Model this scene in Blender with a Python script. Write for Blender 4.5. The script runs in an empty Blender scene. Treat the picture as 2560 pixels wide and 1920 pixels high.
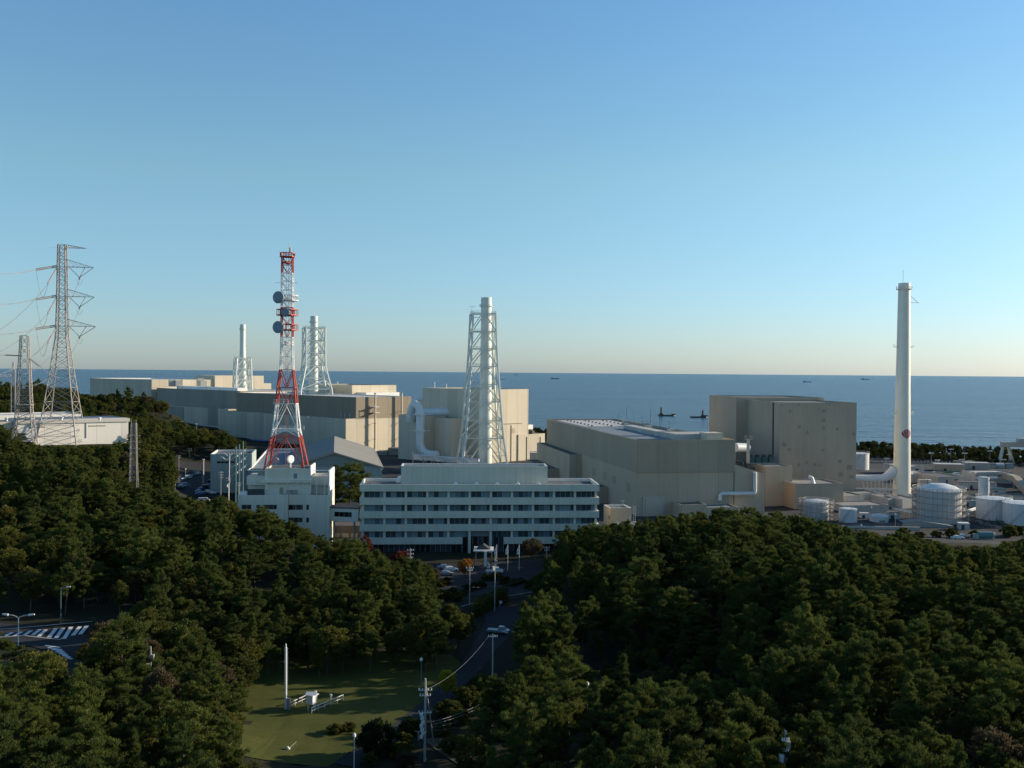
import bpy, math, random
import numpy as np
from mathutils import Vector, Matrix
rnd = random.Random(7)
sc = bpy.context.scene
COL = sc.collection
R_ = math.radians
# ------------------------------------------------------------------ camera model (photo is 2560 x 1920)
HC, FPX = 57.5, 2489.0
PIT = math.atan(32 / FPX); ROLL = math.atan(.0079)
FW = Vector((0, math.cos(PIT), -math.sin(PIT))); _u = Vector((0, math.sin(PIT), math.cos(PIT))); _r = Vector((1, 0, 0))
CR = _r * math.cos(ROLL) + _u * math.sin(ROLL); CU = _u * math.cos(ROLL) - _r * math.sin(ROLL)
def ray(px, py): return FW + CR * ((px - 1280) / FPX) + CU * ((960 - py) / FPX)
def atz(px, py, z):
    d = ray(px, py); t = (z - HC) / d.z
    return Vector((d.x * t, d.y * t, z))
def atd(px, py, dist):
    d = ray(px, py); t = dist / d.y
    return Vector((d.x * t, dist, HC + d.z * t))
def proj(p):
    q = Vector((p[0], p[1], p[2] - HC)); f = q.dot(FW)
    return 1280 + FPX * q.dot(CR) / f, 960 - FPX * q.dot(CU) / f
def azv(a): return Vector((math.sin(R_(a)), math.cos(R_(a)), 0))
def along(C, az, px, py):
    """distance from C along azimuth az at which the photo column px is met"""
    d = ray(px, py); k = d.x / d.y; v = azv(az)
    return (k * C.y - C.x) / (v.x - k * v.y)
def rect(C, az, pxA, pxB, py=1000, lenA=None, lenB=None):
    """footprint: front corner C, left face along az, right face along az+90"""
    a = lenA if lenA is not None else along(C, az, pxA, py)
    b = lenB if lenB is not None else along(C, az + 90, pxB, py)
    A = C + azv(az) * a; B = C + azv(az + 90) * b
    return [C, B, A + B - C, A]
# ------------------------------------------------------------------ objects
def tag(o, label=None, cat=None, group=None, kind=None):
    if label: o['label'] = label
    if cat: o['category'] = cat
    if group: o['group'] = group
    if kind: o['kind'] = kind
    return o
OFF = {}
def thing(name, label, cat, loc=(0, 0, 0), group=None):
    o = bpy.data.objects.new(name, None); COL.objects.link(o); o.empty_display_size = 1
    o.location = Vector(loc); OFF[o] = Vector(loc)
    return tag(o, label, cat, group)
def kids(o): return [c for c in ALLK.get(o, [])]
ALLK = {}
def link(o, parent=None):
    COL.objects.link(o)
    if parent is not None:
        o.parent = parent; ALLK.setdefault(parent, []).append(o)
    return o
def copy_tree(o, parent=None):
    c = o.copy(); link(c, parent)
    for k in kids(o): copy_tree(k, c)
    return c
class MB:
    def __init__(s): s.v = []; s.f = []; s.uv = []
    def face(s, pts, uv=None):
        n = len(s.v); s.v += [tuple(p) for p in pts]; s.f.append(list(range(n, n + len(pts))))
        s.uv.append(uv or [(0, 0)] * len(pts)); return s
    def wall(s, a, b, z0, z1, u0=0.):
        L = math.hypot(b[0] - a[0], b[1] - a[1])
        s.face([(a[0], a[1], z0), (b[0], b[1], z0), (b[0], b[1], z1), (a[0], a[1], z1)], [(u0, z0), (u0 + L, z0), (u0 + L, z1), (u0, z1)])
        return u0 + L
    def prism(s, pts, z0, z1, top=True, bot=False):
        pts = ccw(pts); u = 0.
        for i in range(len(pts)): u = s.wall(pts[i], pts[(i + 1) % len(pts)], z0, z1, u)
        if top: s.face([(p[0], p[1], z1) for p in pts], [(p[0], p[1]) for p in pts])
        if bot: s.face([(p[0], p[1], z0) for p in reversed(pts)])
        return s
    def box(s, c, sx, sy, z0, z1, rz=0., bot=True):
        ca, sa = math.cos(rz), math.sin(rz)
        pts = [(c[0] + x * ca - y * sa, c[1] + x * sa + y * ca) for x, y in ((-sx / 2, -sy / 2), (sx / 2, -sy / 2), (sx / 2, sy / 2), (-sx / 2, sy / 2))]
        return s.prism(pts, z0, z1, True, bot)
    def bar(s, a, b, r, n=4, r2=None, caps=True):
        a = Vector(a); b = Vector(b); d = b - a
        if d.length < 1e-6: return s
        r2 = r if r2 is None else r2
        d.normalize(); x = d.cross(Vector((0, 0, 1)))
        if x.length < .05: x = d.cross(Vector((0, 1, 0)))
        x.normalize(); y = d.cross(x); n0 = len(s.v)
        for p, q in ((a, r), (b, r2)):
            for k in range(n):
                t = 2 * math.pi * (k + .5) / n
                s.v.append(tuple(p + x * math.cos(t) * q + y * math.sin(t) * q))
        for k in range(n):
            m = (k + 1) % n
            s.f.append([n0 + k, n0 + n + k, n0 + n + m, n0 + m]); s.uv.append([(0, 0)] * 4)
        if caps:
            s.f.append([n0 + k for k in range(n)]); s.uv.append([(0, 0)] * n)
            s.f.append([n0 + n + k for k in reversed(range(n))]); s.uv.append([(0, 0)] * n)
        return s
    def cyl(s, c, z0, z1, r0, r1=None, n=24, cap=True):
        r1 = r0 if r1 is None else r1
        P = [(math.cos(2 * math.pi * k / n), math.sin(2 * math.pi * k / n)) for k in range(n)]
        for k in range(n):
            p, q = P[k], P[(k + 1) % n]; u0, u1 = 2 * math.pi * r0 * k / n, 2 * math.pi * r0 * (k + 1) / n
            s.face([(c[0] + p[0] * r0, c[1] + p[1] * r0, z0), (c[0] + q[0] * r0, c[1] + q[1] * r0, z0), (c[0] + q[0] * r1, c[1] + q[1] * r1, z1), (c[0] + p[0] * r1, c[1] + p[1] * r1, z1)],
                   [(u0, z0), (u1, z0), (u1, z1), (u0, z1)])
        if cap: s.face([(c[0] + p[0] * r1, c[1] + p[1] * r1, z1) for p in P])
        return s
    def lathe(s, c, prof, n=24):
        for (r0, z0), (r1, z1) in zip(prof[:-1], prof[1:]):
            s.cyl(c, z0, z1, max(r0, 1e-3), max(r1, 1e-3), n, cap=False)
        return s
    def tube(s, pts, r, n=10):
        pts = [Vector(p) for p in pts]; rs = r if isinstance(r, (list, tuple)) else [r] * len(pts)
        n0 = len(s.v); x = None
        for i, p in enumerate(pts):
            d = (pts[min(i + 1, len(pts) - 1)] - pts[max(i - 1, 0)]).normalized()
            if x is None:
                x = d.cross(Vector((0, 0, 1)))
                if x.length < .05: x = d.cross(Vector((0, 1, 0)))
            x = (x - d * x.dot(d)).normalized(); y = d.cross(x)
            for k in range(n):
                t = 2 * math.pi * (k + .5) / n
                s.v.append(tuple(p + (x * math.cos(t) + y * math.sin(t)) * rs[i]))
        for i in range(len(pts) - 1):
            for k in range(n):
                m = (k + 1) % n; a = n0 + i * n
                s.f.append([a + k, a + n + k, a + n + m, a + m]); s.uv.append([(0, 0)] * 4)
        s.f.append([n0 + k for k in range(n)]); s.uv.append([(0, 0)] * n)
        e = n0 + (len(pts) - 1) * n
        s.f.append([e + k for k in reversed(range(n))]); s.uv.append([(0, 0)] * n)
        return s
    def build(s, name, mat, parent=None, smooth=False):
        me = bpy.data.meshes.new(name)
        off = OFF.get(parent, Vector((0, 0, 0))) if parent is not None else Vector((0, 0, 0))
        me.from_pydata([(v[0] - off.x, v[1] - off.y, v[2] - off.z) for v in s.v], [], s.f)
        uvl = me.uv_layers.new(name='uv')
        uvl.data.foreach_set('uv', np.array([c for f in s.uv for p in f for c in p], dtype=np.float32))
        if smooth:
            me.polygons.foreach_set('use_smooth', [True] * len(me.polygons))
            me.set_sharp_from_angle(angle=R_(40))
        me.materials.append(mat); me.update()
        o = bpy.data.objects.new(name, me); link(o, parent); OFF[o] = off
        return o
def ccw(pts):
    a = sum(pts[i][0] * pts[(i + 1) % len(pts)][1] - pts[(i + 1) % len(pts)][0] * pts[i][1] for i in range(len(pts)))
    return list(pts) if a > 0 else list(reversed(pts))
def inset(pts, t):
    pts = ccw(pts); out = []; n = len(pts)
    for i in range(n):
        p, c, q = (Vector((pts[j % n][0], pts[j % n][1])) for j in (i - 1, i, i + 1))
        d1 = (c - p).normalized(); d2 = (q - c).normalized()
        n1 = Vector((-d1.y, d1.x)); n2 = Vector((-d2.y, d2.x)); b = (n1 + n2); b /= max(.2, b.dot(n1))
        out.append((c.x + b.x * t, c.y + b.y * t))
    return out
def lerp(a, b, t): return a + (b - a) * t
# ------------------------------------------------------------------ materials
MATS = {}
def nodes(name):
    m = bpy.data.materials.new(name); m.use_nodes = True
    nt = m.node_tree; b = nt.nodes['Principled BSDF']
    return m, nt, b
def N(nt, t, **kw):
    n = nt.nodes.new(t)
    for k, v in kw.items():
        if k.startswith('i_'): n.inputs[k[2:].replace('_', ' ')].default_value = v
        else: setattr(n, k, v)
    return n
def mixc(nt, fac, a, b, blend='MIX'):
    n = nt.nodes.new('ShaderNodeMix'); n.data_type = 'RGBA'; n.blend_type = blend
    for sock, val in ((n.inputs[0], fac), (n.inputs[6], a), (n.inputs[7], b)):
        if hasattr(val, 'links') or hasattr(val, 'is_linked'): nt.links.new(val, sock)
        elif isinstance(val, (int, float)): sock.default_value = val
        else: sock.default_value = (*val[:3], 1)
    return n.outputs[2]
def math_(nt, op, a, b=None, clamp=False):
    n = nt.nodes.new('ShaderNodeMath'); n.operation = op; n.use_clamp = clamp
    for i, v in enumerate((a, b)):
        if v is None: continue
        if hasattr(v, 'is_linked'): nt.links.new(v, n.inputs[i])
        else: n.inputs[i].default_value = v
    return n.outputs[0]
def noise(nt, vec, scale, detail=3, rough=.55):
    n = N(nt, 'ShaderNodeTexNoise'); n.inputs['Scale'].default_value = scale
    n.inputs['Detail'].default_value = detail; n.inputs['Roughness'].default_value = rough
    nt.links.new(vec, n.inputs['Vector']); return n.outputs['Fac']
def ramp(nt, fac, lo, hi, a=0., b=1.):
    n = N(nt, 'ShaderNodeMapRange'); n.inputs[1].default_value = lo; n.inputs[2].default_value = hi
    n.inputs[3].default_value = a; n.inputs[4].default_value = b; nt.links.new(fac, n.inputs[0]); return n.outputs[0]
def mapping(nt, vec, scale):
    n = N(nt, 'ShaderNodeMapping'); n.inputs['Scale'].default_value = scale; nt.links.new(vec, n.inputs['Vector']); return n.outputs[0]
def paint(name, col, rough=.5, metal=0., var=.12, scale=.4, spec=.5):
    """painted or metal surface with a little mottling"""
    if name in MATS: return MATS[name]
    m, nt, b = nodes(name); tc = N(nt, 'ShaderNodeTexCoord')
    f = noise(nt, tc.outputs['Object'], scale, 5, .65)
    c = mixc(nt, ramp(nt, f, .3, .7), [x * (1 - var) for x in col], [min(1, x * (1 + var)) for x in col])
    nt.links.new(c, b.inputs['Base Color']); b.inputs['Roughness'].default_value = rough; b.inputs['Metallic'].default_value = metal
    b.inputs['Specular IOR Level'].default_value = spec
    MATS[name] = m; return m
def wallmat(name, col, seam=6., width=.18, stain=.18, hseam=0., rough=.85, panel=.07, dark=.72):
    """cladding or concrete: vertical seams, panel to panel tone, rain streaks (uv = metres)"""
    if name in MATS: return MATS[name]
    m, nt, b = nodes(name); uv = N(nt, 'ShaderNodeUVMap').outputs[0]
    sx = N(nt, 'ShaderNodeSeparateXYZ'); nt.links.new(uv, sx.inputs[0]); u, v = sx.outputs[0], sx.outputs[1]
    k = math_(nt, 'DIVIDE', u, seam); fl = math_(nt, 'FLOOR', k); fr = math_(nt, 'FRACT', k)
    line = math_(nt, 'LESS_THAN', fr, width / seam)
    cell = fl
    if hseam:
        kv = math_(nt, 'DIVIDE', v, hseam); lv = math_(nt, 'LESS_THAN', math_(nt, 'FRACT', kv), width / hseam)
        line = math_(nt, 'MAXIMUM', line, lv); cell = math_(nt, 'ADD', fl, math_(nt, 'MULTIPLY', math_(nt, 'FLOOR', kv), 37.))
    wn = N(nt, 'ShaderNodeTexWhiteNoise', noise_dimensions='1D'); nt.links.new(cell, wn.inputs['W'])
    pv = ramp(nt, wn.outputs['Value'], 0, 1, 1 - panel, 1 + panel)
    st = ramp(nt, noise(nt, mapping(nt, uv, (1.1, .06, 1)), 1., 4, .7), .45, .8, 0, stain)
    bl = ramp(nt, noise(nt, uv, .05, 4, .6), .35, .75, 0, stain * .8)
    val = math_(nt, 'MULTIPLY', pv, math_(nt, 'SUBTRACT', 1., math_(nt, 'ADD', st, bl)))
    val = math_(nt, 'MULTIPLY', val, math_(nt, 'SUBTRACT', 1., math_(nt, 'MULTIPLY', line, 1 - dark)))
    hs = N(nt, 'ShaderNodeVectorMath', operation='SCALE'); hs.inputs[0].default_value = col; nt.links.new(val, hs.inputs['Scale'])
    nt.links.new(hs.outputs[0], b.inputs['Base Color']); b.inputs['Roughness'].default_value = rough
    b.inputs['Specular IOR Level'].default_value = .25
    MATS[name] = m; return m
def ground_mat(name, cols, scale, rough=.95, fine=2.):
    if name in MATS: return MATS[name]
    m, nt, b = nodes(name); tc = N(nt, 'ShaderNodeTexCoord'); o = tc.outputs['Object']
    c = mixc(nt, ramp(nt, noise(nt, o, scale, 6, .65), .38, .62), cols[0], cols[1])
    c = mixc(nt, ramp(nt, noise(nt, o, fine, 4, .7), .4, .75, 0, .6), c, cols[2])
    nt.links.new(c, b.inputs['Base Color']); b.inputs['Roughness'].default_value = rough; b.inputs['Specular IOR Level'].default_value = .2
    bp = N(nt, 'ShaderNodeBump'); bp.inputs['Strength'].default_value = .4; bp.inputs['Distance'].default_value = .1
    nt.links.new(noise(nt, o, fine * 2, 4, .7), bp.inputs['Height']); nt.links.new(bp.outputs[0], b.inputs['Normal'])
    MATS[name] = m; return m
def leaf_mat(name, c0, c1, attr=False, transl=.32, span=1.):
    """needles/leaves: tone differs from tree to tree and clump to clump"""
    if name in MATS: return MATS[name]
    m, nt, b = nodes(name); tc = N(nt, 'ShaderNodeTexCoord')
    if attr:
        a = N(nt, 'ShaderNodeAttribute'); a.attribute_name = 'tint'; r = a.outputs['Fac']
    else: r = N(nt, 'ShaderNodeObjectInfo').outputs['Random']
    f = noise(nt, tc.outputs['Object'], .9, 3, .6)
    t = math_(nt, 'ADD', math_(nt, 'MULTIPLY', r, .65 * span), math_(nt, 'MULTIPLY', ramp(nt, f, .3, .7), .45), True)
    c = mixc(nt, t, c0, c1)
    nt.links.new(c, b.inputs['Base Color']); b.inputs['Roughness'].default_value = .85; b.inputs['Specular IOR Level'].default_value = .08
    tr = N(nt, 'ShaderNodeBsdfTranslucent'); nt.links.new(c, tr.inputs['Color'])
    mx = N(nt, 'ShaderNodeMixShader'); mx.inputs[0].default_value = transl
    nt.links.new(b.outputs[0], mx.inputs[1]); nt.links.new(tr.outputs[0], mx.inputs[2])
    nt.links.new(mx.outputs[0], nt.nodes['Material Output'].inputs['Surface'])
    MATS[name] = m; return m
def glass_mat(name, col, rough=.12):
    if name in MATS: return MATS[name]
    m, nt, b = nodes(name); uv = N(nt, 'ShaderNodeUVMap').outputs[0]
    sx = N(nt, 'ShaderNodeSeparateXYZ'); nt.links.new(uv, sx.inputs[0])
    cell = math_(nt, 'FLOOR', math_(nt, 'DIVIDE', sx.outputs[0], 1.62)); oi = N(nt, 'ShaderNodeObjectInfo')
    wn = N(nt, 'ShaderNodeTexWhiteNoise', noise_dimensions='2D'); cb = N(nt, 'ShaderNodeCombineXYZ')
    nt.links.new(cell, cb.inputs[0]); nt.links.new(oi.outputs['Random'], cb.inputs[1]); nt.links.new(cb.outputs[0], wn.inputs['Vector'])
    c = mixc(nt, ramp(nt, wn.outputs['Value'], .35, .75), [x * .25 for x in col], col)
    slat = math_(nt, 'LESS_THAN', math_(nt, 'FRACT', math_(nt, 'DIVIDE', sx.outputs[0], 1.62)), .06)
    c = mixc(nt, slat, c, (.3, .32, .33))
    nt.links.new(c, b.inputs['Base Color']); b.inputs['Roughness'].default_value = rough
    MATS[name] = m; return m
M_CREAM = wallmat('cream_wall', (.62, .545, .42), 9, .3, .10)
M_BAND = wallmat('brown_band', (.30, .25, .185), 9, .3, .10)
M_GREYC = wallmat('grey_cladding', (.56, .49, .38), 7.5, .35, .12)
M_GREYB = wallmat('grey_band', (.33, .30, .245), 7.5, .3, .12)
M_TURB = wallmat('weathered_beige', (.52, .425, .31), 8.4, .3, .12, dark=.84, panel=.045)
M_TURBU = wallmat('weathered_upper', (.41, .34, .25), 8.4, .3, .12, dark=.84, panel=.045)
M_REAC = wallmat('stained_concrete', (.46, .38, .285), 11, .2, .14, dark=.9, panel=.03)
M_CONC = wallmat('pale_concrete', (.52, .50, .45), 6, .15, .25)
M_WHITE = wallmat('white_wall', (.74, .69, .57), 6.6, .12, .12, dark=.8)
M_OFFICE = wallmat('office_panel', (.64, .63, .52), 3.3, .1, .13, dark=.82, panel=.04)
M_WARE = wallmat('warehouse_white', (.80, .76, .68), 12, .2, .08)
M_TEAL = wallmat('teal_grey', (.36, .41, .38), 5, .15, .15)
M_HALLR = wallmat('hall_roof', (.27, .26, .235), 2.4, .12, .1)
M_ROOF = ground_mat('roof_gravel', ((.30, .29, .27), (.22, .22, .21), (.38, .36, .33)), .12)
M_ROOFD = ground_mat('roof_dark', ((.13, .14, .15), (.09, .10, .11), (.18, .18, .18)), .15)
M_ROOFB = ground_mat('roof_blue', ((.20, .25, .29), (.16, .20, .24), (.25, .28, .30)), .15)
M_ROOFP = ground_mat('roof_pale', ((.52, .52, .50), (.45, .45, .44), (.58, .57, .54)), .12)
M_COPE = paint('white_coping', (.74, .72, .67), .7)
M_STACK = paint('pale_green_steel', (.66, .70, .645), .38, 0, .05, .2)
M_CHIM = paint('chimney_white', (.80, .76, .64), .32, 0, .05, .15)
M_STACKD = paint('stack_deck', (.34, .38, .35), .6)
M_GALV = paint('galvanised_steel', (.36, .32, .29), .6, .2)
M_RED = paint('red_paint', (.42, .055, .04), .6)
M_WPAINT = paint('white_paint', (.74, .74, .72), .5)
M_RADOME = paint('radome_grey', (.20, .25, .30), .6)
M_GLASS = glass_mat('office_glass', (.17, .24, .27))
M_GLASSD = glass_mat('dark_glass', (.05, .06, .065))
M_DARK = paint('dark_steel', (.05, .055, .055), .6)
M_GREEN = paint('green_machinery', (.06, .12, .10), .5)
M_BLUE = paint('blue_pipe', (.035, .11, .30), .5)
M_TANK = paint('tank_white', (.70, .71, .70), .45, 0, .07, .3)
M_POLE = paint('concrete_pole', (.40, .385, .35), .85)
M_TEALP = paint('teal_post', (.10, .20, .21), .6)
M_WIRE = paint('aluminium_wire', (.20, .20, .20), .6)
M_INS = paint('insulator', (.26, .24, .23), .4)
M_BARK = paint('pine_bark', (.085, .062, .045), .95, 0, .35, 2.)
M_TYRE = paint('tyre_rubber', (.02, .02, .02), .9)
# ================================================================== terrain
_cp = []
for px, py, D, th in [(1590,1296,255,11),(1700,1285,260,11),(1800,1272,262,11),(1900,1270,265,11),(1990,1287,265,11),(2130,1322,265,11),(2330,1352,270,10),
                      (2430,1372,275,9),(2560,1365,280,9),(200,1150,330,10),(0,1130,330,10),(-120,1120,330,10),(330,1205,310,10),(430,1230,300,10),(540,1243,285,10),
                      (640,1262,272,10),(720,1300,268,10),(800,1340,262,10),(950,1380,258,10),(1040,1400,256,9),(0,1062,420,10),(100,1108,420,9),(250,1108,430,9)]:
    p = atd(px, py, D); _cp.append((p.x, p.y, p.z - th))
_cp += [(15,130,5),(10,165,0),(30,180,-1),(62,180,7),(45,172,1),(25,172,-2),(75,192,9),(55,160,6),(70,205,9),(20,220,2),(30,260,4),(12,300,1),(50,290,6),(90,300,5),(150,310,3),(100,330,0),(60,330,0),(200,330,1),
        (20,100,5),(60,100,8),(120,110,9),(100,160,9),(140,200,9),(190,240,7),(240,280,3),(200,180,8),(160,270,8),(60,140,8),(90,220,9),(110,250,10),
        (-25,172,0),(-50,172,.5),(-40,190,0),(-30,150,0),(-60,200,1),(-20,147,0),(-15,172,0),(-8,196,0),(-3,219,0),(0,238,0),(-12,130,0),(5,260,0),(-20,290,0),(30,285,1),
        (0,290,0),(0,275,0),(-40,300,0),(-10,310,0),(20,310,0),(-50,315,0),(-75,315,1),(-92,318,3),
        (-60,120,8),(-80,120,10),(-40,120,3),(-45,140,3),(-75,150,6),(-100,150,8),(-60,95,8),(-30,95,3),(-10,100,1),(-100,193,4),(-85,195,4),(-115,200,4),(-80,205,3.5),
        (-105,210,4),(-130,205,4),(-60,195,2),(-70,185,3),(-120,240,8),(-90,240,6),(-60,240,5),(-40,235,3),(-25,240,1),(-100,345,6),(-60,330,1),(-80,345,2),
        (-125,400,3),(-122,362,5),(-132,422,2),(-150,440,2),(-140,470,1),(-120,420,1),(-110,380,1),(-160,500,1),(-155,540,1),(-168,520,1),(-200,489,20),(-230,480,20),(-215,505,20),(-200,510,20),(-260,450,21),
        (-160,400,20),(-147,395,18),(-180,400,20),(-250,400,21),(-196,400,21.5),(-330,700,36),(-270,690,31),(-240,680,27),(-380,700,36),(-300,620,28),(-250,600,22),(-210,600,14),
        (-190,600,12),(-165,600,11),(-145,560,3),(-145,640,4),(-215,660,9),(-200,700,4),(-190,760,2),(-240,800,4),(-260,840,5),(-170,680,2),(-290,870,6),(-185,650,4),(-316,887,8),(-224,810,2),(-108,690,0),(-300,800,14),(-262,760,7),(-180,740,2),(-130,680,0),
        (-300,950,8),(-250,950,3),(-360,980,14),(-500,600,30),(-500,800,30),(-600,1000,10),(-500,400,24),(-300,300,20),(-200,250,14),(-160,180,6),(-150,100,10),(250,100,9),
        (0,40,12),(-100,40,12),(100,40,12),(0,0,14),(300,200,8),(400,300,9)]
for y in range(365, 700, 60):
    for x in range(-80, int(.53 * y), 60): _cp.append((x, y, 0))
    _cp.append((.525 * y, y, 0)); _cp.append((.545 * y + 2, y, 1))
_cp += [(282, 417, 28), (294, 455, 29), (308, 495, 29), (325, 545, 26), (350, 600, 18), (390, 655, 9), (270, 375, 26), (255, 335, 18), (340, 420, 28), (360, 500, 28), (400, 560, 20), (320, 350, 22)]
for y in range(345, 700, 25): _cp += [(.53 * y, y, 0)] * 2
_cp = np.array(_cp, dtype=np.float64)
def coast(x): return 720 + (300 - x) * .6
GX0, GX1, GY0, GY1, GS = -720, 560, -60, 1260, 5
gx = np.arange(GX0, GX1 + 1, GS, dtype=np.float64); gy = np.arange(GY0, GY1 + 1, GS, dtype=np.float64)
_X, _Y = np.meshgrid(gx, gy)
_num = np.zeros_like(_X); _den = np.zeros_like(_X)
for x, y, z in _cp:
    w = 1. / ((_X - x) ** 2 + (_Y - y) ** 2 + 60.) ** 1.7
    _num += w * z; _den += w
_Z = _num / _den
_nz = (np.sin(_X * .13 + 1.3 * np.sin(_Y * .07)) * np.cos(_Y * .11 + .8 * np.sin(_X * .05))) * .35
_Z += _nz * np.clip((_Z - 1) / 4, 0, 1)
_inl = coast(_X) - _Y                                         # metres inland of the shoreline
_dune = np.exp(-((_inl - 28) / 16) ** 2) * 2.4
_Z = np.where(_inl < 140, _Z * np.clip((_inl - 40) / 100, 0, 1) + _dune * (_X > -420), _Z)
_Z = np.where(_inl < 14, np.minimum(_Z, -9 + 9.5 * np.clip((_inl + 14) / 28, 0, 1)), _Z)
def gz(x, y):
    fx = min(max((x - GX0) / GS, 0), len(gx) - 1.001); fy = min(max((y - GY0) / GS, 0), len(gy) - 1.001)
    i, j = int(fx), int(fy); u, v = fx - i, fy - j
    return (_Z[j, i] * (1 - u) + _Z[j, i + 1] * u) * (1 - v) + (_Z[j + 1, i] * (1 - u) + _Z[j + 1, i + 1] * u) * v
def gpt(x, y, dz=0.): return Vector((x, y, gz(x, y) + dz))
def onground(px, py, dz=0.):
    """where the sight line through a photo point meets the terrain"""
    d = ray(px, py); t = 60.
    while t < 1300:
        p = Vector((d.x * t, d.y * t, HC + d.z * t))
        if p.z <= gz(p.x, p.y): break
        t += .5
    return gpt(p.x, p.y, dz)
def npmesh(name, V, F, mat, parent=None, tint=None, smooth=False):
    """numpy quads/tris to a mesh object"""
    k = F.shape[1]; me = bpy.data.meshes.new(name)
    me.vertices.add(len(V)); me.vertices.foreach_set('co', V.astype(np.float32).ravel())
    me.loops.add(F.size); me.loops.foreach_set('vertex_index', F.astype(np.int32).ravel())
    me.polygons.add(len(F)); me.polygons.foreach_set('loop_start', np.arange(0, F.size, k, dtype=np.int32))
    if smooth: me.polygons.foreach_set('use_smooth', np.ones(len(F), dtype=bool))
    if tint is not None:
        a = me.attributes.new('tint', 'FLOAT', 'POINT'); a.data.foreach_set('value', tint.astype(np.float32))
    me.materials.append(mat); me.update(calc_edges=True); me.validate()
    o = bpy.data.objects.new(name, me); link(o, parent); OFF[o] = Vector((0, 0, 0)); return o
_nx, _ny = len(gx), len(gy)
_V = np.stack([_X, _Y, _Z], -1).reshape(-1, 3)
_I = (np.arange(_ny - 1)[:, None] * _nx + np.arange(_nx - 1)[None, :]).ravel()
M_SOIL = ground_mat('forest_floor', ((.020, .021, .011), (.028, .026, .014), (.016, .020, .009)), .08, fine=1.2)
M_YARD = ground_mat('plant_yard', ((.056, .058, .06), (.044, .046, .049), (.034, .035, .037)), .05, fine=.6)
gnd = npmesh('ground', _V, np.stack([_I, _I + 1, _I + 1 + _nx, _I + _nx], -1), M_SOIL, smooth=True)
tag(gnd, 'uneven wooded ground sloping from the hills down to the shore', 'ground', kind='structure')
def sheet(name, poly, step, dz, mat, label, cat, kind='structure'):
    """a ground covering draped on the terrain: grid cells clipped by a world polygon"""
    import bmesh
    bm = bmesh.new(); vs = [bm.verts.new((p[0], p[1], 0)) for p in ccw(poly)]; bm.faces.new(vs)
    xs = [p[0] for p in poly]; ys = [p[1] for p in poly]
    for ax, lo, hi in ((0, min(xs), max(xs)), (1, min(ys), max(ys))):
        t = math.floor(lo / step) * step + step
        while t < hi:
            co = [0, 0, 0]; co[ax] = t; no = [0, 0, 0]; no[ax] = 1
            bmesh.ops.bisect_plane(bm, geom=bm.verts[:] + bm.edges[:] + bm.faces[:], plane_co=co, plane_no=no); t += step
    bmesh.ops.triangulate(bm, faces=bm.faces[:])
    for v in bm.verts: v.co.z = gz(v.co.x, v.co.y) + dz
    me = bpy.data.meshes.new(name); bm.to_mesh(me); bm.free(); me.materials.append(mat)
    o = bpy.data.objects.new(name, me); link(o); OFF[o] = Vector((0, 0, 0))
    return tag(o, label, cat, kind=kind)
# sea
def sea_mat():
    m, nt, b = nodes('sea_water'); tc = N(nt, 'ShaderNodeTexCoord'); o = tc.outputs['Object']
    big = noise(nt, mapping(nt, o, (.0011, .0045, 1)), 1., 4, .6)
    c = mixc(nt, ramp(nt, big, .35, .65), (.006, .042, .092), (.020, .070, .128)); nt.links.new(c, b.inputs['Base Color'])
    b.inputs['Roughness'].default_value = .25; b.inputs['IOR'].default_value = 1.33; b.inputs['Specular IOR Level'].default_value = .36
    n1 = noise(nt, mapping(nt, o, (.05, .085, 1)), 1., 5, .62); n2 = noise(nt, mapping(nt, o, (.010, .022, 1)), 1., 4, .6)
    h = math_(nt, 'ADD', math_(nt, 'MULTIPLY', n1, 6.), math_(nt, 'MULTIPLY', n2, 9.))
    bp = N(nt, 'ShaderNodeBump'); bp.inputs['Strength'].default_value = 1.; bp.inputs['Distance'].default_value = 1.
    nt.links.new(h, bp.inputs['Height']); nt.links.new(bp.outputs[0], b.inputs['Normal'])
    return m
s = MB(); ys = [500, 1500, 4000, 12000, 45000]
for y0, y1 in zip(ys[:-1], ys[1:]):
    for k in range(-6, 6): s.face([(k * y1 / 5, y0, -6), ((k + 1) * y1 / 5, y0, -6), ((k + 1) * y1 / 5, y1, -6), (k * y1 / 5, y1, -6)])
o = s.build('sea', sea_mat()); tag(o, 'calm blue sea reaching the horizon', 'sea', kind='structure')
# ground coverings
W = lambda px, py, z=0: atz(px, py, z)
plant_yard = [(-75, 322), (36, 322), (75, 335), (130, 324), (330, 322), (470, 400), (470, 585), (330, 650), (40, 820), (-120, 860), (-200, 780), (-95, 640), (-110, 400)]
sheet('yard', plant_yard, 10, .06, M_YARD, 'grey paved yard around the power plant blocks', 'yard')
M_ASPH = ground_mat('asphalt', ((.036, .037, .040), (.027, .028, .031), (.055, .055, .055)), .25, fine=1.)
M_LAWN = ground_mat('lawn_grass', ((.062, .074, .012), (.088, .088, .018), (.040, .052, .010)), .16, fine=2.2)
def ribbon(pts, w):
    L, Rr = [], []
    for i, p in enumerate(pts):
        a = Vector(pts[max(i - 1, 0)][:2]); b = Vector(pts[min(i + 1, len(pts) - 1)][:2]); d = (b - a).normalized(); n = Vector((-d.y, d.x))
        ww = w[i] if isinstance(w, (list, tuple)) else w
        L.append((p[0] + n.x * ww / 2, p[1] + n.y * ww / 2)); Rr.append((p[0] - n.x * ww / 2, p[1] - n.y * ww / 2))
    return L + Rr[::-1]
cen = [W(860, 1920), W(985, 1840), W(1075, 1765), W(1160, 1690), W(1215, 1620), W(1262, 1560), W(1275, 1520)]
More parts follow.
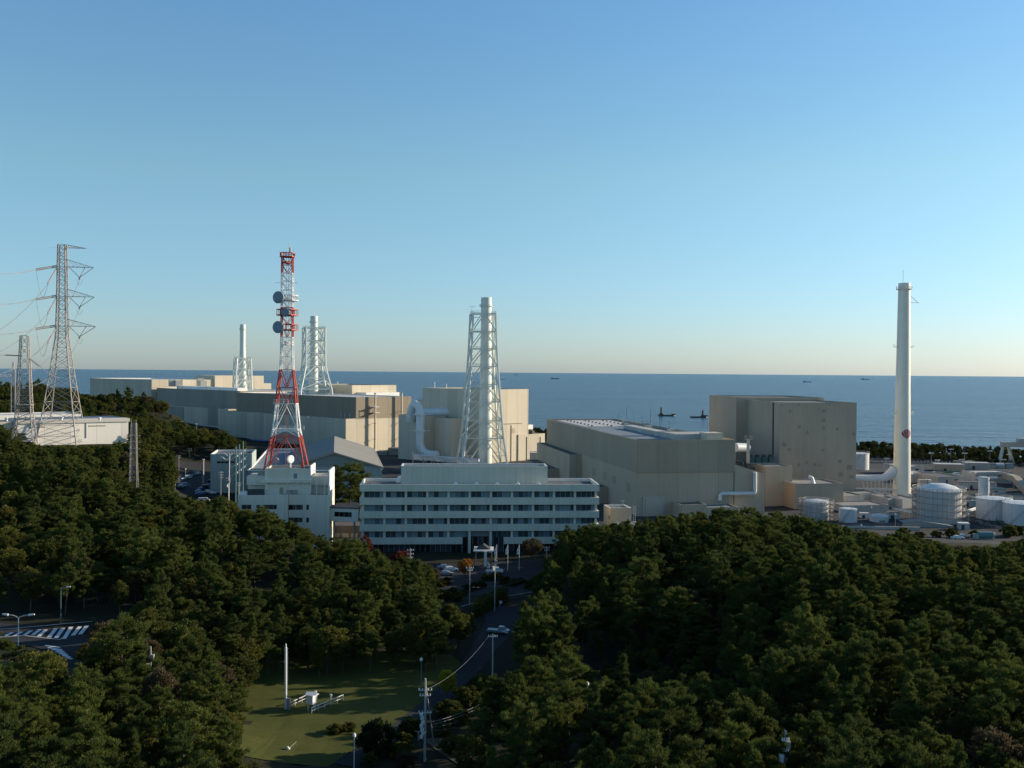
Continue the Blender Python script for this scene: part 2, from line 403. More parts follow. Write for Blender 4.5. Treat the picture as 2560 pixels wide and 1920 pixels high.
sheet('road', ribbon(cen, [3.6, 3.6, 3.8, 4.4, 5.5, 9, 14]), 5, .10, M_ASPH, 'narrow grey road winding up the valley to the office forecourt', 'road')
sheet('path', ribbon([W(1085, 1850), W(1120, 1880), W(1190, 1930)], 3.5), 5, .08, ground_mat('dirt', ((.12, .10, .07), (.10, .09, .06), (.08, .07, .05)), .3), 'dirt path branching from the narrow road', 'path')
sheet('forecourt', [W(960, 1412), W(1395, 1405), W(1400, 1470), W(1330, 1488), W(1100, 1500), W(1010, 1455)], 5, .09, M_ASPH, 'dark asphalt forecourt before the office entrance', 'forecourt')
sheet('car_park', [atz(436, 1250, 1)[:2], atz(445, 1176, 1)[:2], atz(545, 1172, 1)[:2], atz(560, 1250, 1)[:2]], 5, .12, M_ASPH, 'shaded asphalt car park left of the teal building', 'car park')
sheet('lawn', [W(540, 1700), W(620, 1660), W(900, 1640), W(1130, 1640), W(1165, 1672), W(1085, 1742), W(1000, 1808), W(880, 1880), W(820, 1925), W(560, 1925), W(540, 1800)], 4, .07, M_LAWN, 'green lawn with long tree shadows in the valley', 'lawn')
lr = [(-150, 207), (-125, 205), (-108, 202), (-93, 198), (-80, 190), (-74, 178), (-74, 168)]
sheet('road', ribbon(lr, 11), 4, .10, M_ASPH, 'curved grey road with hatched markings at left', 'road')
sheet('verge', [(-150, 190), (-100, 184), (-86, 178), (-84, 165), (-150, 168)], 4, .08, M_LAWN, 'grassy verge inside the road bend', 'verge')
M_LINE = paint('road_paint', (.62, .63, .62), .7)
mk = MB()
def mline(a, b, w=.35, dz=.16):
    a = Vector(a[:2]); b = Vector(b[:2]); d = (b - a).normalized(); n = Vector((-d.y, d.x)) * w / 2
    k = max(1, int((b - a).length / 3))
    for i in range(k):
        p, q = a.lerp(b, i / k), a.lerp(b, (i + 1) / k)
        mk.face([(*v, gz(v.x, v.y) + dz) for v in (p - n, q - n, q + n, p + n)])
for X, y0, y1 in [(-8,1590,1583),(22,1592,1584),(44,1593,1583),(68,1592,1580),(90,1590,1576),(105,1594,1576),(130,1596,1574),(148,1598,1573),(168,1600,1570),(190,1592,1568),(208,1588,1566)]:
    mline(onground(X - 8, y0), onground(X + 10, y1), .8)
for a, b in [((-10, 1596), (60, 1592)), ((60, 1592), (150, 1602)), ((150, 1602), (170, 1588)), ((-10, 1576), (120, 1566)), ((120, 1566), (230, 1556))]:
    mline(onground(*a), onground(*b), .25)
for k in range(7): mline(onground(112 + k * 9, 1616 + k * 5), onground(150 + k * 5, 1622 + k * 5), .6)
o = mk.build('road_marking', M_LINE); tag(o, 'white hatched markings on the curved left road', 'road marking', kind='structure')
# ================================================================== trees
def cards(C, U, ln, wd, rg):
    """one tapered blade per row of C, pointing along U"""
    n = len(C); r = rg.normal(size=(n, 3)); S = np.cross(U, r); S /= np.linalg.norm(S, axis=1, keepdims=True) + 1e-9
    l = (ln * rg.uniform(.7, 1.3, n))[:, None]; w = (wd * rg.uniform(.7, 1.3, n))[:, None] / 2
    B = C - U * l * .35
    V = np.stack([B - S * w, B + S * w, B + U * l + S * w * .45, B + U * l - S * w * .45], 1).reshape(-1, 3)
    return V, np.arange(4 * n).reshape(n, 4)
def unit(a): return a / (np.linalg.norm(a, axis=1, keepdims=True) + 1e-9)
def pine_shape(seed, kind, tufts):
    """10 m pine: bent trunk, limbs in loose tiers, flat pads of upright needle tufts"""
    rg = np.random.default_rng(seed); h = 10.
    lean = {'leaning': 1.6}.get(kind, .5); a0 = rg.uniform(0, 6.28)
    def tr(t): return np.array([math.cos(a0) * lean * t ** 1.5 + .18 * math.sin(5 * t + a0), math.sin(a0) * lean * t ** 1.5 + .18 * math.cos(4 * t), h * t * .97])
    wood = MB(); wood.tube([tr(t) for t in np.linspace(0, 1, 9)], [.19 * (1 - .8 * t) for t in np.linspace(0, 1, 9)], 6)
    start, nl, reach, prof = {'broad': (.30, 34, .36, .45), 'narrow': (.22, 36, .25, .85), 'leaning': (.35, 30, .32, .5), 'round': (.26, 38, .31, .5),
                              'sparse': (.38, 24, .35, .45), 'twin': (.30, 34, .29, .55)}[kind]
    P = []
    for i in range(nl):
        t = start + (1 - start) * (i + .5) / nl + rg.uniform(-.02, .02); az = i * 2.4 + rg.uniform(-.7, .7)
        L = h * reach * (max(.02, 1 - t) / (1 - start)) ** prof * rg.choice([.35, .7, .9, 1.05, 1.3]) * rg.uniform(.85, 1.1) + .35
        if kind == 'twin' and i > nl * .6: az = (0 if i % 2 else math.pi) + rg.uniform(-.8, .8); L *= 1.25
        b = tr(min(t, 1)); up = rg.uniform(.0, .55); d = np.array([math.cos(az), math.sin(az), up])
        e = b + d * L; wood.bar(b, e, .055 * (1.2 - min(t, 1)) + .02, 3, .015, caps=False)
        for f in ([.3, .52, .72, .88, 1.] if L > 1.5 else [.45, .75, 1.]):
            for k in range(3 if f > .5 and L > 1.3 else 2):
                side = np.array([-math.sin(az), math.cos(az), 0]) * (rg.uniform(-.4, .4) * L * f)
                P.append((b + d * L * f + side + [0, 0, rg.uniform(-.1, .35)], rg.uniform(.16, .46) * (.75 + .35 * min(1, L / 2.5)), rg.uniform(.3, .75)))
    P.append((tr(1.), .4, 1.)); P.append((tr(.96) + [.3, -.2, -.1], .4, .8)); P.append((tr(1.) + [0, 0, .35], .25, 1.3))
    area = sum(p[1] ** 2 for p in P); VV, FF, n0 = [], [], 0
    for c, r, fl in P:
        per = max(5, int(tufts * r * r / area))
        q = rg.normal(size=(per, 3)); q = unit(q) * rg.uniform(.2, 1, (per, 1)) ** .5
        C = c + q * [r * 1.2, r * 1.2, r * fl]
        U = unit(q * [.9, .9, .3] + [0, 0, .7] + rg.normal(size=(per, 3)) * .4)
        V, F = cards(C, U, .33, .07, rg) if tufts > 3000 else cards(C, U, .44, .26, rg); VV.append(V); FF.append(F + n0); n0 += len(V)
    return wood, np.concatenate(VV), np.concatenate(FF)
def broad_shape(seed, kind, leaves, leafsize=.32):
    """8 m broadleaf: short trunk, spreading limbs, lumpy crown of leaf clumps"""
    rg = np.random.default_rng(seed); h = 8.
    rx, rz, cz = {'dome': (3.0, 2.9, 4.9), 'tall': (2.3, 3.4, 4.9), 'wide': (3.6, 2.5, 4.8), 'bush': (1.6, 1.3, 1.2)}[kind]
    wood = MB(); wood.tube([(0, 0, 0), (.1, .05, h * .25), (.05, .15, h * .5)] if kind != 'bush' else [(0, 0, 0), (.05, .03, .5), (.03, .08, 1.)], [.22, .17, .1] if kind != 'bush' else [.12, .09, .05], 6); VV, FF, n0 = [], [], 0
    lob = [(unit(rg.normal(size=(1, 3)))[0], rg.uniform(.1, .35)) for _ in range(7)]
    nc = 34 if kind == 'bush' else 84
    per = leaves // nc
    for i in range(nc):
        q = unit(rg.normal(size=(1, 3)))[0]; q[2] = q[2] * .9 + .12
        k = .80 + sum(a * max(0, float(np.dot(q, l))) ** 4 for l, a in lob); k *= rg.uniform(.5, 1.02) if i % 3 == 0 else rg.uniform(.86, 1.04)
        c = np.array([0, 0, cz]) + q * [rx * k, rx * k, rz * k]; r = rg.uniform(.5, .85) * (1 if kind != 'bush' else .55)
        if i % 5 == 0: wood.bar((.05, .1, h * (.15 if kind == 'bush' else .38)), c, .06, 3, .02, caps=False)
        w = unit(rg.normal(size=(per, 3))) * rg.uniform(.2, 1, (per, 1)) ** .5
        U = unit(w + q * .5 + rg.normal(size=(per, 3)) * .5 + [0, 0, .2])
        V, F = cards(c + w * r * [1, 1, .75], U, leafsize, leafsize * .62, rg); VV.append(V); FF.append(F + n0); n0 += len(V)
    return wood, np.concatenate(VV), np.concatenate(FF)
L_PINE = leaf_mat('pine_needles', (.034, .056, .018), (.118, .136, .030))
L_BROAD = leaf_mat('evergreen_leaves', (.038, .054, .016), (.135, .134, .030))
L_RED = leaf_mat('red_leaves', (.13, .036, .024), (.18, .055, .032))
L_ORANGE = leaf_mat('orange_leaves', (.30, .13, .025), (.36, .17, .03))
L_YELLOW = leaf_mat('yellow_leaves', (.30, .27, .02), (.40, .34, .03))
L_BROWN = leaf_mat('dry_leaves', (.085, .068, .036), (.12, .094, .050))
L_OLIVE = leaf_mat('olive_leaves', (.09, .09, .022), (.15, .135, .035))
L_DUNE = leaf_mat('dune_foliage', (.030, .044, .016), (.085, .092, .030))
PK = ['broad', 'narrow', 'leaning', 'round', 'sparse', 'twin']; BK = ['dome', 'tall', 'wide']
PW = {'broad': 'flat-topped broad', 'narrow': 'narrow pointed', 'leaning': 'leaning', 'round': 'round-headed', 'sparse': 'sparse layered', 'twin': 'twin-topped',
      'dome': 'domed', 'tall': 'oval', 'wide': 'wide spreading'}
PROTO = {}
def mesh_of(mb, name, mat):
    me = bpy.data.meshes.new(name); me.from_pydata(mb.v, [], mb.f); me.materials.append(mat); me.update(); return me
def mesh_np(V, F, name, mat):
    me = bpy.data.meshes.new(name); me.vertices.add(len(V)); me.vertices.foreach_set('co', V.astype(np.float32).ravel())
    me.loops.add(F.size); me.loops.foreach_set('vertex_index', F.astype(np.int32).ravel())
    me.polygons.add(len(F)); me.polygons.foreach_set('loop_start', np.arange(0, F.size, 4, dtype=np.int32))
    me.materials.append(mat); me.update(calc_edges=True); return me
for i, k in enumerate(PK):
    for v in range(2):
        w, V, F = pine_shape(100 + i * 7 + v, k, 14500); PROTO[k, v] = (mesh_of(w, 'trunk', M_BARK), mesh_np(V, F, 'crown', L_PINE))
for i, k in enumerate(BK):
    for v in range(2):
        w, V, F = broad_shape(300 + i * 5 + v, k, 9500, .25); PROTO[k, v] = (mesh_of(w, 'trunk', M_BARK), mesh_np(V, F, 'crown', L_BROAD))
def plant_tree(name, kind, v, loc, scale, rz, label, cat, group=None, leaf=None):
    t = thing(name, label, cat, loc, group); t.rotation_euler = (0, 0, rz); t.scale = scale
    tm, cm = PROTO[kind, v]
    if leaf is not None:
        if (kind, v, leaf.name) not in PROTO:
            c2 = cm.copy(); c2.materials.clear(); c2.materials.append(leaf); PROTO[kind, v, leaf.name] = c2
        cm = PROTO[kind, v, leaf.name]
    link(bpy.data.objects.new('trunk', tm), t); link(bpy.data.objects.new('crown', cm), t)
    return t
def interp(pts, x): return float(np.interp(x, [p[0] for p in pts], [p[1] for p in pts]))
def inpoly(p, poly):
    c = False
    for i in range(len(poly)):
        a, b = poly[i], poly[i - 1]
        if (a[1] > p[1]) != (b[1] > p[1]) and p[0] < (b[0] - a[0]) * (p[1] - a[1]) / (b[1] - a[1]) + a[0]: c = not c
    return c
SKY1 = [(-200,1120),(0,1130),(200,1150),(330,1205),(430,1228),(530,1238),(600,1243),(650,1265),(720,1300),(790,1333),(850,1343),(900,1350),(950,1375),(1000,1385),(1060,1402),(1090,1440),
        (1120,1500),(1160,1530),(1320,1530),(1340,1440),(1385,1400),(1398,1320),(1440,1322),(1460,1314),(1500,1312),(1590,1294),(1700,1284),(1760,1274),(1830,1267),(1900,1269),(1990,1286),(2060,1300),
        (2130,1318),(2200,1333),(2250,1329),(2290,1338),(2340,1352),(2380,1363),(2480,1365),(2510,1356),(2560,1346),(2700,1345)]
SKY2 = [(-200,1062),(30,1062),(50,1085),(85,1112),(285,1112),(300,1088),(345,1076),(400,1076),(425,1095),(440,1130),(450,1192),(480,1212),(520,1224),(560,1246),(600,1250)]
SKY3 = [(400,1022),(440,1042),(480,1068),(560,1074),(590,1095),(610,1103),(680,1112)]
CLEAR = [([(448,1172),(548,1172),(548,1232),(520,1246),(448,1236)], 452), ([(-50,1560),(110,1553),(212,1552),(205,1600),(192,1650),(140,1630),(90,1606),(-50,1612)], 212), ([(648,1735),(900,1692),(965,1742),(880,1850),(712,1880),(632,1850)], 185),
         ([(760,1920),(870,1845),(1080,1755),(1192,1650),(1202,1545),(1300,1500),(1330,1560),(1240,1645),(1140,1735),(1020,1835),(940,1925)], 245),
         ([(1085,1395),(1318,1395),(1312,1490),(1110,1510)], 300), ([(700,1600),(728,1600),(728,1780),(700,1780)], 168)]
BR = [(85,-3),(130,-5),(150,-4),(175,-5),(195,0),(213,3),(238,7),(258,6),(275,8),(290,14),(320,22),(345,40)]
BL = [(85,-22),(125,-31),(145,-37),(160,-40.5),(172,-42.5),(182,-45),(186,-12),(200,-8),(220,-6.5),(240,-10),(255,-15),(270,-28),(285,-52),(300,-80),(345,-96)]
def wood_zone(x, y):
    if y < 345:
        if x > interp(BR, y):
            return 'right' if y < interp([(0, 318), (60, 320), (110, 322), (160, 332), (400, 338)], x) else None
        if x < interp(BL, y):
            if x < -76 and 184 < y < 214: return None
            return 'left'
        return None
    if y < 566 and x < -.338 * y - 3 and (y < 462 or x > -.385 * y): return 'terrace'
    if 345 <= y < 445 and x < -.30 * y: return 'terrace'
    if 566 < y < 640 and -.345 * y < x < -.268 * y: return 'belt'
    if 640 <= y < 800 and -.345 * y < x < -.29 * y: return 'belt'
    if 560 < y < 880 and x < -.345 * y and x > -.56 * y: return 'ridge'
    return None
CAND = []; tr_ = random.Random(21); 
def jgrid(x0, x1, y0, y1, st):
    y = y0
    while y < y1:
        x = x0
        while x < x1:
            yield x + tr_.uniform(-.42, .42) * st, y + tr_.uniform(-.42, .42) * st
            x += st
        y += st
for y0, y1, st in ((84, 200, 4.3), (200, 345, 4.6), (345, 566, 5.0), (566, 880, 6.5)):
    for x, y in jgrid(-.58 * y1, .58 * y1, y0, y1, st):
        zn = wood_zone(x, y)
        if not zn: continue
        g = gz(x, y); px, pyb = proj((x, y, g))
        if px < -110 or px > 2670: continue
        dens = .5 + .5 * math.sin(x * .17 + 2 * math.sin(y * .09)) * math.sin(y * .14 + 1.7 * math.sin(x * .06))
        if y < 345 and tr_.random() < .34 * (1 - dens): continue
        clus = 205 < px < 505 and 168 < y < 205
        pb = .92 if clus else {'left': .36, 'right': .12, 'terrace': .55, 'belt': .6, 'ridge': .7}[zn]
        if zn == 'left' and y < 160: pb = .12
        if zn == 'right' and px > 2300 and y > 230: pb = .5
        br = tr_.random() < pb
        h = (tr_.uniform(6.5, 9.5) if br else tr_.choice((tr_.uniform(6.5, 9), tr_.uniform(8.5, 11.5), tr_.uniform(10, 13.5))))
        if 11 < x < 38 and 148 < y < 197: h *= .62
        elif tr_.random() < .12: h *= 1.22
        sky = SKY1 if y < 345 else (SKY2 if zn == 'terrace' else SKY3 if zn == 'belt' else None)
        if sky:
            lim = interp(sky, px); zt = atd(px, lim, y).z - g
            if zt < h:
                if zt < 1.6: continue
                h = zt * tr_.uniform(.9, 1.0)
        pxt, pyt = proj((x, y, g + h)); bad = False
        for poly, D in CLEAR:
            if y < D:
                w = h * .26 * FPX / y
                for sx in (-.8, 0, .8):
                    for f in (.12, .4, .7, 1.0):
                        if inpoly((px + sx * w * (1.0 if f < 1 else .3), lerp(pyb, pyt, f)), poly): bad = True
        if bad: continue
        CAND.append([x, y, g, h, br, px, pyt, pyb, zn, 0])
# which trees show: coarse front-to-back coverage of the photo frame
BW, BH = 640, 480; buf = np.zeros((BH, BW), dtype=bool)
for c in sorted(CAND, key=lambda c: c[1]):
    s = BW / 2560; rx = c[3] * .22 * FPX / c[1] * s; top, bot = c[6] * s, lerp(c[6], c[7], .75) * s; cy, ry = (top + bot) / 2, (bot - top) / 2
    x0, x1, yy0, yy1 = int(c[5] * s - rx), int(c[5] * s + rx) + 1, int(top), int(bot) + 1
    x0, x1, yy0, yy1 = max(x0, 0), min(x1, BW), max(yy0, 0), min(yy1, BH)
    if x1 <= x0 or yy1 <= yy0: continue
    gy_, gx_ = np.mgrid[yy0:yy1, x0:x1]; e = ((gx_ - c[5] * s) / max(rx, .5)) ** 2 + ((gy_ - cy) / max(ry, .5)) ** 2 < 1
    sub = buf[yy0:yy1, x0:x1]; c[9] = int((e & ~sub).sum()); sub |= e
pines = sorted([c for c in CAND if not c[4]], key=lambda c: -c[9]); broads = sorted([c for c in CAND if c[4]], key=lambda c: -c[9])
IND = [c for c in pines[:292] if c[9] > 3] + [c for c in broads[:270] if c[9] > 3]
ids = set(id(c) for c in IND); REST = [c for c in CAND if id(c) not in ids]
print('TREES', len(CAND), 'pines', len(pines), 'broad', len(broads), 'individual', len(IND), 'rest', len(REST))
LM_R = [(1330,'the forecourt'),(1500,'the small beige hut'),(1700,'the turbine hall door'),(1900,'the slanted beige annex'),(2060,'the ringed tank'),(2200,'the plain white tank'),
        (2300,'the tall white chimney'),(2430,'the domed tank'),(9999,'the paired white tanks')]
LM_L = [(140,'the tall grid pylon'),(300,'the cream warehouse'),(450,'the slim lattice mast'),(620,'the teal building'),(760,'the striped tower'),(900,'the link corridor'),(9999,'the red maple')]
def where(c):
    x, y, px, pyt, zn = c[0], c[1], c[5], c[6], c[8]
    if zn == 'ridge': return 'on the far ridge beyond the warehouse', 'trees on the far ridge'
    if zn == 'belt': return 'in the strip before the long turbine halls', 'trees before the turbine halls'
    if zn == 'terrace': return 'on the terrace around the ' + ('pylon feet' if px < 120 else 'warehouse front' if px < 300 else 'slim lattice mast'), 'trees on the terrace'
    if zn == 'left':
        if y < 170: return ('in the near wood ' + ('beside the lawn' if px > 480 else 'below the transformer pole' if px > 250 else 'below the double-armed lamp'), 'trees of the near wood by the lawn')
        if 168 < y < 206: return 'in the clump between the left road and the lawn', 'trees between left road and lawn'
        row = 'upper' if y > 285 else 'middle' if y > 240 else 'lower'
        return 'on the %s hillside below %s' % (row, next(n for l, n in LM_L if px < l)), 'trees on the left hillside'
    row = 'crest of the right wood' if y > 245 else 'upper right wood' if y > 190 else 'middle of the right wood' if y > 135 else 'nearest edge of the right wood'
    return 'on the %s below %s' % (row, next(n for l, n in LM_R if px < l)), 'trees of the right wood'
for c in IND:
    x, y, g, h, br, px = c[:6]; k = tr_.choice(BK if br else PK); v = tr_.randrange(2); wh, grp = where(c)
    sc_ = h / (8 if br else 10); wx = sc_ * tr_.uniform(.60, .95) if not br else sc_ * tr_.uniform(.75, 1.0)
    if h < (6 if br else 8): wx *= 1.15
    u_ = tr_.random(); leaf, word = (None, 'evergreen tree') if u_ < .80 else (L_OLIVE, 'yellowish tree') if u_ < .92 else (L_BROWN, 'brown tree')
    plant_tree('broadleaf_tree' if br else 'pine_tree', k, v, (x, y, g - .15), (wx, wx, sc_), tr_.uniform(0, 6.28),
               ('%s %s %s' % (PW[k], word if br else 'pine', wh)).replace('wide spreading', 'spreading'), 'tree' if br else 'pine', grp, leaf if br else None)
for o_ in list(COL.objects):                       # keep every label within sixteen words
    if o_.get('label') and len(o_['label'].split()) > 16: o_['label'] = ' '.join(o_['label'].replace('nearest edge of the right wood', 'near edge of the right wood').replace('middle of the right wood', 'mid right wood').split()[1 if 'the near edge' in o_['label'] else 0:])
def mass(name, lst, label, cat, kinds, leafs, rg):
    """uncounted trees: one object that scatters whole trees on its points (geometry nodes)"""
    col = bpy.data.collections.new(name + '_kinds'); order = []
    for i, (k, v) in enumerate(kinds):
        tm, cm = PROTO[k, v]; leaf = leafs[1] if k in BK else leafs[0]
        nv = len(tm.vertices); tv = np.empty(nv * 3, np.float32); tm.vertices.foreach_get('co', tv); cv = np.empty(len(cm.vertices) * 3, np.float32); cm.vertices.foreach_get('co', cv)
        me = bpy.data.meshes.new('%s_tree' % name); me.from_pydata(np.concatenate([tv, cv]).reshape(-1, 3), [], [list(p.vertices) for p in tm.polygons] + (np.arange(len(cv) // 3).reshape(-1, 4) + nv).tolist())
        me.materials.append(M_BARK); me.materials.append(leaf); me.polygons.foreach_set('material_index', [0] * len(tm.polygons) + [1] * (len(cv) // 12)); me.update()
        col.objects.link(bpy.data.objects.new('kind_%02d' % i, me)); order.append(k)
    n = len(lst); me = bpy.data.meshes.new(name); P = np.array([(x, y, g - .2) for x, y, g, h, br in lst], np.float32); me.vertices.add(n); me.vertices.foreach_set('co', P.ravel())
    ix, rot, scl = [], [], []
    for x, y, g, h, br in lst:
        ch = [i for i, k in enumerate(order) if (k in BK) == br]; ix.append(rg.choice(ch)); rot.append((0, 0, rg.uniform(0, 6.28))); s_ = h / (8 if br else 10); w = s_ * (rg.uniform(.75, 1.0) if br else rg.uniform(.58, .86)); scl.append((w, w, s_))
    at = me.attributes.new('kind_index', 'INT', 'POINT'); at.data.foreach_set('value', ix)
    for nm, dat in (('turn', rot), ('size', scl)): at = me.attributes.new(nm, 'FLOAT_VECTOR', 'POINT'); at.data.foreach_set('vector', np.array(dat, np.float32).ravel())
    o = bpy.data.objects.new(name, me); link(o); ng = bpy.data.node_groups.new(name, 'GeometryNodeTree')
    ng.interface.new_socket('Geometry', in_out='INPUT', socket_type='NodeSocketGeometry'); ng.interface.new_socket('Geometry', in_out='OUTPUT', socket_type='NodeSocketGeometry')
    gi = ng.nodes.new('NodeGroupInput'); go = ng.nodes.new('NodeGroupOutput'); ip = ng.nodes.new('GeometryNodeInstanceOnPoints'); ci = ng.nodes.new('GeometryNodeCollectionInfo')
    ci.inputs['Collection'].default_value = col; ci.inputs['Separate Children'].default_value = True; ci.inputs['Reset Children'].default_value = True
    def na(nm, t): q = ng.nodes.new('GeometryNodeInputNamedAttribute'); q.data_type = t; q.inputs['Name'].default_value = nm; return q.outputs['Attribute']
    er = ng.nodes.new('FunctionNodeEulerToRotation'); L = ng.links.new
    L(gi.outputs[0], ip.inputs['Points']); L(ci.outputs[0], ip.inputs['Instance']); ip.inputs['Pick Instance'].default_value = True
    L(na('kind_index', 'INT'), ip.inputs['Instance Index']); L(na('turn', 'FLOAT_VECTOR'), er.inputs[0]); L(er.outputs[0], ip.inputs['Rotation']); L(na('size', 'FLOAT_VECTOR'), ip.inputs['Scale'])
    L(ip.outputs[0], go.inputs[0]); md = o.modifiers.new('trees', 'NODES'); md.node_group = ng
    return tag(o, label, cat, kind='stuff')
ALLKINDS = [(k, v) for k in PK + BK for v in range(2)]
for k in range(520):                                                         # wooded ridge to the right of the view
    t = tr_.random(); yy = 330 + 300 * t; xx = 272 + (yy - 330) * .22 + tr_.uniform(-8, 75)
    if xx > .57 * yy + 8: REST.append([xx, yy, gz(xx, yy), tr_.uniform(6, 9), tr_.random() < .5])
mass('woodland', [c[:5] for c in REST], 'dense mixed pine woodland filling in between the single trees', 'woodland', ALLKINDS, (L_PINE, L_BROAD), tr_)
D = []
for x in np.arange(-140, 520, 5.0):
    for k in range(13):
        yy = coast(x) - 12 - k * 6.0 + tr_.uniform(-2, 2); xx = x + tr_.uniform(-2, 2); px, _ = proj((xx, yy, 0))
        if 1100 < px < 2650: D.append((xx, yy, gz(xx, yy), tr_.uniform(5.2, 7.6) * (1 if k < 9 else .75), tr_.random() < .75))
mass('shelter_belt', D, 'low dark belt of trees along the shore before the sea', 'tree belt', [(k, 0) for k in PK + BK], (L_DUNE, L_DUNE), tr_)
# ================================================================== building helpers
def block(root, pts, z0, z1, wall, roof=M_ROOF, par=.8, t=.45, name='wall', cope=None):
    pts = [(p[0], p[1]) for p in ccw(pts)]; ins = inset(pts, t); n = len(pts)
    b = MB().prism(pts, z0, z1, top=False); o = b.build(name, wall, root)
    r = MB()
    for i in range(n):
        j = (i + 1) % n
        r.face([(*pts[i], z1), (*pts[j], z1), (*ins[j], z1), (*ins[i], z1)])
        r.face([(*ins[i], z1 - par), (*ins[i], z1), (*ins[j], z1), (*ins[j], z1 - par)])
    r.build('parapet', cope or wall, root)
    MB().face([(*p, z1 - par) for p in ins], [(p[0], p[1]) for p in ins]).build('roof', roof, root)
    return o
def onwall(P, Q, px, py):
    d = ray(px, py); n = Vector((Q[1] - P[1], P[0] - Q[0], 0)); t = (n.x * P[0] + n.y * P[1]) / (n.x * d.x + n.y * d.y)
    return Vector((d.x * t, d.y * t, HC + d.z * t))
def outward(P, Q):
    n = Vector((Q[1] - P[1], P[0] - Q[0], 0)).normalized(); m = Vector(((P[0] + Q[0]) / 2, (P[1] + Q[1]) / 2, 0))
    return n if n.dot(-m) > 0 else -n
def wbox(mb, P, Q, px0, py0, px1, py1, proud=.08, back=.03):
    """box on the wall P-Q covering a photo rectangle"""
    a = onwall(P, Q, px0, (py0 + py1) / 2); b = onwall(P, Q, px1, (py0 + py1) / 2); n = outward(P, Q)
    z1 = onwall(P, Q, px0, py0).z; z0 = onwall(P, Q, px0, py1).z
    f = [a + n * proud, b + n * proud, b - n * back, a - n * back]
    return mb.prism(f, z0, z1, True, True)
def wpart(root, name, P, Q, r, mat, proud=.08, back=.03): return wbox(MB(), P, Q, *r, proud, back).build(name, mat, root)
def cen3(pts): return (sum(p[0] for p in pts) / len(pts), sum(p[1] for p in pts) / len(pts), 0)
def lattice(mb, c, levels, rl, rb, rot=0., style='V', horiz=True, sides=4):
    def cor(z, hw, k):
        a = rot + math.pi / sides * (2 * k + 1); q = hw * (1.41421 if sides == 4 else 1.2)
        return Vector((c[0] + math.cos(a) * q, c[1] + math.sin(a) * q, z))
    for i in range(len(levels) - 1):
        (z0, h0), (z1, h1) = levels[i], levels[i + 1]; st = style[i % len(style)] if len(style) > 1 else style
        for k in range(sides):
            a0, b0, a1, b1 = cor(z0, h0, k), cor(z0, h0, k + 1), cor(z1, h1, k), cor(z1, h1, k + 1)
            if rl: mb.bar(a0, a1, rl, 6, caps=False)
            if horiz: mb.bar(a1, b1, rb, 4, caps=False)
            if st == 'X': mb.bar(a0, b1, rb, 4, caps=False); mb.bar(b0, a1, rb, 4, caps=False)
            elif st == 'A':
                m = (a1 + b1) / 2; mb.bar(a0, m, rb, 4, caps=False); mb.bar(b0, m, rb, 4, caps=False)
            elif st == 'V':
                m = (a0 + b0) / 2; mb.bar(a1, m, rb, 4, caps=False); mb.bar(b1, m, rb, 4, caps=False)
            elif st == 'D':
                q = rb * .6; m = (a1 + b1) / 2; l = (a0 + a1) / 2; r = (b0 + b1) / 2
                mb.bar(a0, m, rb, 4, caps=False); mb.bar(b0, m, rb, 4, caps=False)
                mb.bar(l, (a0 + m) / 2, q, 4, caps=False); mb.bar(r, (b0 + m) / 2, q, 4, caps=False); mb.bar(l, (a1 + m) / 2, q, 4, caps=False); mb.bar(r, (b1 + m) / 2, q, 4, caps=False)
    return mb
def rail(mb, pts, h=1.1, r=.05, post=2.0, mid=True):
    for a, b in zip(pts[:-1], pts[1:]):
        a, b = Vector(a), Vector(b); up = Vector((0, 0, h)); mb.bar(a + up, b + up, r, 4)
        if mid: mb.bar(a + up * .5, b + up * .5, r * .8, 4)
        k = max(1, int((b - a).length / post))
        for i in range(k + 1): p = a.lerp(b, i / k); mb.bar(p, p + up, r, 4)
    return mb
def ring(c, r, z, n=16): return [(c[0] + r * math.cos(2 * math.pi * k / n), c[1] + r * math.sin(2 * math.pi * k / n), z) for k in range(n + 1)]
# ================================================================== units 3, 4, 5 (left): turbine halls, reactor blocks
AZL, AZR = -44, -10
C = atz(890, 993, 38.6); t3 = rect(C, AZL, 592, 1028)
r3 = thing('turbine_hall', 'long beige turbine hall with a brown upper band behind the red and white tower', 'turbine hall', cen3(t3))
zb = 23.8; out = azv(AZL - 90) * 8.4
low = [C + out, t3[1] + azv(AZR + 56) * 0, t3[2], t3[3] + out]
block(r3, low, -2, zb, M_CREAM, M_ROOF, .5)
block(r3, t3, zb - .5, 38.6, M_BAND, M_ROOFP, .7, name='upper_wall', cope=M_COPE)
P, Q = low[0], low[3]
for a, b in ((592, 616), (638, 658)): wpart(r3, 'wall_panel', P, Q, (a, 1030, b, 1098), M_GREYC, .25)
for y in (1098, 1103, 1108): 
    b = MB(); p, q = onwall(P, Q, 590, y), onwall(P, Q, 700, y + 6); n = outward(P, Q) * 2.2; b.bar(p + n, q + n, .7, 8); b.build('blue_pipe', M_BLUE, r3)
wpart(r3, 'doghouse', P, Q, (770, 1040, 776, 1046), M_COPE, .5)
b = MB()
for x in (856, 866, 878): p = onwall(t3[0], t3[3], x, 1046); b.bar((p.x - 1, p.y - 1, zb), (p.x - 1, p.y - 1, zb + 3.2), .18, 5)
b.build('roof_post', M_COPE, r3)
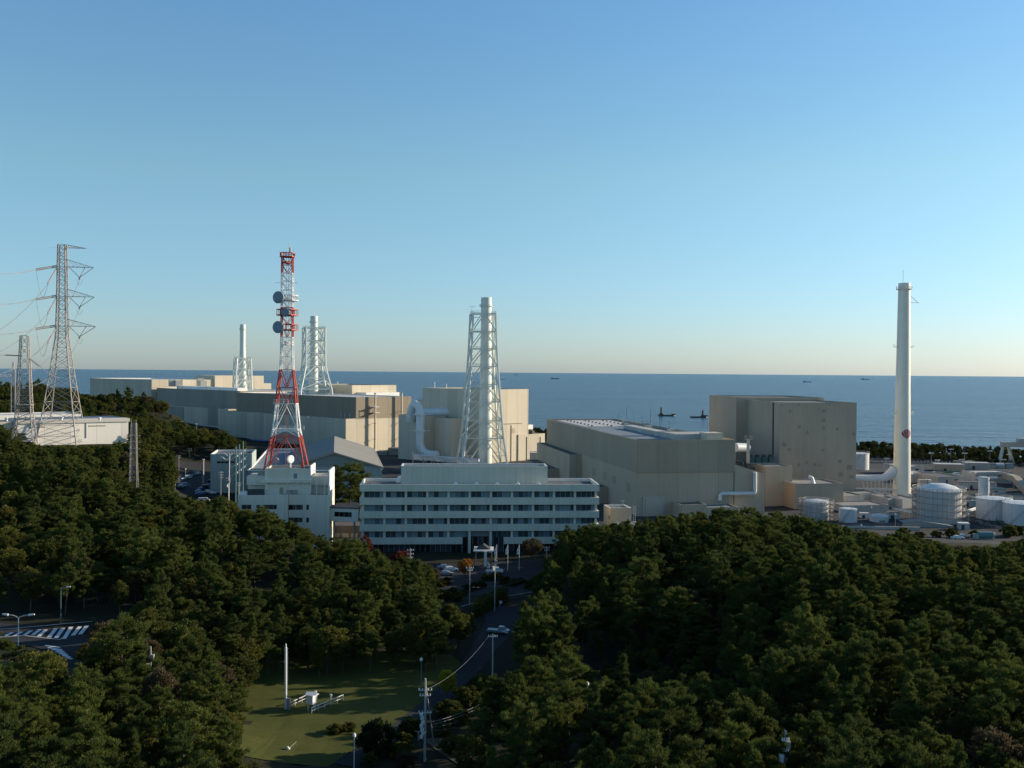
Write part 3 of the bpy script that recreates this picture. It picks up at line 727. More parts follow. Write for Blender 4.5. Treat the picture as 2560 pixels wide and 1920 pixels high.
# two vent pipes up the lit end wall
P3, Q3 = low[0], low[1]
for x, y0 in ((932, 984), (998, 984)):
    v = thing('vent_pipe', 'tall thin vent pipe %s on the sunlit end wall' % ('with a boxed platform' if x == 932 else 'without a platform'), 'vent pipe', (0, 0, 0), 'vent pipes on the end wall')
    n = outward(P3, Q3) * 2.6; p = onwall(P3, Q3, x, 1100) + n; z1 = atd(x, y0, p.y).z
    MB().cyl((p.x, p.y), -1, z1, .75, .65, 10).cyl((p.x, p.y), z1, z1 + .5, .95, n=10).build('pipe', M_CREAM, v, True)
    for zz in (9, 20, 28): MB().bar((p.x, p.y, zz), p - n * .97 + Vector((0, 0, zz - p.z)), .16, 4).cyl((p.x, p.y), zz - .2, zz + .2, 1.1, n=10).build('bracket', M_GALV, v)
    if x == 932:
        b = MB(); 
        for zz in (27.5, 31.5): b.box((p.x, p.y), 4.6, 4.6, zz, zz + .3, .8)
        for k in range(4): a = .8 + math.pi / 4 + k * math.pi / 2; b.bar((p.x + 3 * math.cos(a), p.y + 3 * math.sin(a), 27.5), (p.x + 3 * math.cos(a), p.y + 3 * math.sin(a), 32.8), .18, 4)
        b.build('platform', M_COPE, v)
# small plant at the foot of the end wall
for X0, X1, yt, yb, nm in ((944, 968, 1128, 1148, 'grey'), (970, 1030, 1120, 1150, 'wide dark grey'),):
    D = 672; a = atd(X0, yb, D); bq = atd(X1, yb, D); zt = atd(X0, yt, D).z
    rr = thing('equipment_shed', nm + ' equipment shed at the foot of the sunlit end wall', 'shed', (a.x, a.y, 0))
    block(rr, [(a.x, D), (bq.x, D), (bq.x, D + 8), (a.x, D + 8)], -.5, zt, M_GREYB, M_ROOFP, .3)
# T4
C4 = atz(600, 977.5, 38.6); t4 = rect(C4, AZL, 392, 0, lenB=62)
r4 = thing('turbine_hall', 'shaded grey turbine hall farther left behind the first one', 'turbine hall', cen3(t4))
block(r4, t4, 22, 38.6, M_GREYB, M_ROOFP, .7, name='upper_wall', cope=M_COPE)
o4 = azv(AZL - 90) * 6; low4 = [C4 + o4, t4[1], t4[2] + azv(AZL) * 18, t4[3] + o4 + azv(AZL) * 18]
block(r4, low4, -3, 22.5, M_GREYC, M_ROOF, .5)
P, Q = low4[0], low4[3]
for y in (1057, 1061, 1065):
    b = MB(); n = outward(P, Q) * 2; b.bar(onwall(P, Q, 363, y) + n, onwall(P, Q, 432, y + 1) + n, .7, 8); b.build('blue_pipe', M_BLUE, r4)
bay = [onwall(P, Q, 589, 1040) + azv(AZL - 90) * 7, onwall(P, Q, 589, 1040), onwall(P, Q, 564, 1040), onwall(P, Q, 564, 1040) + azv(AZL - 90) * 7]
block(r4, bay, -2, atd(585, 1023, bay[0].y).z, M_CREAM, M_ROOFP, .3, name='stair_bay')
for a, b in ((420, 460), (520, 555)): wpart(r4, 'wall_panel', P, Q, (a, 1015, b, 1062), M_GREYB, .2)
b = MB(); q = [C4 + azv(AZL) * 30 + azv(46) * 14, C4 + azv(AZL) * 150 + azv(46) * 14]
b.prism([q[0], q[1], q[1] + azv(46) * 10, q[0] + azv(46) * 10], 37.5, 40.6); b.build('roof_monitor', M_COPE, r4)
# reactor blocks
C = atz(880, 963, 45.4); p4 = rect(C, AZL, 764, 990.6)
ra = thing('reactor_building', 'beige reactor building rising behind the turbine hall end', 'reactor building', cen3(p4))
block(ra, p4, -1, 45.4, M_CREAM, M_ROOF, .7)
bq = [p4[0] + azv(46) * 5 + azv(AZL) * 4, p4[0] + azv(46) * 38 + azv(AZL) * 4]
MB().prism([bq[0], bq[1], bq[1] + azv(136) * 16, bq[0] + azv(136) * 16], 20, 39.8).build('roof_annex', M_COPE, ra)
b = MB(); tp = p4[1] + azv(-134) * 4 - azv(136) * 1.5
for k in range(3): q = p4[3] + azv(46) * (10 + k * 9) + azv(136) * 6; b.bar((q.x, q.y, 44.5), (q.x, q.y, 47.6), .25, 5)
b.build('roof_vent', M_COPE, ra)
C = atz(1215, 973.6, 46.1); p3 = rect(C, AZL, 1056.5, 1321)
rb = thing('reactor_building', 'tall cream reactor building behind the green-white lattice stack', 'reactor building', cen3(p3))
block(rb, p3, -1, 46.1, M_CREAM, M_ROOF, .7)
P, Q = p3[0], p3[1]
wpart(rb, 'ledge', P, Q, (1255, 1059, 1305, 1060.5), M_TURBU, .4)
for x in (1277,): wpart(rb, 'downpipe', P, Q, (x, 1063, x + 1.5, 1160), M_TURBU, .3)
wpart(rb, 'louvre', P, Q, (1280, 1071, 1288, 1083), M_TURB, .1)
ann = rect(p3[3] + azv(AZL) * 0 + azv(AZL - 90) * 0, AZL, 1040.6, 0, lenB=20)
block(rb, ann, -1, 38.0, M_CREAM, M_ROOF, .5, name='annex_wall')
Ca = atz(1190, 1017, 34.6); block(rb, rect(Ca, AZL, 1058, 0, lenB=14), -1, 34.6, M_CREAM, M_ROOF, .5, name='annex_wall')
b = MB(); q = p3[3] + azv(136) * 10 + azv(46) * 2; b.bar((q.x, q.y, 45), (q.x, q.y, 50), .2, 5); q = q + azv(136) * 12; b.bar((q.x, q.y, 45), (q.x, q.y, 49), .2, 5); b.build('lightning_rod', M_COPE, rb)
for C0, az, xb, la, nm in ((atz(1060, 1040, 29), AZL, 1115, 26, 'cream annex block beside the big white duct'), (atz(1127, 1046, 28), AZL, 1206, 22, 'cream annex block crossed by the lattice stack leg')):
    f = rect(C0, az, 0, xb, lenA=la); rr = thing('annex_building', nm, 'annex', cen3(f)); block(rr, f, -1, C0.z, M_CREAM, M_ROOF, .5)
    if xb == 1115:
        wpart(rr, 'rust_streak', f[0], f[1], (1084, 1042, 1088, 1080), M_TURBU, .03)
        e = [f[0] + azv(AZL - 90) * 7 + azv(46) * 5, f[0] + azv(46) * 5, f[0] + azv(46) * 13, f[0] + azv(AZL - 90) * 7 + azv(46) * 13]
    else: wpart(rr, 'downpipe', f[0], f[1], (1162, 1050, 1163.5, 1135), M_BAND, .3)
f = rect(atz(1296, 1087, 17), AZL, 0, 1363, lenA=18); rr = thing('annex_building', 'low cream annex with rooftop machinery at the right foot of the reactor building', 'annex', cen3(f))
block(rr, f, -1, 17, M_CREAM, M_ROOF, .5)
b = MB()
for k in range(6): q = f[0] + azv(46) * (5 + k * 2.6) + azv(AZL) * (3 + (k % 2) * 4); b.box(q, 2.0, 2.4, 16.4, 18.2 + (k % 3) * .7, .77)
b.build('rooftop_unit', M_DARK, rr)
wpart(rr, 'downpipe', f[0], f[1], (1316, 1092, 1317.3, 1156), M_BAND, .3); wpart(rr, 'downpipe', f[0], f[1], (1350, 1092, 1351.3, 1130), M_BAND, .3)
f = rect(atz(1318, 1068, 21), AZL, 0, 1333, lenA=5, lenB=None); block(rr, f, 15, 22.5, M_COPE, M_ROOFP, .3, name='roof_house')
f = [atd(1325, 1150, 600), atd(1370, 1150, 600)]; f = [f[0], f[1], f[1] + Vector((0, 12, 0)), f[0] + Vector((0, 12, 0))]
rr = thing('storehouse', 'low pale storehouse with white roof left of the big grey turbine hall', 'storehouse', cen3(f)); block(rr, f, -.5, atd(1340, 1132, 600).z, M_CONC, M_ROOFP, .2)
# unit 5 far left
C = atz(379, 949, 46.5); u5 = rect(C, AZL, 225, 0, lenB=70)
rr = thing('turbine_hall', 'farthest grey turbine hall at left with a pale roof edge over the sea', 'turbine hall', cen3(u5))
block(rr, u5, -3, 46.5, M_GREYC, M_ROOFP, .8, cope=M_COPE)
for k, (a, b_, h) in enumerate(((396, 418, 46), (456, 486, 46.5))):
    f = rect(atd(a, 950, 985 + k * 10), AZL, 0, b_, lenA=16); block(rr, f, -2, h, M_CREAM, M_ROOF, .5, name='end_wall')
b = MB(); q = u5[1]
for dx in (430, 446, 500, 508): p = atd(dx, 955, 975); b.box(p, 6, 4, 40, p.z + rnd.uniform(1, 5), .5)
b.build('roof_plant', M_CONC, rr)
C = atz(537, 939, 50.6); q5 = rect(C, AZL, 486, 659)
rr = thing('reactor_building', 'distant cream reactor building behind the short lattice stack', 'reactor building', cen3(q5)); block(rr, q5, -1, 50.6, M_CREAM, M_ROOF, .7)
MB().prism([q5[1], q5[1] + azv(46) * 9, q5[1] + azv(46) * 9 + azv(AZL) * 20, q5[1] + azv(AZL) * 20], -1, 42.5).build('side_annex', M_CREAM, rr)
# ================================================================== lattice stacks
def stack(label, px, ytop, D, lev, tube_r, rot, style, lx=0., plat=None, cap_y=None):
    base = atd(px, 1000, D); x, y = base.x, D; gz0 = 0.
    t = thing('lattice_stack', label, 'exhaust stack', (x, y, 0))
    zt = atd(px, ytop, D).z; (rb0, rt0) = tube_r
    m = MB(); zs = [gz0 - 1 + (zt + 1) * k / 10 for k in range(11)]
    m.lathe((x, y), [(lerp(rb0, rt0, min(1, k / 8)), zs[k]) for k in range(11)], 32)
    m.lathe((x, y), [(rt0, zt), (rt0 - .3, zt), (rt0 - .3, zt - 4)], 32); m.build('flue', M_STACK, t, True)
    r = MB(); r.cyl((x, y), zt - 5.2, zt - 4.9, rt0 + .9, n=20); rail(r, ring((x, y), rt0 + .85, zt - 4.9, 12), 1.0, .07); r.build('top_platform', M_STACK, t)
    L = [(atd(px, py, D).z if py else -.5, hw) for py, hw in lev]
    lb = MB(); lattice(lb, (x + lx, y), L, .62 * max(1, D / 640), .36 * max(1, D / 640), rot, style); lb.build('lattice', M_STACK, t)
    for z, hw in L[1:]:
        w = MB(); a = rot; n = 4; q = hw * 1.414
        P4 = [(x + lx + q * math.cos(a + math.pi / 4 * (2 * k + 1)), y + q * math.sin(a + math.pi / 4 * (2 * k + 1)), z + .35) for k in range(5)]
        rail(w, P4, 1.1, .06, 2.4)
        for k in range(4):
            p, q2 = Vector(P4[k]), Vector(P4[k + 1]); i1, i2 = p.lerp(Vector((x + lx, y, p.z)), .12), q2.lerp(Vector((x + lx, y, p.z)), .12); w.face([p, q2, i2, i1])
        w.build('walkway', M_STACKD, t)
    l = MB(); q = L[0][1]
    for s_ in (-.3, .3): l.bar((x + rb0 + .3, y + s_, 0), (x + rt0 + .3, y + s_, zt - 5), .06, 4)
    for k in range(60): z = k * (zt - 6) / 60; l.bar((x + lerp(rb0, rt0, k / 60) + .3, y - .3, z), (x + lerp(rb0, rt0, k / 60) + .3, y + .3, z), .05, 4)
    l.build('ladder', M_STACK, t)
    return t, L, (x, y), zt
t, L, c, zt = stack('tall pale green lattice stack behind the office building', 1214, 744, 577,
    [(0, 13.6), (1093, 10.9), (1050, 10.0), (1004, 9.2), (961, 8.5), (916, 7.8), (872.5, 7.25), (829.5, 6.9), (785, 6.6)], (4.0, 3.1), R_(10), 'DDAAAAAA', -1.9)
b = MB(); 
for k, z in ((0, 18), (3, 45), (6, 78), (7, 88)): b.box((c[0] - 1.9 + (-9 if k % 2 else 9) * (1 - z / 150), c[1] - 8), 2.6, 1.8, z, z + .25)
b.bar((c[0] - 8.5, c[1] - 5, L[-1][0]), (c[0] - 8.0, c[1] - 5, L[-1][0] + 4.2), .12, 4); b.bar((c[0] - 9.6, c[1] - 5, L[-1][0] + 4), (c[0] - 6, c[1] - 5, L[-1][0] + 4), .1, 4); b.build('obstruction_light', M_STACK, t)
stack('lattice stack with a wide spread base right of the red and white tower', 784, 790.4, 791,
    [(0, 16), (972, 12.0), (945, 9.9), (914, 7.8), (883, 7.5), (852, 7.5), (820, 7.5)], (4.2, 2.9), R_(22), 'XXAAAA')
stack('short lattice stack with a tall bare flue at far left', 606, 811, 948,
    [(0, 9.4), (972, 7.5), (948, 7.2), (921, 6.9), (896, 6.5)], (5.2, 2.6), R_(25), 'AAAA')
# big white duct (inverted U) feeding the stack
D = 620; pv = [atd(1050, y, D) for y in (1138, 1120, 1080, 1050, 1038)]
U = thing('exhaust_duct', 'big white bent duct arching beside the cream annex', 'exhaust duct', (pv[0].x, D, 0))
ra_ = 2.6; top = []
zt = pv[-1].z; xb = pv[0].x
up = [(xb, D, 12), (xb, D, 20), (xb, D, zt - 1)]
for k in range(1, 9): a = math.pi * k / 8; up.append((xb - 3.4 + 3.4 * math.cos(a), D + 5 * (1 - math.cos(a)) / 2 + 2, zt - 1 + 7.5 * math.sin(a)))
up.append((xb - 6.8, D + 8, zt - 4)); 
lowb = []
for k in range(1, 7): a = math.pi / 2 * k / 6; lowb.append((xb + 6.5 * (1 - math.cos(a)), D - 3 * (1 - math.cos(a)), 12 - 6.5 * math.sin(a) ))
lowb = [(xb + 11, D - 6, 5.4)] + lowb[::-1]
MB().tube(lowb + up, ra_, 16).build('duct', M_TANK, U, True)
b = MB()
for zz in (20, 30): b.cyl((xb, D), zz - .5, zz + .5, 3.3, n=16); b.bar((xb - 4.5, D, zz), (xb + 6, D, zz), .35, 4)
b.build('clamp_ring', M_COPE, U)
b = MB()
for q in (10, 20, 30): 
    for s_ in (-2.5, 2.5): b.bar((xb + q * .4, D - 4 - q * .2 + s_, 0), (xb + q * .4, D - 4 - q * .2 + s_, 5), .3, 4)
b.build('support', M_GALV, U)
hd = thing('exhaust_duct', 'horizontal white duct ending in a cone above the cream annex roof', 'exhaust duct', tuple(atd(1060, 1034, 645)))
pp = [atd(1056, 1033, 650), atd(1070, 1032, 648), atd(1100, 1031, 645), atd(1101, 1031, 645), atd(1120, 1032, 643), atd(1132, 1034, 642)]
MB().tube(pp, [2.9, 2.9, 2.9, 3.2, 3.0, .8], 14).build('duct', M_TANK, hd, True)
b = MB()
for q in (pp[0], pp[2], pp[4]): b.bar((q.x, q.y, 28.5), (q.x, q.y, q.z - 2), .5, 4)
b.build('saddle', M_COPE, hd)
# clutter round the stack foot
pr = thing('pipe_rack', 'low blue-grey pipe rack in front of the lattice stack foot', 'pipe rack', (-30, 560, 0)); b = MB()
for k in range(4): b.bar((-58, 585 - k, 5.5 + k * .9), (-18, 556 - k, 5.5 + k * .9), .45, 6)
b.build('pipes', M_TANK, pr); b = MB()
for k in range(7):
    q = k / 6; MB().bar((lerp(-58, -18, q), lerp(584, 555, q), 0), (lerp(-58, -18, q), lerp(584, 555, q), 10), .3, 4).build('frame_post', M_GALV, pr)
b = b
MB().prism([(-62, 560), (-24, 552), (-23, 545), (-62, 553)], -.5, 4.2).build('plinth', M_BLUE, pr)
# ================================================================== units 1, 2 (right)
zT = 30.8; C = atz(1594, 1100, zT); t1 = rect(C, AZR, 1369.4, 1836); zb = 17.9
rt = thing('turbine_hall', 'big grey-beige turbine hall right of the office with a flat cluttered roof', 'turbine hall', cen3(t1))
MB().prism(t1, -1, zb, top=False).build('wall', M_TURB, rt)
e = .35
up = [t1[0] + azv(AZR - 90) * e + azv(AZR + 180) * e, t1[1] + azv(AZR + 90) * e + azv(AZR + 180) * e, t1[2] + azv(AZR + 90) * e + azv(AZR) * e, t1[3] + azv(AZR - 90) * e + azv(AZR) * e]
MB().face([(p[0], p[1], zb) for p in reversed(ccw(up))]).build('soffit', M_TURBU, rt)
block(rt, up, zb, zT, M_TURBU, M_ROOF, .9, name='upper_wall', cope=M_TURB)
u, v = azv(AZR), azv(AZR + 90); Wd = (t1[1] - t1[0]).length; Ln = (t1[3] - t1[0]).length
def rq(u0, u1, v0, v1): return [t1[0] + u * u0 + v * v0, t1[0] + u * u0 + v * v1, t1[0] + u * u1 + v * v1, t1[0] + u * u1 + v * v0]
MB().prism(rq(100, 162, 4, 34), zT - .9, zT - .3).build('roof_deck', M_ROOFP, rt)
MB().prism(rq(12, 70, 2, 17), zT - .9, zT - .35).build('roof_deck', M_ROOFB, rt); MB().prism(rq(60, 98, 3, 30), zT - .9, zT - .45).build('roof_deck', M_ROOFB, rt)
b = MB(); b.prism(rq(26, 84, 19, 24), zT - .9, zT + 1.3); b.prism(rq(10, 26, 19, 37), zT - .9, zT + 1.6); b.build('roof_duct', M_CONC, rt)
b = MB(); b.prism(rq(4, 12, 30, 37), zT - .9, zT + 2.4); b.build('roof_house', M_CREAM, rt)
b = MB()
for k in range(9): q = rq(30 + k * 12, 0, 26 + (k % 3) * 3, 0)[0]; MB().box(q, 2.2, 2.2, zT - .9, zT + 1 + (k % 2), .2).build('roof_vent', M_CONC, rt)
b = MB()
for k in range(7): q = rq(70 + k * 14, 0, 37, 0)[0]; b.bar((q.x, q.y, zT - 1), (q.x, q.y, zT + 4 + (k % 3) * 2), .12, 4)
b.build('lightning_rod', M_GALV, rt)
b = MB()
for k in range(24): q = rq(102 + (k % 8) * 7.5, 0, 8 + (k // 8) * 10, 0)[0]; MB().box(q, .8, .8, zT - .4, zT + .3).build('roof_cap', M_DARK, rt)
P, Q = t1[0], t1[3]
sid = azv(AZR - 90)
a0 = along(t1[0], AZR, 1454, 1160); f = [t1[0] + u * a0, t1[0] + u * (a0 + 2) * 1.0, t1[3], t1[3] + sid * 5, t1[0] + u * a0 + sid * 5]
f = [t1[0] + u * a0, t1[0] + u * Ln, t1[0] + u * Ln + sid * 6, t1[0] + u * a0 + sid * 6]; block(rt, f, -1, 17.6, M_TURB, M_ROOFD, .4, name='side_annex')
f = [p + sid * 6 for p in (t1[0] + u * (a0 + 22), t1[0] + u * (Ln - 4))]; f = [f[0], f[1], f[1] + sid * 7, f[0] + sid * 7]; block(rt, f, -1, 8.5, M_TURBU, M_ROOFD, .3, name='low_annex')
f = [t1[0] + u * 42, t1[0] + u * 72, t1[0] + u * 72 + sid * 6, t1[0] + u * 42 + sid * 6]; block(rt, f, -1, 7.5, M_TURBU, M_ROOFD, .3, name='low_annex')
for r in ((1481, 1169, 1488, 1189), (1508, 1179, 1516, 1197), (1531, 1188, 1539, 1206), (1567, 1205, 1575, 1228)): wpart(rt, 'louvre', P, Q, r, M_TURBU, .1)
P, Q = t1[0], t1[1]
wpart(rt, 'door_frame', P, Q, (1606, 1242, 1661, 1300), M_CONC, .35); wpart(rt, 'door', P, Q, (1611, 1247, 1656, 1300), M_GREYC, .45)
# low annex in front
zq = 6.4; C0 = atz(1703, 1262, zq); f = rect(C0, AZR, 1669, 1770); rr = thing('annex_building', 'low beige annex with a brown flat roof under the grey turbine hall', 'annex', cen3(f))
block(rr, f, -1, zq, M_TURB, ground_mat('roof_brown', ((.20, .14, .11), (.17, .12, .10), (.24, .18, .15)), .2), .5, cope=M_CONC)
f = [f[1], f[1] + v * 13, f[1] + v * 13 + u * 12, f[1] + u * 12]; block(rr, f, -1, 5.2, M_TURB, M_ROOFB, .4, name='low_wing')
# beige hut by office
C0 = atd(1526, 1268, 330); f = [Vector((C0.x, 330, 0)), atd(1579, 1268, 331), atd(1579, 1268, 331) + Vector((-1.5, 8, 0)), Vector((C0.x - 1.5, 338, 0))]
rr = thing('beige_hut', 'small beige hut with white coping in front of the grey turbine hall', 'hut', cen3(f)); zz = atd(1526, 1270, 330).z
block(rr, f, -1, zz, M_TURB, M_ROOFD, .4, cope=M_COPE)
f2 = [f[0] + Vector((.8, -5, 0)), f[1] + Vector((2.6, -5, 0)), f[1] + Vector((2.6, -.02, 0)), f[0] + Vector((.8, -.02, 0))]; block(rr, f2, -1, zz - 4.6, M_TURB, M_ROOFD, .3, name='low_wing', cope=M_COPE)
b = MB(); q = f[1] + Vector((.5, -.3, 0))
for s_ in (0, .8): b.bar((q.x + s_, q.y, zz - 4.6), (q.x + s_, q.y, zz + .8), .07, 4)
for k in range(9): b.bar((q.x, q.y, zz - 4.4 + k * .6), (q.x + .8, q.y, zz - 4.4 + k * .6), .06, 4)
b.build('ladder', M_COPE, rr); wpart(rr, 'door', f[0], f[1], (1569, 1287, 1577, 1304), M_GREYC, .06)
wpart(rr, 'window', f[0], f[3], (1522, 1288, 1524, 1298), M_GLASSD, .06)
b = MB(); b.bar((f[0][0] + 1, 332, zz), (f[0][0] + 1, 332, zz + 1.5), .06, 4); b.bar((f[0][0] + 4.5, 333, zz), (f[0][0] + 4.5, 333, zz + 2.2), .06, 4); b.bar((f[0][0] + 3.4, 333, zz + 2), (f[0][0] + 5.4, 333, zz + 2), .05, 4); b.build('aerial', M_COPE, rr)
# wing right of turbine hall with slanted roof and white pipe
la = along(t1[1], AZR + 90, 1911.7, 1183); f = [t1[1] + v * .4, t1[1] + v * la, t1[1] + v * la + u * 26, t1[1] + v * .4 + u * 26]
rr = thing('annex_building', 'slanted beige annex with a white pipe bent across its wall', 'annex', cen3(f)); zl = atd(1836, 1163, f[0].y).z; zr = atd(1911, 1183, f[1].y).z
b = MB(); zz = [20.8, 16.9, 16.9, 20.8]
for i in range(4): j = (i + 1) % 4; b.face([(f[i][0], f[i][1], -1), (f[j][0], f[j][1], -1), (f[j][0], f[j][1], zz[j]), (f[i][0], f[i][1], zz[i])], [(0, 0), (18, 0), (18, zz[j]), (0, zz[i])])
b.build('wall', M_TURB, rr); MB().face([(f[i][0], f[i][1], zz[i] + .02) for i in range(4)]).build('roof', M_CONC, rr)
n = -u * 1.0; P, Q = f[0], f[1]; P2 = t1[0]
pts = [onwall(P, Q, *q) + n for q in ((1885, 1180), (1885, 1226), (1884, 1231), (1879, 1233), (1802, 1233), (1798, 1236), (1797, 1250))]
MB().tube(pts, .78, 8).build('white_pipe', M_TANK, rr, True)
# pillar with floodlights
p = atd(1870, 1170, 425); t = thing('floodlight_pillar', 'slim concrete pillar with floodlights before the tall reactor block', 'floodlight mast', (p.x, p.y, 0)); z1 = atd(1870, 1098, 425).z
MB().box(p, 1.0, 1.0, 0, z1, .3).build('pillar', M_CONC, t); b = MB()
for zz in (z1 - .2, z1 + .9): b.bar((p.x - 1.6, p.y, zz), (p.x + 1.6, p.y, zz), .09, 4)
for k in (-1.5, -.8, .8, 1.5):
    for zz in (z1, z1 + 1.1): b.box((p.x + k, p.y - .2), .45, .4, zz - .3, zz + .4)
b.build('floodlights', M_GALV, t)
# reactor 1/2
AZ1 = -7; C = atz(1949.6, 1005.7, 44.4); p1 = rect(C, AZ1, 1869, 2142, lenB=None)
r1 = thing('reactor_building', 'tall grey concrete reactor building with dark square repair patches', 'reactor building', cen3(p1))
block(r1, p1, -1, 44.4, M_REAC, M_ROOF, .7)
k = along(p1[3], AZ1 - 90, 1841, 1000); A1 = p1[3] + azv(AZ1 - 90) * k + azv(AZ1) * .01
f = rect(A1, AZ1, 1773.5, 2060); block(r1, f, -1, 45.6, M_REAC, M_ROOF, .7, name='rear_wall', cope=M_CONC)
wpart(r1, 'downpipe', p1[0], p1[3], (1932, 1006, 1934.5, 1140), M_DARK, .35)
P, Q = p1[0], p1[1]; b = MB()
for X, Y, w in ((1150,235,25),(1052,305,30),(1045,487,14),(1158,480,34),(1248,545,32),(1378,275,24),(1430,300,40),(1430,408,40),(1432,497,34),(1500,235,18),(1582,505,30),(1424,742,30),(1612,868,40),(1155,905,36),(1240,880,36),(1330,905,36),(1388,915,24),(985,680,50),(1048,735,36),(1720,935,60),(1625,1015,50),(1745,1040,44),(1770,560,36),(960,240,26)):
    X2, Y2 = 1740 + X / 4.484, 960 + Y / 4.484; h = w / 4.484 / 2; wpart(r1, 'repair_patch', P, Q, (X2 - h, Y2 - h * .9, X2 + h, Y2 + h * .9), wallmat('patch_concrete', (.35, .30, .23), 3, .02, .25), .03, .01)
# front blocks
f = rect(atz(1983 - 70, 1165.5, 17.5), AZR, 0, 1983, lenA=16); rr = thing('annex_building', 'square beige annex carrying green cooling units on its roof', 'annex', cen3(f)); block(rr, f, -1, 17.5, M_TURB, M_ROOF, .5, cope=M_CONC)
wpart(rr, 'door', f[0], f[1], (1952, 1214, 1966, 1229), M_CONC, .1); wpart(rr, 'ledge', f[0], f[1], (1950, 1230, 1975, 1232), M_CONC, .5)
q0 = Vector(f[3]); b = MB(); b.prism([f[3] + u * 4, f[2] + u * 4, f[2] + u * 16, f[3] + u * 16], -1, 16.5); b.build('rear_wing', M_TURB, rr)
for k in range(4):
    q = f[3] + v * (2.4 + k * 3.2) + u * 5; t = thing('cooling_unit', 'dark green cooling unit on the annex roof, number %d from the pillar' % (k + 1), 'cooling unit', (q.x, q.y, 16.5), 'cooling units on the annex roof')
    t['label'] = ['green cooling unit nearest the floodlight pillar', 'green cooling unit between the first and third in the row', 'green cooling unit third in the rooftop row', 'green cooling unit at the far end against the concrete reactor wall'][k]
    MB().box(q, 2.7, 3, 16.5, 19.6, .17).build('casing', M_GREEN, t); MB().cyl((q.x, q.y), 19.6, 20.7, 1.15, 1.0, 14).build('fan_shroud', M_DARK, t, True)
b = MB(); rail(b, [f[0] + Vector((0, 0, .1)), f[1] + Vector((0, 0, .1)), f[2] + Vector((0, 0, .1))], 1.1, .06); b.build('railing', M_GALV, rr)
hz_ = thing('roof_tank', 'horizontal white cylinder tank behind the floodlight pillar', 'tank', (0, 0, 0)); q = atd(1838, 1119, 432); q2 = atd(1868, 1119, 436)
MB().tube([q + Vector((0, 0, 0)), q2], 2.0, 14).build('cylinder', M_TANK, hz_, True); b = MB()
for m in (q, q2): b.bar((m.x, m.y, 16), (m.x, m.y, m.z - 1.5), .4, 4)
b.build('saddle', M_CONC, hz_)
eq = thing('roof_machinery', 'dark cluttered machinery behind the slanted annex roof', 'machinery', tuple(atd(1850, 1150, 425))); b = MB()
for k in range(9): q = atd(1841 + k * 5, 1150, 424 + (k % 3) * 3); b.box(q, 1.6, 1.8, 14, 17 + (k * 7 % 4), .2)
b.build('machine', M_DARK, eq)
f = rect(atz(1989, 1209.5, 11.1), AZR, 0, 2111, lenA=18); rr = thing('annex_building', 'wide low concrete annex with a white bent vent on its roof', 'annex', cen3(f)); block(rr, f, -1, 11.1, M_REAC, M_ROOF, .5, cope=M_CONC)
q = atd(2031, 1205, f[0].y + 3); MB().tube([(q.x, q.y, 10.6), (q.x, q.y, 11.4), (q.x, q.y, 12.6), (q.x - .1, q.y, 13.2), (q.x - .9, q.y, 13.7), (q.x - 1.5, q.y, 13.6)], [1.5, 1.15, .75, .7, .7, .8], 10).build('bent_vent', M_TANK, rr, True)
for x0, x1, yt, yb, D, nm in ((2111, 2160, 1240, 1290, 432, 'tan low block at the foot of the concrete reactor building'), (2142, 2198, 1234, 1262, 441, 'grey low block under the sloping duct trestle'),
                              (2110, 2222, 1264, 1298, 408, 'long low grey shed behind the two small white tanks'), (2220, 2256, 1246, 1290, 428, 'pale block at the foot of the tall white chimney'), (2256, 2292, 1248, 1268, 424, 'small pale block between chimney foot and scaffolded tank')):
    a = atd(x0, yt, D); c_ = atd(x1, yt, D + 4); f = [a, c_, c_ + u * 14, a + u * 14]; rr = thing('low_building', nm, 'low building', cen3(f)); block(rr, f, -1, a.z, M_CONC, M_ROOF, .4)
# ================================================================== tall chimney with emblem
D = 464; p = atd(2257, 1000, D); zt = atd(2257, 708, D).z; ch = thing('chimney', 'tall white round chimney with a dark red shell emblem at right', 'chimney', (p.x, D, 0))
rb0, rt0 = 4.05, 2.65; m = MB(); N_ = 14
m.lathe((p.x, D), [(lerp(rb0, rt0, (k / N_) ** .9), -1 + (zt + 1) * k / N_) for k in range(N_ + 1)], 48); m.lathe((p.x, D), [(rt0, zt), (rt0 - .35, zt), (rt0 - .35, zt - 5)], 48); m.build('shaft', M_CHIM, ch, True)
def cr(z): return lerp(rb0, rt0, max(0, ((z + 1) / (zt + 1))) ** .9)
for py, full in ((724, True), (868, False), (1036, False)):
    z = atd(2257, py, D).z; b = MB(); r = cr(z) + .9
    if full: b.cyl((p.x, D), z, z + .25, r, n=24); b.cyl((p.x, D), z - .01, z, r, n=24); rail(b, ring((p.x, D), r - .1, z + .25, 16), 1.1, .06)
    else:
        for s_ in (-1, 1): b.box((p.x + s_ * (cr(z) + .6), D), 1.6, 2, z, z + .2); rail(b, [(p.x + s_ * (cr(z) + 1.3), D - 1, z + .2), (p.x + s_ * (cr(z) + 1.3), D + 1, z + .2)], 1.1, .06)
    b.build('platform', M_COPE, ch)
b = MB(); z = atd(2257, 738, D).z; b.bar((p.x + 2.6, D, z), (p.x + 6.5, D, z - 3.5), .1, 4); b.bar((p.x + 2.6, D, z - 3.4), (p.x + 7.0, D, z - 3.5), .1, 4); b.build('hoist_arm', M_GALV, ch)
b = MB(); b.bar((p.x - .6, D, zt), (p.x - .6, D, zt + 6), .07, 4); b.build('lightning_rod', M_GALV, ch)
b = MB(); aL = R_(200)
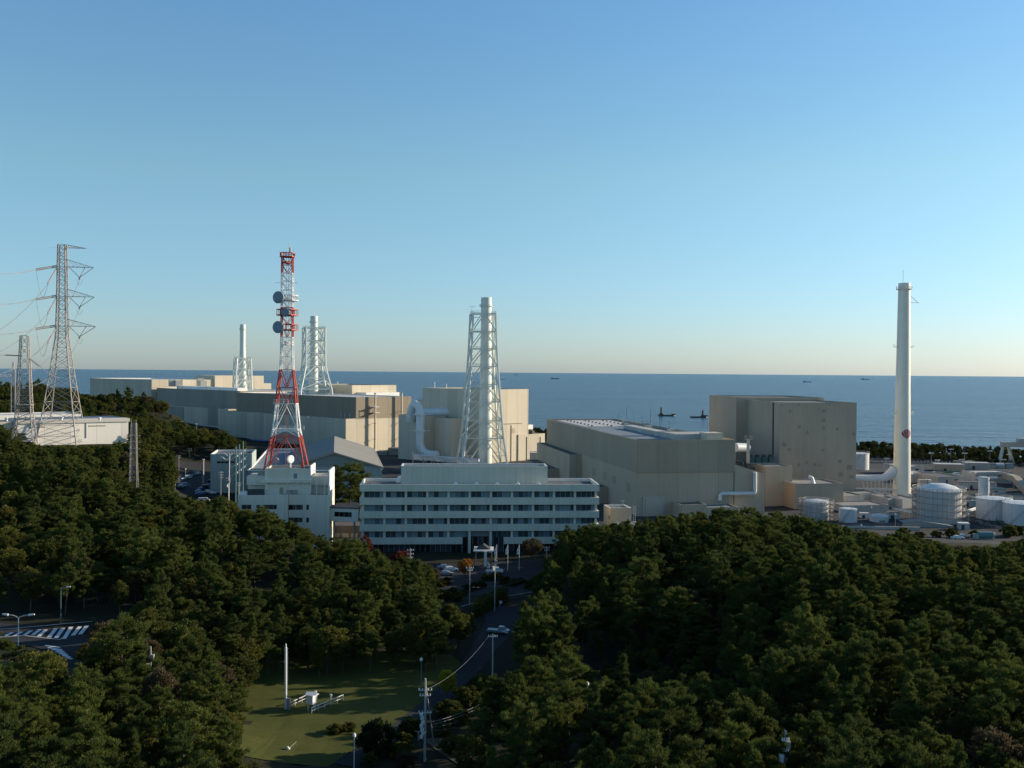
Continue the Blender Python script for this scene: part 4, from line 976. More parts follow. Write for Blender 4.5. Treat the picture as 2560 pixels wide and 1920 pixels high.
for k in range(110):
    z = k * (zt - 4) / 110 + 6; r = cr(z) + .35; r2 = cr(z + .9) + .35
    if z > zt - 3: break
    for s_ in (-.08, .08): b.bar((p.x + r * math.cos(aL + s_), D + r * math.sin(aL + s_), z), (p.x + r2 * math.cos(aL + s_), D + r2 * math.sin(aL + s_), z + .9), .05, 4, caps=False)
    b.bar((p.x + r * math.cos(aL - .08), D + r * math.sin(aL - .08), z), (p.x + r * math.cos(aL + .08), D + r * math.sin(aL + .08), z), .04, 4, caps=False)
b.build('ladder', M_COPE, ch)
# emblem: five curved petals wrapped on the shaft
em = MB(); zc = atd(2257, 1095, D).z
def wrapp(s_, t_):
    z = zc + t_; r = cr(z) + .03; a0_ = -math.pi / 2 + .12; a = a0_ + s_ / r * 1.0
    return (p.x + r * math.cos(a + .12), D + r * math.sin(a + .12), z)
def bez(a, b, c, t): return (a[0] * (1 - t) ** 2 + 2 * b[0] * t * (1 - t) + c[0] * t * t, a[1] * (1 - t) ** 2 + 2 * b[1] * t * (1 - t) + c[1] * t * t)
def shell(u_, t_): return 2.55 * u_ * math.sin(math.pi * (.05 + .6 * t_)), 4.3 * t_ * (1 - .3 * u_ * u_)   # ribs of a scallop
cuts = [-1, -.62, -.2, .22, .6, 1]
for i in range(5):
    for k in range(8):
        u0_, u1_ = cuts[i] + (.045 if i else 0), cuts[i + 1] - (.045 if i < 4 else 0)
        em.face([wrapp(*shell(u0_, k / 8)), wrapp(*shell(u1_, k / 8)), wrapp(*shell(u1_, (k + 1) / 8)), wrapp(*shell(u0_, (k + 1) / 8))])
em.build('emblem', paint('emblem_red', (.30, .02, .05), .5), ch)
# duct to chimney on a trestle
dd = thing('flue_duct', 'fat white flue duct rising to the chimney on a steel trestle', 'flue duct', (p.x - 12, D, 0))
a = atd(2138, 1196, D); zt_ = a.z
MB().tube([(a.x - 3, D, zt_), (a.x + 6, D, zt_), (p.x - 9, D, zt_ + .3), (p.x - 7, D, zt_ + 1.0), (p.x - 5, D, zt_ + 2.4), (p.x - 3.2, D, zt_ + 4.2)], [1.7, 1.7, 1.75, 2.0, 2.3, 2.6], 16).build('duct', M_TANK, dd, True)
b = MB()
for k in range(8): q = a.x + 3 + k * 1.8; b.bar((q, D - 2.6, zt_ - 5), (q, D - 2.6, zt_ - 1.2 + .25 * k), .16, 4)
for k in range(4): q = a.x + 2 + k * 4.4; b.bar((q, D - 2.4, 0), (q, D - 2.4, zt_ - 5), .25, 4); b.bar((q, D + 2.4, 0), (q, D + 2.4, zt_ - 5), .25, 4); (k < 3) and b.bar((q, D - 2.4, .5), (q + 2.2, D - 2.4, zt_ - 5), .18, 4) and b.bar((q + 4.4, D - 2.4, .5), (q + 2.2, D - 2.4, zt_ - 5), .18, 4)
for yy in (-2.4, 2.4): b.bar((a.x + 1, D + yy, zt_ - 5), (a.x + 18, D + yy, zt_ - 5), .3, 4)
b.build('trestle', M_COPE, dd)
# ================================================================== office building
DO = 310
P = atd(899, 1211, DO); P.z = 0; azo = 86; L = along(P, azo, 1498.5, 1211); Q = P + azv(azo) * L
fo = azv(azo); bo = azv(azo - 90); Dp = 18.
of = thing('office_building', 'five-storey office building with white bands and ribbon windows in shade', 'office building', (P + Q) / 2)
zy = [onwall(P, Q, 899, y).z for y in (1211, 1228.6, 1244.4, 1262.3, 1278.7, 1295.8, 1311.6, 1328.6, 1345, 1361.4)]
def oq(u0, u1, d0, d1): return [P + fo * u0 + bo * d0, P + fo * u1 + bo * d0, P + fo * u1 + bo * d1, P + fo * u0 + bo * d1]
bay = L / 11.3; x0 = .3 * bay / 2
block(of, oq(0, L, 0, Dp), zy[1], zy[0], M_OFFICE, M_ROOFD, 1.0, name='parapet_band', cope=M_COPE)
for i in (3, 5, 7): MB().prism(oq(0, L, 0, Dp), zy[i], zy[i - 1], True, True).build('spandrel', M_OFFICE, of)
e0, e1 = x0 + bay * 4.67, x0 + bay * 6.62
MB().prism(oq(0, e0, 0, Dp), zy[9], zy[8], True, True).build('spandrel', M_OFFICE, of); MB().prism(oq(e1, L, 0, Dp), zy[9], zy[8], True, True).build('spandrel', M_OFFICE, of)
MB().prism(oq(1.2, L - 1.2, 1.4, Dp - .8), -1, zy[0] - 1.5, False).build('core_wall', paint('office_core', (.20, .22, .23), .7), of)
fl = [(zy[2], zy[1]), (zy[4], zy[3]), (zy[6], zy[5]), (zy[8], zy[7])]
for r, (z0, z1) in enumerate(fl):
    for k in range(11):
        a, b = x0 + bay * k + .35, x0 + bay * (k + 1) - .35
        if r == 3 and k in (5,): continue
        m = MB(); A, B = P + fo * a + bo * 1.0, P + fo * b + bo * 1.0
        m.wall(A, B, z0, z1); m.wall(B, B + bo * .3, z0, z1); m.wall(A + bo * .3, A, z0, z1); m.build('window', M_GLASS, of)
m = MB()
for k in range(12): a = x0 + bay * k; [m.prism(oq(a - .36, a + .36, .75, 1.5), z0, z1, False) for r, (z0, z1) in enumerate(fl) if not (r == 3 and k in (6,) and False)]
m.build('column', M_OFFICE, of)
m = MB()
for k in (5, 6): a = x0 + bay * k; m.prism(oq(a - .4, a + .4, .3, 1.1), -.5, zy[7], False)
m.build('entrance_column', M_OFFICE, of)
for a, b in ((1, e0), (e1, L - 1)):
    m = MB(); m.wall(P + fo * a + bo * 1.3, P + fo * b + bo * 1.3, .2, zy[9] - .05); m.build('ground_floor_glazing', M_GLASSD, of)
m = MB(); m.wall(P + fo * e0 + bo * 1.3, P + fo * e1 + bo * 1.3, .2, zy[8] + .2); m.build('entrance_glazing', M_GLASSD, of)
for s_, nm in ((L - .9, 'r'), (.9, 'l')):
    m = MB()
    for z0, z1 in fl:
        for k in range(4): m.prism([P + fo * (s_ - .3) + bo * (.8 + k * 5.2), P + fo * (s_ + .3) + bo * (.8 + k * 5.2), P + fo * (s_ + .3) + bo * (1.7 + k * 5.2), P + fo * (s_ - .3) + bo * (1.7 + k * 5.2)], z0, z1, False)
    m.build('end_column', M_COPE, of)
zr = zy[0] - 1.0; a0, a1 = along(P + bo * 5, azo, 1002.6, 1190), along(P + bo * 5, azo, 1368.7, 1190); zp = atd(1002.6, 1165.4, P.y + 5).z
block(of, oq(a0, a1, 5, 14), zr, zp, M_OFFICE, M_ROOFD, .5, name='penthouse_wall', cope=M_COPE)
for X in (1139, 1191, 1243, 1294.5, 1345.6):
    a = along(P + bo * 2.2, azo, X, 1205); c = P + fo * a + bo * 2.2; w = .95
    f = [(c.x + i * w, c.y + j * w, zr + .5) for i, j in ((-1, -1), (1, -1), (1, 1), (-1, 1))]; m = MB().prism(f, zr, zr + .5, False)
    for k in range(4): m.face([f[k], f[(k + 1) % 4], (c.x, c.y, zr + 1.75)])
    m.build('skylight', M_COPE, of)
a = along(P + bo * 8, azo, 1104.7, 1150); c = P + fo * a + bo * 8; m = MB().bar((c.x, c.y, zp - .5), (c.x, c.y, zp + 6), .07, 4)
for k in range(4): m.bar((c.x - .9, c.y, zp + 2.6 + k * .8), (c.x + .9, c.y, zp + 2.6 + k * .8), .04, 4)
m.build('aerial_mast', M_GALV, of)
c = P + fo * 12.5 + bo * 15; MB().lathe((c.x, c.y), [(1.9, zr), (1.8, zr + 1.2), (1.2, zr + 1.9), (.1, zr + 2.2)], 14).build('roof_tank', M_TANK, of, True)
MB().prism(oq(3.0, 6.2, 6, 8), zr, zr + .3).build('roof_hatch', M_COPE, of)
# entrance canopy, shrine-like gabled roof
c = atd(1209, 1374, 296); ca = thing('entrance_canopy', 'flat white entrance canopy with a small dark gable before the office doors', 'canopy', (c.x, c.y, 0))
m = MB().box(c, 5.8, 6.5, c.z - .05, c.z + .35); m.build('canopy_slab', M_COPE, ca)
m = MB(); zz = c.z + .36
m.face([(c.x - 2.0, c.y - 2, zz), (c.x + 2.0, c.y - 2, zz), (c.x, c.y - 1.6, zz + 1.3)]); m.face([(c.x - 2.0, c.y - 2, zz), (c.x, c.y - 1.6, zz + 1.3), (c.x, c.y + 2, zz + 1.3), (c.x - 2, c.y + 2, zz)]); m.face([(c.x + 2.0, c.y - 2, zz), (c.x + 2, c.y + 2, zz), (c.x, c.y + 2, zz + 1.3), (c.x, c.y - 1.6, zz + 1.3)]); m.build('gable', M_DARK, ca)
m = MB()
for i in (-2.4, 2.4):
    for j in (-2.6, 2.6): m.bar((c.x + i, c.y + j, -.2), (c.x + i, c.y + j, c.z), .16, 6)
m.build('post', M_DARK, ca)
# ================================================================== link corridor
p = atd(823, 1267, 318); q = atd(896, 1269, 316); lk = thing('link_corridor', 'raised beige link corridor between the white building and the office', 'corridor', ((p.x + q.x) / 2, 318, 0)); zt, zl = p.z, atd(823, 1302, 318).z
f = [p, q, q + Vector((0, 5, 0)), p + Vector((0, 5, 0))]; MB().prism(f, zl, zt - .35, True, True).build('wall', M_WARE, lk); MB().prism([(f[0][0], f[0][1] - .3), (f[1][0], f[1][1] - .3), (f[2][0], f[2][1] + .3), (f[3][0], f[3][1] + .3)], zt - .35, zt, True, True).build('roof', M_ROOFD, lk)
wpart(lk, 'window', p, q, (836, 1279, 879, 1291), M_GLASSD, .06); m = MB()
for s_ in (.15, .85): r = p.lerp(q, s_); m.bar((r.x, r.y + 1, -1), (r.x, r.y + 1, zl), .35, 6)
m.build('column', M_CONC, lk)
g = thing('garage', 'low dark garage under the link corridor', 'garage', (-55, 336, 0)); a, b = atd(826, 1310, 334), atd(900, 1310, 334)
MB().prism([(a.x, 334), (b.x + 2, 334), (b.x + 2, 342), (a.x, 342)], -1, 5.2).build('wall', paint('garage_wall', (.10, .09, .085), .8), g)
for k in range(3): MB().box((lerp(a.x, b.x, .2 + .3 * k), 333.97), 2.4, .08, 0, 2.6).build('shutter', M_GREYB, g)
# ================================================================== white building with the tower
Cw = atd(822.8, 1238, 315); zL = Cw.z; fw = azv(-94); bw = azv(-4)
wb = thing('white_building', 'white stepped building carrying the red and white tower', 'building', (Cw.x - 15, 318, 0)); Lw = along(Cw, -94, 594, 1238)
def wq(u0, u1, d0, d1): return [Cw + fw * u0 + bw * d0, Cw + fw * u1 + bw * d0, Cw + fw * u1 + bw * d1, Cw + fw * u0 + bw * d1]
uu = lambda X: along(Cw, -94, X, 1238)
um = uu(719.7)
block(wb, wq(0, um - .1, .9, 16), -1, zL, M_WHITE, M_ROOFP, .7, cope=M_COPE); block(wb, wq(um, Lw, 0, 16), -1, zL, M_WHITE, M_ROOFP, .7, cope=M_COPE)
zW = atd(700, 1187, 322).z; zV = atd(700, 1169.6, 319.5).z
ul, ur = uu(608), uu(822)
MB().prism(wq(0, .5, 1.2, 15.5), zL, zW + 2.0).build('end_fin', M_COPE, wb)
block(wb, wq(.52, ul, 7.5, 15.5), zL - .5, zW - 3, M_WHITE, M_ROOFP, .4, name='rear_wall', cope=M_COPE)
MB().prism(wq(.52, ul, 5.5, 15.6), zW - 3.0, zW - .2, True, True).build('roof_band', M_WHITE, wb)
m = MB(); w4 = wq(.52, ul, 5.6, 15.5); rail(m, [p + Vector((0, 0, zW + 1.0)) - Vector((0, 0, p.z)) for p in (w4[0], w4[1], w4[2])], .7, .16, 30, mid=False); m.build('roof_frame', M_COPE, wb)
mu0, mu1 = uu(771), uu(656.4)
block(wb, wq(mu0, mu1, 4, 15), zL - .5, zV, M_WHITE, M_ROOFD, .6, name='tower_base_wall', cope=M_WHITE)
MB().prism(wq(mu0 - .25, mu0 + .15, 3.7, 15.2), zL, zV + .8).build('corner_fin', M_COPE, wb)
zb_ = atd(700, 1203, 319).z; MB().prism(wq(uu(777), uu(648), 3.0, 4.02), zb_ - .25, zb_ + .55, True, True).build('balcony', M_WHITE, wb); m = MB()
for k in range(5): a = lerp(uu(766), uu(662), k / 4); m.prism(wq(a - .15, a + .15, 3.1, 4.01), zb_ - .8, zb_ - .25, True, True)
m.build('bracket', M_WHITE, wb)
P4, Q4 = wq(mu0, mu1, 4, 15)[:2]
wpart(wb, 'window', P4, Q4, (734, 1184, 743, 1196), M_RADOME, .06); wpart(wb, 'door', P4, Q4, (699, 1219, 708, 1235), M_TURBU, .06)
P5, Q5 = wq(0, um, .9, 16)[:2]; P6, Q6 = wq(um, Lw, 0, 16)[:2]
for r in ((720.5, 1262, 739, 1274.5), (740, 1262, 757, 1274.5), (765.5, 1262, 772.5, 1274.5), (721, 1294, 756, 1306), (765.5, 1294, 772.5, 1306)): wpart(wb, 'window', P5, Q5, r, M_GLASSD, .05, .3)
for r in ((658, 1262, 692, 1273), (641, 1262, 650, 1270), (604, 1262, 628, 1273)): wpart(wb, 'window', P6, Q6, r, M_GLASSD, .05)
m = MB()
for X in (790, 810): c = wq(uu(X), 0, 1.5, 0)[0]; m.bar((c.x, c.y, zL - .5), (c.x, c.y, zL + 4.6), .12, 5)
m.build('vent_post', M_COPE, wb); m = MB()
for X in (720, 733): c = wq(uu(X), 0, 3.0, 0)[0]; m.box(c, 1.4, .8, zL - .6, zL + 1.3)
m.build('condenser', M_GALV, wb)
m = MB()
for X in (620, 634, 646): c = wq(uu(X), 0, 3.4, 0)[0]; m.box(c, 2.2, 1.2, zL - .6, zL + 1.5)
m.build('roof_unit', M_DARK, wb)
c = wq(uu(640), 0, 9, 0)[0]; MB().prism(wq(uu(654), uu(634), 7, 12), zW - .2, zW + 1.6).build('roof_tank', M_TEAL, wb)
MB().prism(wq(uu(614), uu(598), 1.6, 3.0), zL - .6, zL + .9).build('roof_light', M_COPE, wb)
# tower
DT = 325; tc = atd(717, 1000, DT); tw = thing('communications_tower', 'tall red and white lattice communications tower with round dishes', 'tower', (tc.x, DT, zV))
def tz(y): return atd(717, y, DT).z
S_ = DT / FPX / 2
prof = [(zV - .6, 107), (tz(1090), 73), (tz(1073), 66), (tz(1009), 53), (tz(969), 46), (tz(924.5), 34.5), (tz(892), 31.5), (tz(862), 30), (tz(843), 29.8), (tz(810), 29.6), (tz(790), 29.4), (tz(768.5), 29.2), (tz(748), 29), (tz(725), 28.8), (tz(703), 28.6), (tz(683), 28.4), (tz(662), 28.2), (tz(642), 28)]
prof = [(z, w * S_ / 1.10) for z, w in prof]; rot = R_(5.5)
bands = [(0, 1, M_RED, 'D'), (1, 3, M_WPAINT, 'D'), (3, 5, M_RED, 'V'), (5, 8, M_WPAINT, 'V'), (8, 11, M_RED, 'V'), (11, 15, M_WPAINT, 'V'), (15, 17, M_RED, 'V')]
for i0, i1, mt, st in bands:
    m = MB(); lattice(m, (tc.x, DT), prof[i0:i1 + 1], .27 if i0 < 5 else .21, .12 if i0 > 3 else .16, rot, st); m.build('red_section' if mt is M_RED else 'white_section', mt, tw)
m = MB()
for s_ in (-.35, .35): m.bar((tc.x + s_, DT, zV), (tc.x + s_, DT, tz(645)), .07, 4)
for k in range(70): z = lerp(zV, tz(645), k / 70); m.bar((tc.x - .35, DT, z), (tc.x + .35, DT, z), .045, 4)
m.build('ladder', paint('faded_red', (.38, .16, .14), .6), tw)
def plat(y0, y1, x0, x1, mt, n=6, full=True):
    z0, z1 = tz(y1), tz(y0); xa, xb = atd(x0, y0, DT).x, atd(x1, y0, DT).x; cx, r = (xa + xb) / 2, (xb - xa) / 2
    m = MB(); pts = ring((cx, DT), r, 0, n)
    for a, b in zip(pts[:-1], pts[1:]):
        m.bar((a[0], a[1], z1), (b[0], b[1], z1), .2, 4); m.bar((a[0], a[1], z0), (b[0], b[1], z0), .24, 4); m.bar((a[0], a[1], z0), (a[0], a[1], z1), .12, 4)
        mm = ((a[0] + b[0]) / 2, (a[1] + b[1]) / 2); m.bar((*mm, z0), (*mm, z1), .1, 4)
    m.face([(q[0], q[1], z0) for q in pts[:-1]]); m.build('platform', mt, tw)
plat(633, 642, 700.5, 737, M_RED, 8); plat(739, 751.5, 703, 745, M_WPAINT, 12); plat(774, 788, 692, 745, M_RED, 6); plat(811, 825, 697, 745, M_RED, 6)
plat(655, 657, 706, 731, M_RED, 4); plat(855, 862, 701, 733, M_WPAINT, 4)
for px, py, r, dirv in ((697.5, 743.5, 2.0, (-.35, -1, 0)), (714, 781, 1.5, (-.2, -1, 0)), (697, 818, 2.0, (-.35, -1, 0))):
    c = atd(px, py, DT - 2.6); dv = Vector(dirv).normalized(); m = MB(); m.bar(c - dv * .2, c + dv * .55, r * .93, 28, r, caps=True)
    m.bar(c + dv * .55, c + dv * .75, r, 28, r * .6); m.bar(c - dv * .2, c - dv * 1.1, r * .5, 12, .2); d = m.build('dish', M_RADOME, tw)
    MB().bar(c - dv * 1.0, (tc.x - 1.5, DT - 1.2, c.z), .14, 5).build('dish_mount', M_GALV, tw)
m = MB(); m.bar((tc.x + .6, DT, tz(642)), (tc.x + .6, DT, tz(607)), .12, 5); m.bar((tc.x + 1, DT, tz(630)), (tc.x + 1, DT, tz(619)), .22, 5)
for k in (-2.5, -1.2, 1.8): m.bar((tc.x + k, DT, tz(633)), (tc.x + k, DT, tz(626)), .05, 4)
m.build('aerial', M_GALV, tw)
for px0, px1 in ((688, 705), (733, 744)): MB().bar(atd(px0, 707, DT), atd(px1, 707, DT), .07, 4).build('side_aerial', M_GALV, tw)
m = MB()
for y, xs in ((1009, (680, 722)), (1078, (683, 751))):
    a, b = atd(xs[0] + 4, y, DT - 4), atd(xs[1] - 2, y, DT - 4); rail(m, [a, b], 1.3, .07, 1.4); m.bar(a, b, .2, 4)
    rail(m, [a + Vector((0, 7, 0)), b + Vector((0, 7, 0))], 1.3, .07, 1.4)
m.build('gangway', M_WPAINT, tw)
c = atd(726, 1148, DT - 1); dv = Vector((.75, -.66, .05)); m = MB(); m.bar(c - dv * .35, c + dv * .25, 1.3, 24); m.bar(c + dv * .25, c + dv * .35, 1.3, 24, 1.0); m.build('white_dish', M_WPAINT, tw)
m = MB(); m.bar((c.x, c.y, zV - .3), (c.x, c.y, c.z - 1), .3, 6); m.build('dish_stand', M_WPAINT, tw)
c = atd(691, 1151, DT - 1); dv = Vector((-.3, -1, 0)).normalized(); MB().bar(c, c + dv * .5, .95, 20).bar((c.x, c.y, zV - .3), c, .1, 5).build('small_dish', paint('pinkish_dish', (.38, .29, .27), .6), tw)
# ================================================================== gabled hall, lean-to and teal building
A0 = atd(835, 1130, 430); zr, ze = A0.z, atd(954, 1168, 430).z; hw = 20.6; rv = azv(80); bk = azv(-10)
hl = thing('gabled_hall', 'grey gable-roofed hall behind the white building and the pines', 'hall', (A0.x, 430, 0)); Lh = 104
e1, e2 = A0 + rv * hw, A0 - rv * hw
m = MB(); f = [e2, e1, e1 + bk * Lh, e2 + bk * Lh]; m.prism(f, -1, ze, False); m.face([(e2.x, e2.y, ze), (e1.x, e1.y, ze), (A0.x, A0.y, zr)]); m.build('wall', M_TEAL, hl)
ov = .5; 
for s_ in (1, -1):
    ee = A0 + rv * hw * s_ * 1.03; za = ze - .25; n_ = -bk * .8
    q = [Vector((A0.x, A0.y, zr + .1)) + n_, Vector((ee.x, ee.y, za)) + n_, Vector((ee.x, ee.y, za)) + bk * Lh, Vector((A0.x, A0.y, zr + .1)) + bk * Lh]
    m = MB(); w_ = math.hypot(hw, zr - ze); m.face(q, [(0, 0), (0, w_), (Lh, w_), (Lh, 0)]); m.build('roof', M_HALLR, hl)
    m = MB(); m.bar(q[0] - Vector((0, 0, .35)), q[1] - Vector((0, 0, .35)), .4, 4); m.build('verge_trim', M_GREYC, hl)
m = MB(); m.prism([e1 - bk * .3 + rv * .3, e1 - bk * .3 - rv * .6, e1 + bk * Lh - rv * .6, e1 + bk * Lh + rv * .3], ze - 1.6, ze - .5); m.build('gutter', M_COPE, hl)
K0 = atz(625, 1171, 14); f = [K0, K0 + rv * 16, K0 + rv * 16 + bk * 112, K0 + bk * 112]; kk = thing('lean_to', 'long flat-roofed side wing with a bright left parapet beside the hall', 'side wing', cen3(f)); block(kk, f, -1, 14, M_TEAL, M_ROOFB, .7, cope=M_COPE)
F0 = atz(526, 1135, 20); f = [F0, F0 + rv * along(F0, 80, 630, 1135), None, F0 + bk * 24]; f[2] = f[1] + bk * 24
fb = thing('teal_building', 'flat-roofed teal-grey building with a bright parapet left of the white building', 'building', cen3(f)); block(fb, f, -1, 20, M_TEAL, M_ROOFD, .9, cope=M_COPE)
wpart(fb, 'ribbon_window', f[0], f[1], (542, 1153.5, 586, 1158), M_GLASSD, .1); wpart(fb, 'downpipe', f[0], f[1], (588, 1138, 592, 1245), M_GREYC, .4)
# ================================================================== warehouses on the terrace
zw = 32.; a = atz(42.5, 1052, zw); b = atz(321, 1046, zw); dv = (b - a).normalized(); bk2 = Vector((-dv.y, dv.x, 0)); Lw2 = (b - a).length
wr = thing('warehouse', 'long sunlit white warehouse with a flat grey roof behind the pylons', 'warehouse', tuple((a + b) / 2 - Vector((0, 0, 12))))
f = [a, b, b + bk2 * 26, a + bk2 * 26]; block(wr, f, 16, zw - .9, M_WARE, M_ROOFB, .3, name='wall')
fe = [a - dv * .6 - bk2 * .6, b + dv * .6 - bk2 * .6, b + dv * .6 + bk2 * 27, a - dv * .6 + bk2 * 27]
m = MB(); ins = inset(fe, 1.4); fe2 = ccw(fe)
for i in range(4): j = (i + 1) % 4; m.face([(*fe2[i][:2], zw - 1.6), (*fe2[j][:2], zw - 1.6), (*fe2[j][:2], zw), (*fe2[i][:2], zw)]); m.face([(*fe2[i][:2], zw), (*fe2[j][:2], zw), (*ins[j], zw + .35), (*ins[i], zw + .35)]); m.face([(*fe2[j][:2], zw - 1.6), (*fe2[i][:2], zw - 1.6), (*ins[i], zw - 1.6), (*ins[j], zw - 1.6)])
m.build('eaves', M_WARE, wr); MB().face([(*p, zw + .36) for p in ins]).build('roof', M_ROOFB, wr)
for r in ((74, 1067, 112, 1070), (222, 1063.5, 264, 1066.5)): wpart(wr, 'louvre', a, b, r, M_TURBU, .12)
wpart(wr, 'downpipe', a, b, (214.5, 1052, 216, 1095), M_GALV, .25)
for X in (66, 154, 249): p = atd(X, 1047, a.y + 8); p = Vector((p.x, p.y, zw)); MB().cyl((p.x, p.y), zw, zw + 1.1, .55, n=10).lathe((p.x, p.y), [(1.0, zw + 1.1), (.9, zw + 1.5), (.1, zw + 1.7)], 10).build('roof_vent', M_COPE, wr)
w2 = thing('warehouse', 'second warehouse with a pale roof edge at the left frame edge', 'warehouse', (a.x - 40, a.y + 20, 20)); g = [a + bk2 * 30 - dv * 70, a + bk2 * 30 + dv * 36, a + bk2 * 60 + dv * 36, a + bk2 * 60 - dv * 70]
block(w2, g, 15, zw + 1.4, M_WARE, M_ROOFP, .4, cope=M_COPE)
w3 = thing('warehouse', 'low grey storage wing left of the white warehouse wall', 'warehouse', (a.x - 20, a.y, 20)); g = [a - dv * 60 + bk2 * 2, a - dv * 1.5 + bk2 * 2, a - dv * 1.5 + bk2 * 20, a - dv * 60 + bk2 * 20]; block(w3, g, 14, zw - .4, M_GREYC, M_ROOFB, .3)
for X, Y in ((17, 1043),): p = atd(X, Y + 3, a.y + 6); MB().cyl((p.x, p.y), zw - .5, zw + 1, .5, n=10).lathe((p.x, p.y), [(1.0, zw + 1), (.1, zw + 1.6)], 10).build('roof_vent', M_COPE, w3)
# ================================================================== pylons and wires
def pylon(name, label, px, ptop, foot, D, lev, rl, rb, rot, cat='pylon'):
    c = atd(px, 1000, D); zf = gz(c.x, D) - 1; t = thing(name, label, cat, (c.x, D, zf)); L = [(zf, lev[0][1])] + [(atd(px, y, D).z, w) for y, w in lev[1:]]
    m = MB(); lattice(m, (c.x, D), L, rl, rb, rot, 'X'); m.build('body', M_GALV, t); return t, c, L
S1 = 489 / FPX
t1_, c1, L1 = pylon('grid_pylon', 'tallest steel grid pylon with three pointed arms at left', 155, 612, 1110, 489, [(1108, 9.6), (1088, 8.6), (1062, 7.9), (1030, 7.0), (1004, 6.3), (968, 5.4), (940, 4.7), (918, 4.2), (893, 3.6), (868, 3.1), (845, 2.5), (828, 2.35), (815, 2.3), (795, 2.2), (773, 2.1), (752, 2.0), (741, 2.0), (722, 1.95), (700, 1.9), (680, 1.85), (667, 1.85), (648, 1.75), (632, 1.7), (612, 1.65)], .30, .115, R_(8))
tips = {}
for ya, yt, xt in ((619, 612, 213), (667, 648, 230), (741, 722, 231.5), (815, 797, 235)):
    z0, z1 = atd(155, ya, 489).z, atd(155, yt, 489).z; tip = atd(xt, ya + 1, 489); tip.y += 2; hw = 1.9; m = MB()
    for s_ in (-1, 1):
        a = Vector((c1.x + hw, 489 + s_ * hw, z0)); b = Vector((c1.x + hw, 489 + s_ * hw, z1)); m.bar(a, tip, .13, 4); m.bar(b, tip, .11, 4)
        for k in range(1, 6): p, q = a.lerp(tip, k / 6), b.lerp(tip, (k - 1) / 6); m.bar(p, q, .05, 3); m.bar(p, b.lerp(tip, k / 6), .05, 3)
    for k in range(6): p = Vector((c1.x + hw, 489 - hw, z0)).lerp(tip, k / 6), Vector((c1.x + hw, 489 + hw, z0)).lerp(tip, (k + .9) / 6); m.bar(*p, .05, 3)
    m.build('cross_arm', M_GALV, t1_); tips[ya] = tip
for ya in (667, 741, 815):
    tip = tips[ya]; node = atd(199, ya + 27, 489); m = MB()
    for p in (atd(174, ya + 2, 489), tip, tip.lerp(Vector((c1.x, 489, tip.z)), .28)): m.bar(p, node, .16, 5)
    m.bar(node, node + Vector((0, 0, -1)), .5, 6); m.build('insulator_string', M_INS, t1_)
    m = MB(); q = [node + Vector((-1.5 + 3 * k / 8, 0, -1 - 2.6 * math.sin(math.pi * k / 8))) for k in range(9)]; m.tube(q, .07, 4); m.build('jumper_loop', M_INS, t1_)
wires = []
ends = []
for ya in (667, 741, 815):
    m = MB(); a = Vector((c1.x - 2, 487, atd(155, ya, 489).z)); e = atd(90, ya + 7, 480); e2 = atd(120, ya + 42, 470)
    for s_ in (-.35, .35): m.bar(a + Vector((0, 0, s_)), e + Vector((0, 0, s_)), .27, 5); m.bar(a + Vector((0, s_, -1.2)), e2 + Vector((0, s_, 0)), .24, 5)
    m.build('tension_string', M_INS, t1_); ends.append((e, e2))
    m = MB(); q = [e.lerp(e2, k / 10) + Vector((0, 0, -9.5 * math.sin(math.pi * k / 10))) for k in range(11)]; m.tube(q, .08, 4); m.build('jumper_loop', M_INS, t1_)
def wire(name, a, b, sag, label, r=.11, grp=None, n=16):
    m = MB(); m.tube([Vector(a).lerp(Vector(b), k / n) + Vector((0, 0, -4 * sag * (k / n) * (1 - k / n))) for k in range(n + 1)], r, 4); o = m.build(name, M_WIRE); return tag(o, label, 'cable', grp)
lv = ['top', 'middle', 'lowest']
for i, (e, e2) in enumerate(ends):
    for s_ in (-.35, .35): wire('power_line', e + Vector((0, 0, s_)), atd(-60, (680, 758, 833)[i] + s_ * 9, 455), 1.5, 'nearly level power line from the %s left string of the tall pylon' % lv[i], grp='level conductors left of the tall pylon')
    wire('power_line', e2, atd(-60, (860, 905, 952)[i], 330), 3, 'slanting power line dropping left from the %s arm of the tall pylon' % lv[i], .10, 'slanting conductors left of the tall pylon')
for i, ya in enumerate((667, 741, 815)): wire('power_line', atd(199, ya + 33, 489), atd(62, (905, 935, 965)[i], 430), 6, 'faint slanting line behind the pylon from the %s right insulator' % lv[i], .08, 'lines from the right insulators')
wire('power_line', atd(146, 617, 489), atd(-60, 620, 455), 1, 'thin earth wire from the peak of the tall pylon', .03)
t2, c2, L2 = pylon('grid_pylon', 'smaller steel pylon in front, left of the tallest pylon', 61, 839, 1140, 400, [(1140, 4.6), (1120, 4.3), (1098, 3.9), (1078, 3.6), (1060, 3.2), (1045, 3.0), (1032, 2.75), (1018, 2.65), (1003, 2.55), (988, 2.45), (972, 2.35), (955, 2.25), (938, 2.1), (915, 1.95), (890, 1.75), (866, 1.5), (839, 1.35)], .20, .095, R_(14))
m = MB(); a = atd(50, 890, 400)
m.bar(a, atd(12, 888, 398), .16, 5); m.bar(a + Vector((0, .5, .2)), atd(12, 888, 398) + Vector((0, .5, .2)), .12, 5); m.bar(atd(70, 893, 400), atd(100, 915, 402), .16, 5); m.bar(atd(70, 894, 400), atd(97, 916, 401), .12, 5); m.build('tension_string', M_INS, t2)
for y in (1013, 1048, 1104): MB().box((c2.x, 400), 6.0, 6.0, atd(61, y, 400).z, atd(61, y, 400).z + .25, .24).build('platform', M_GALV, t2)
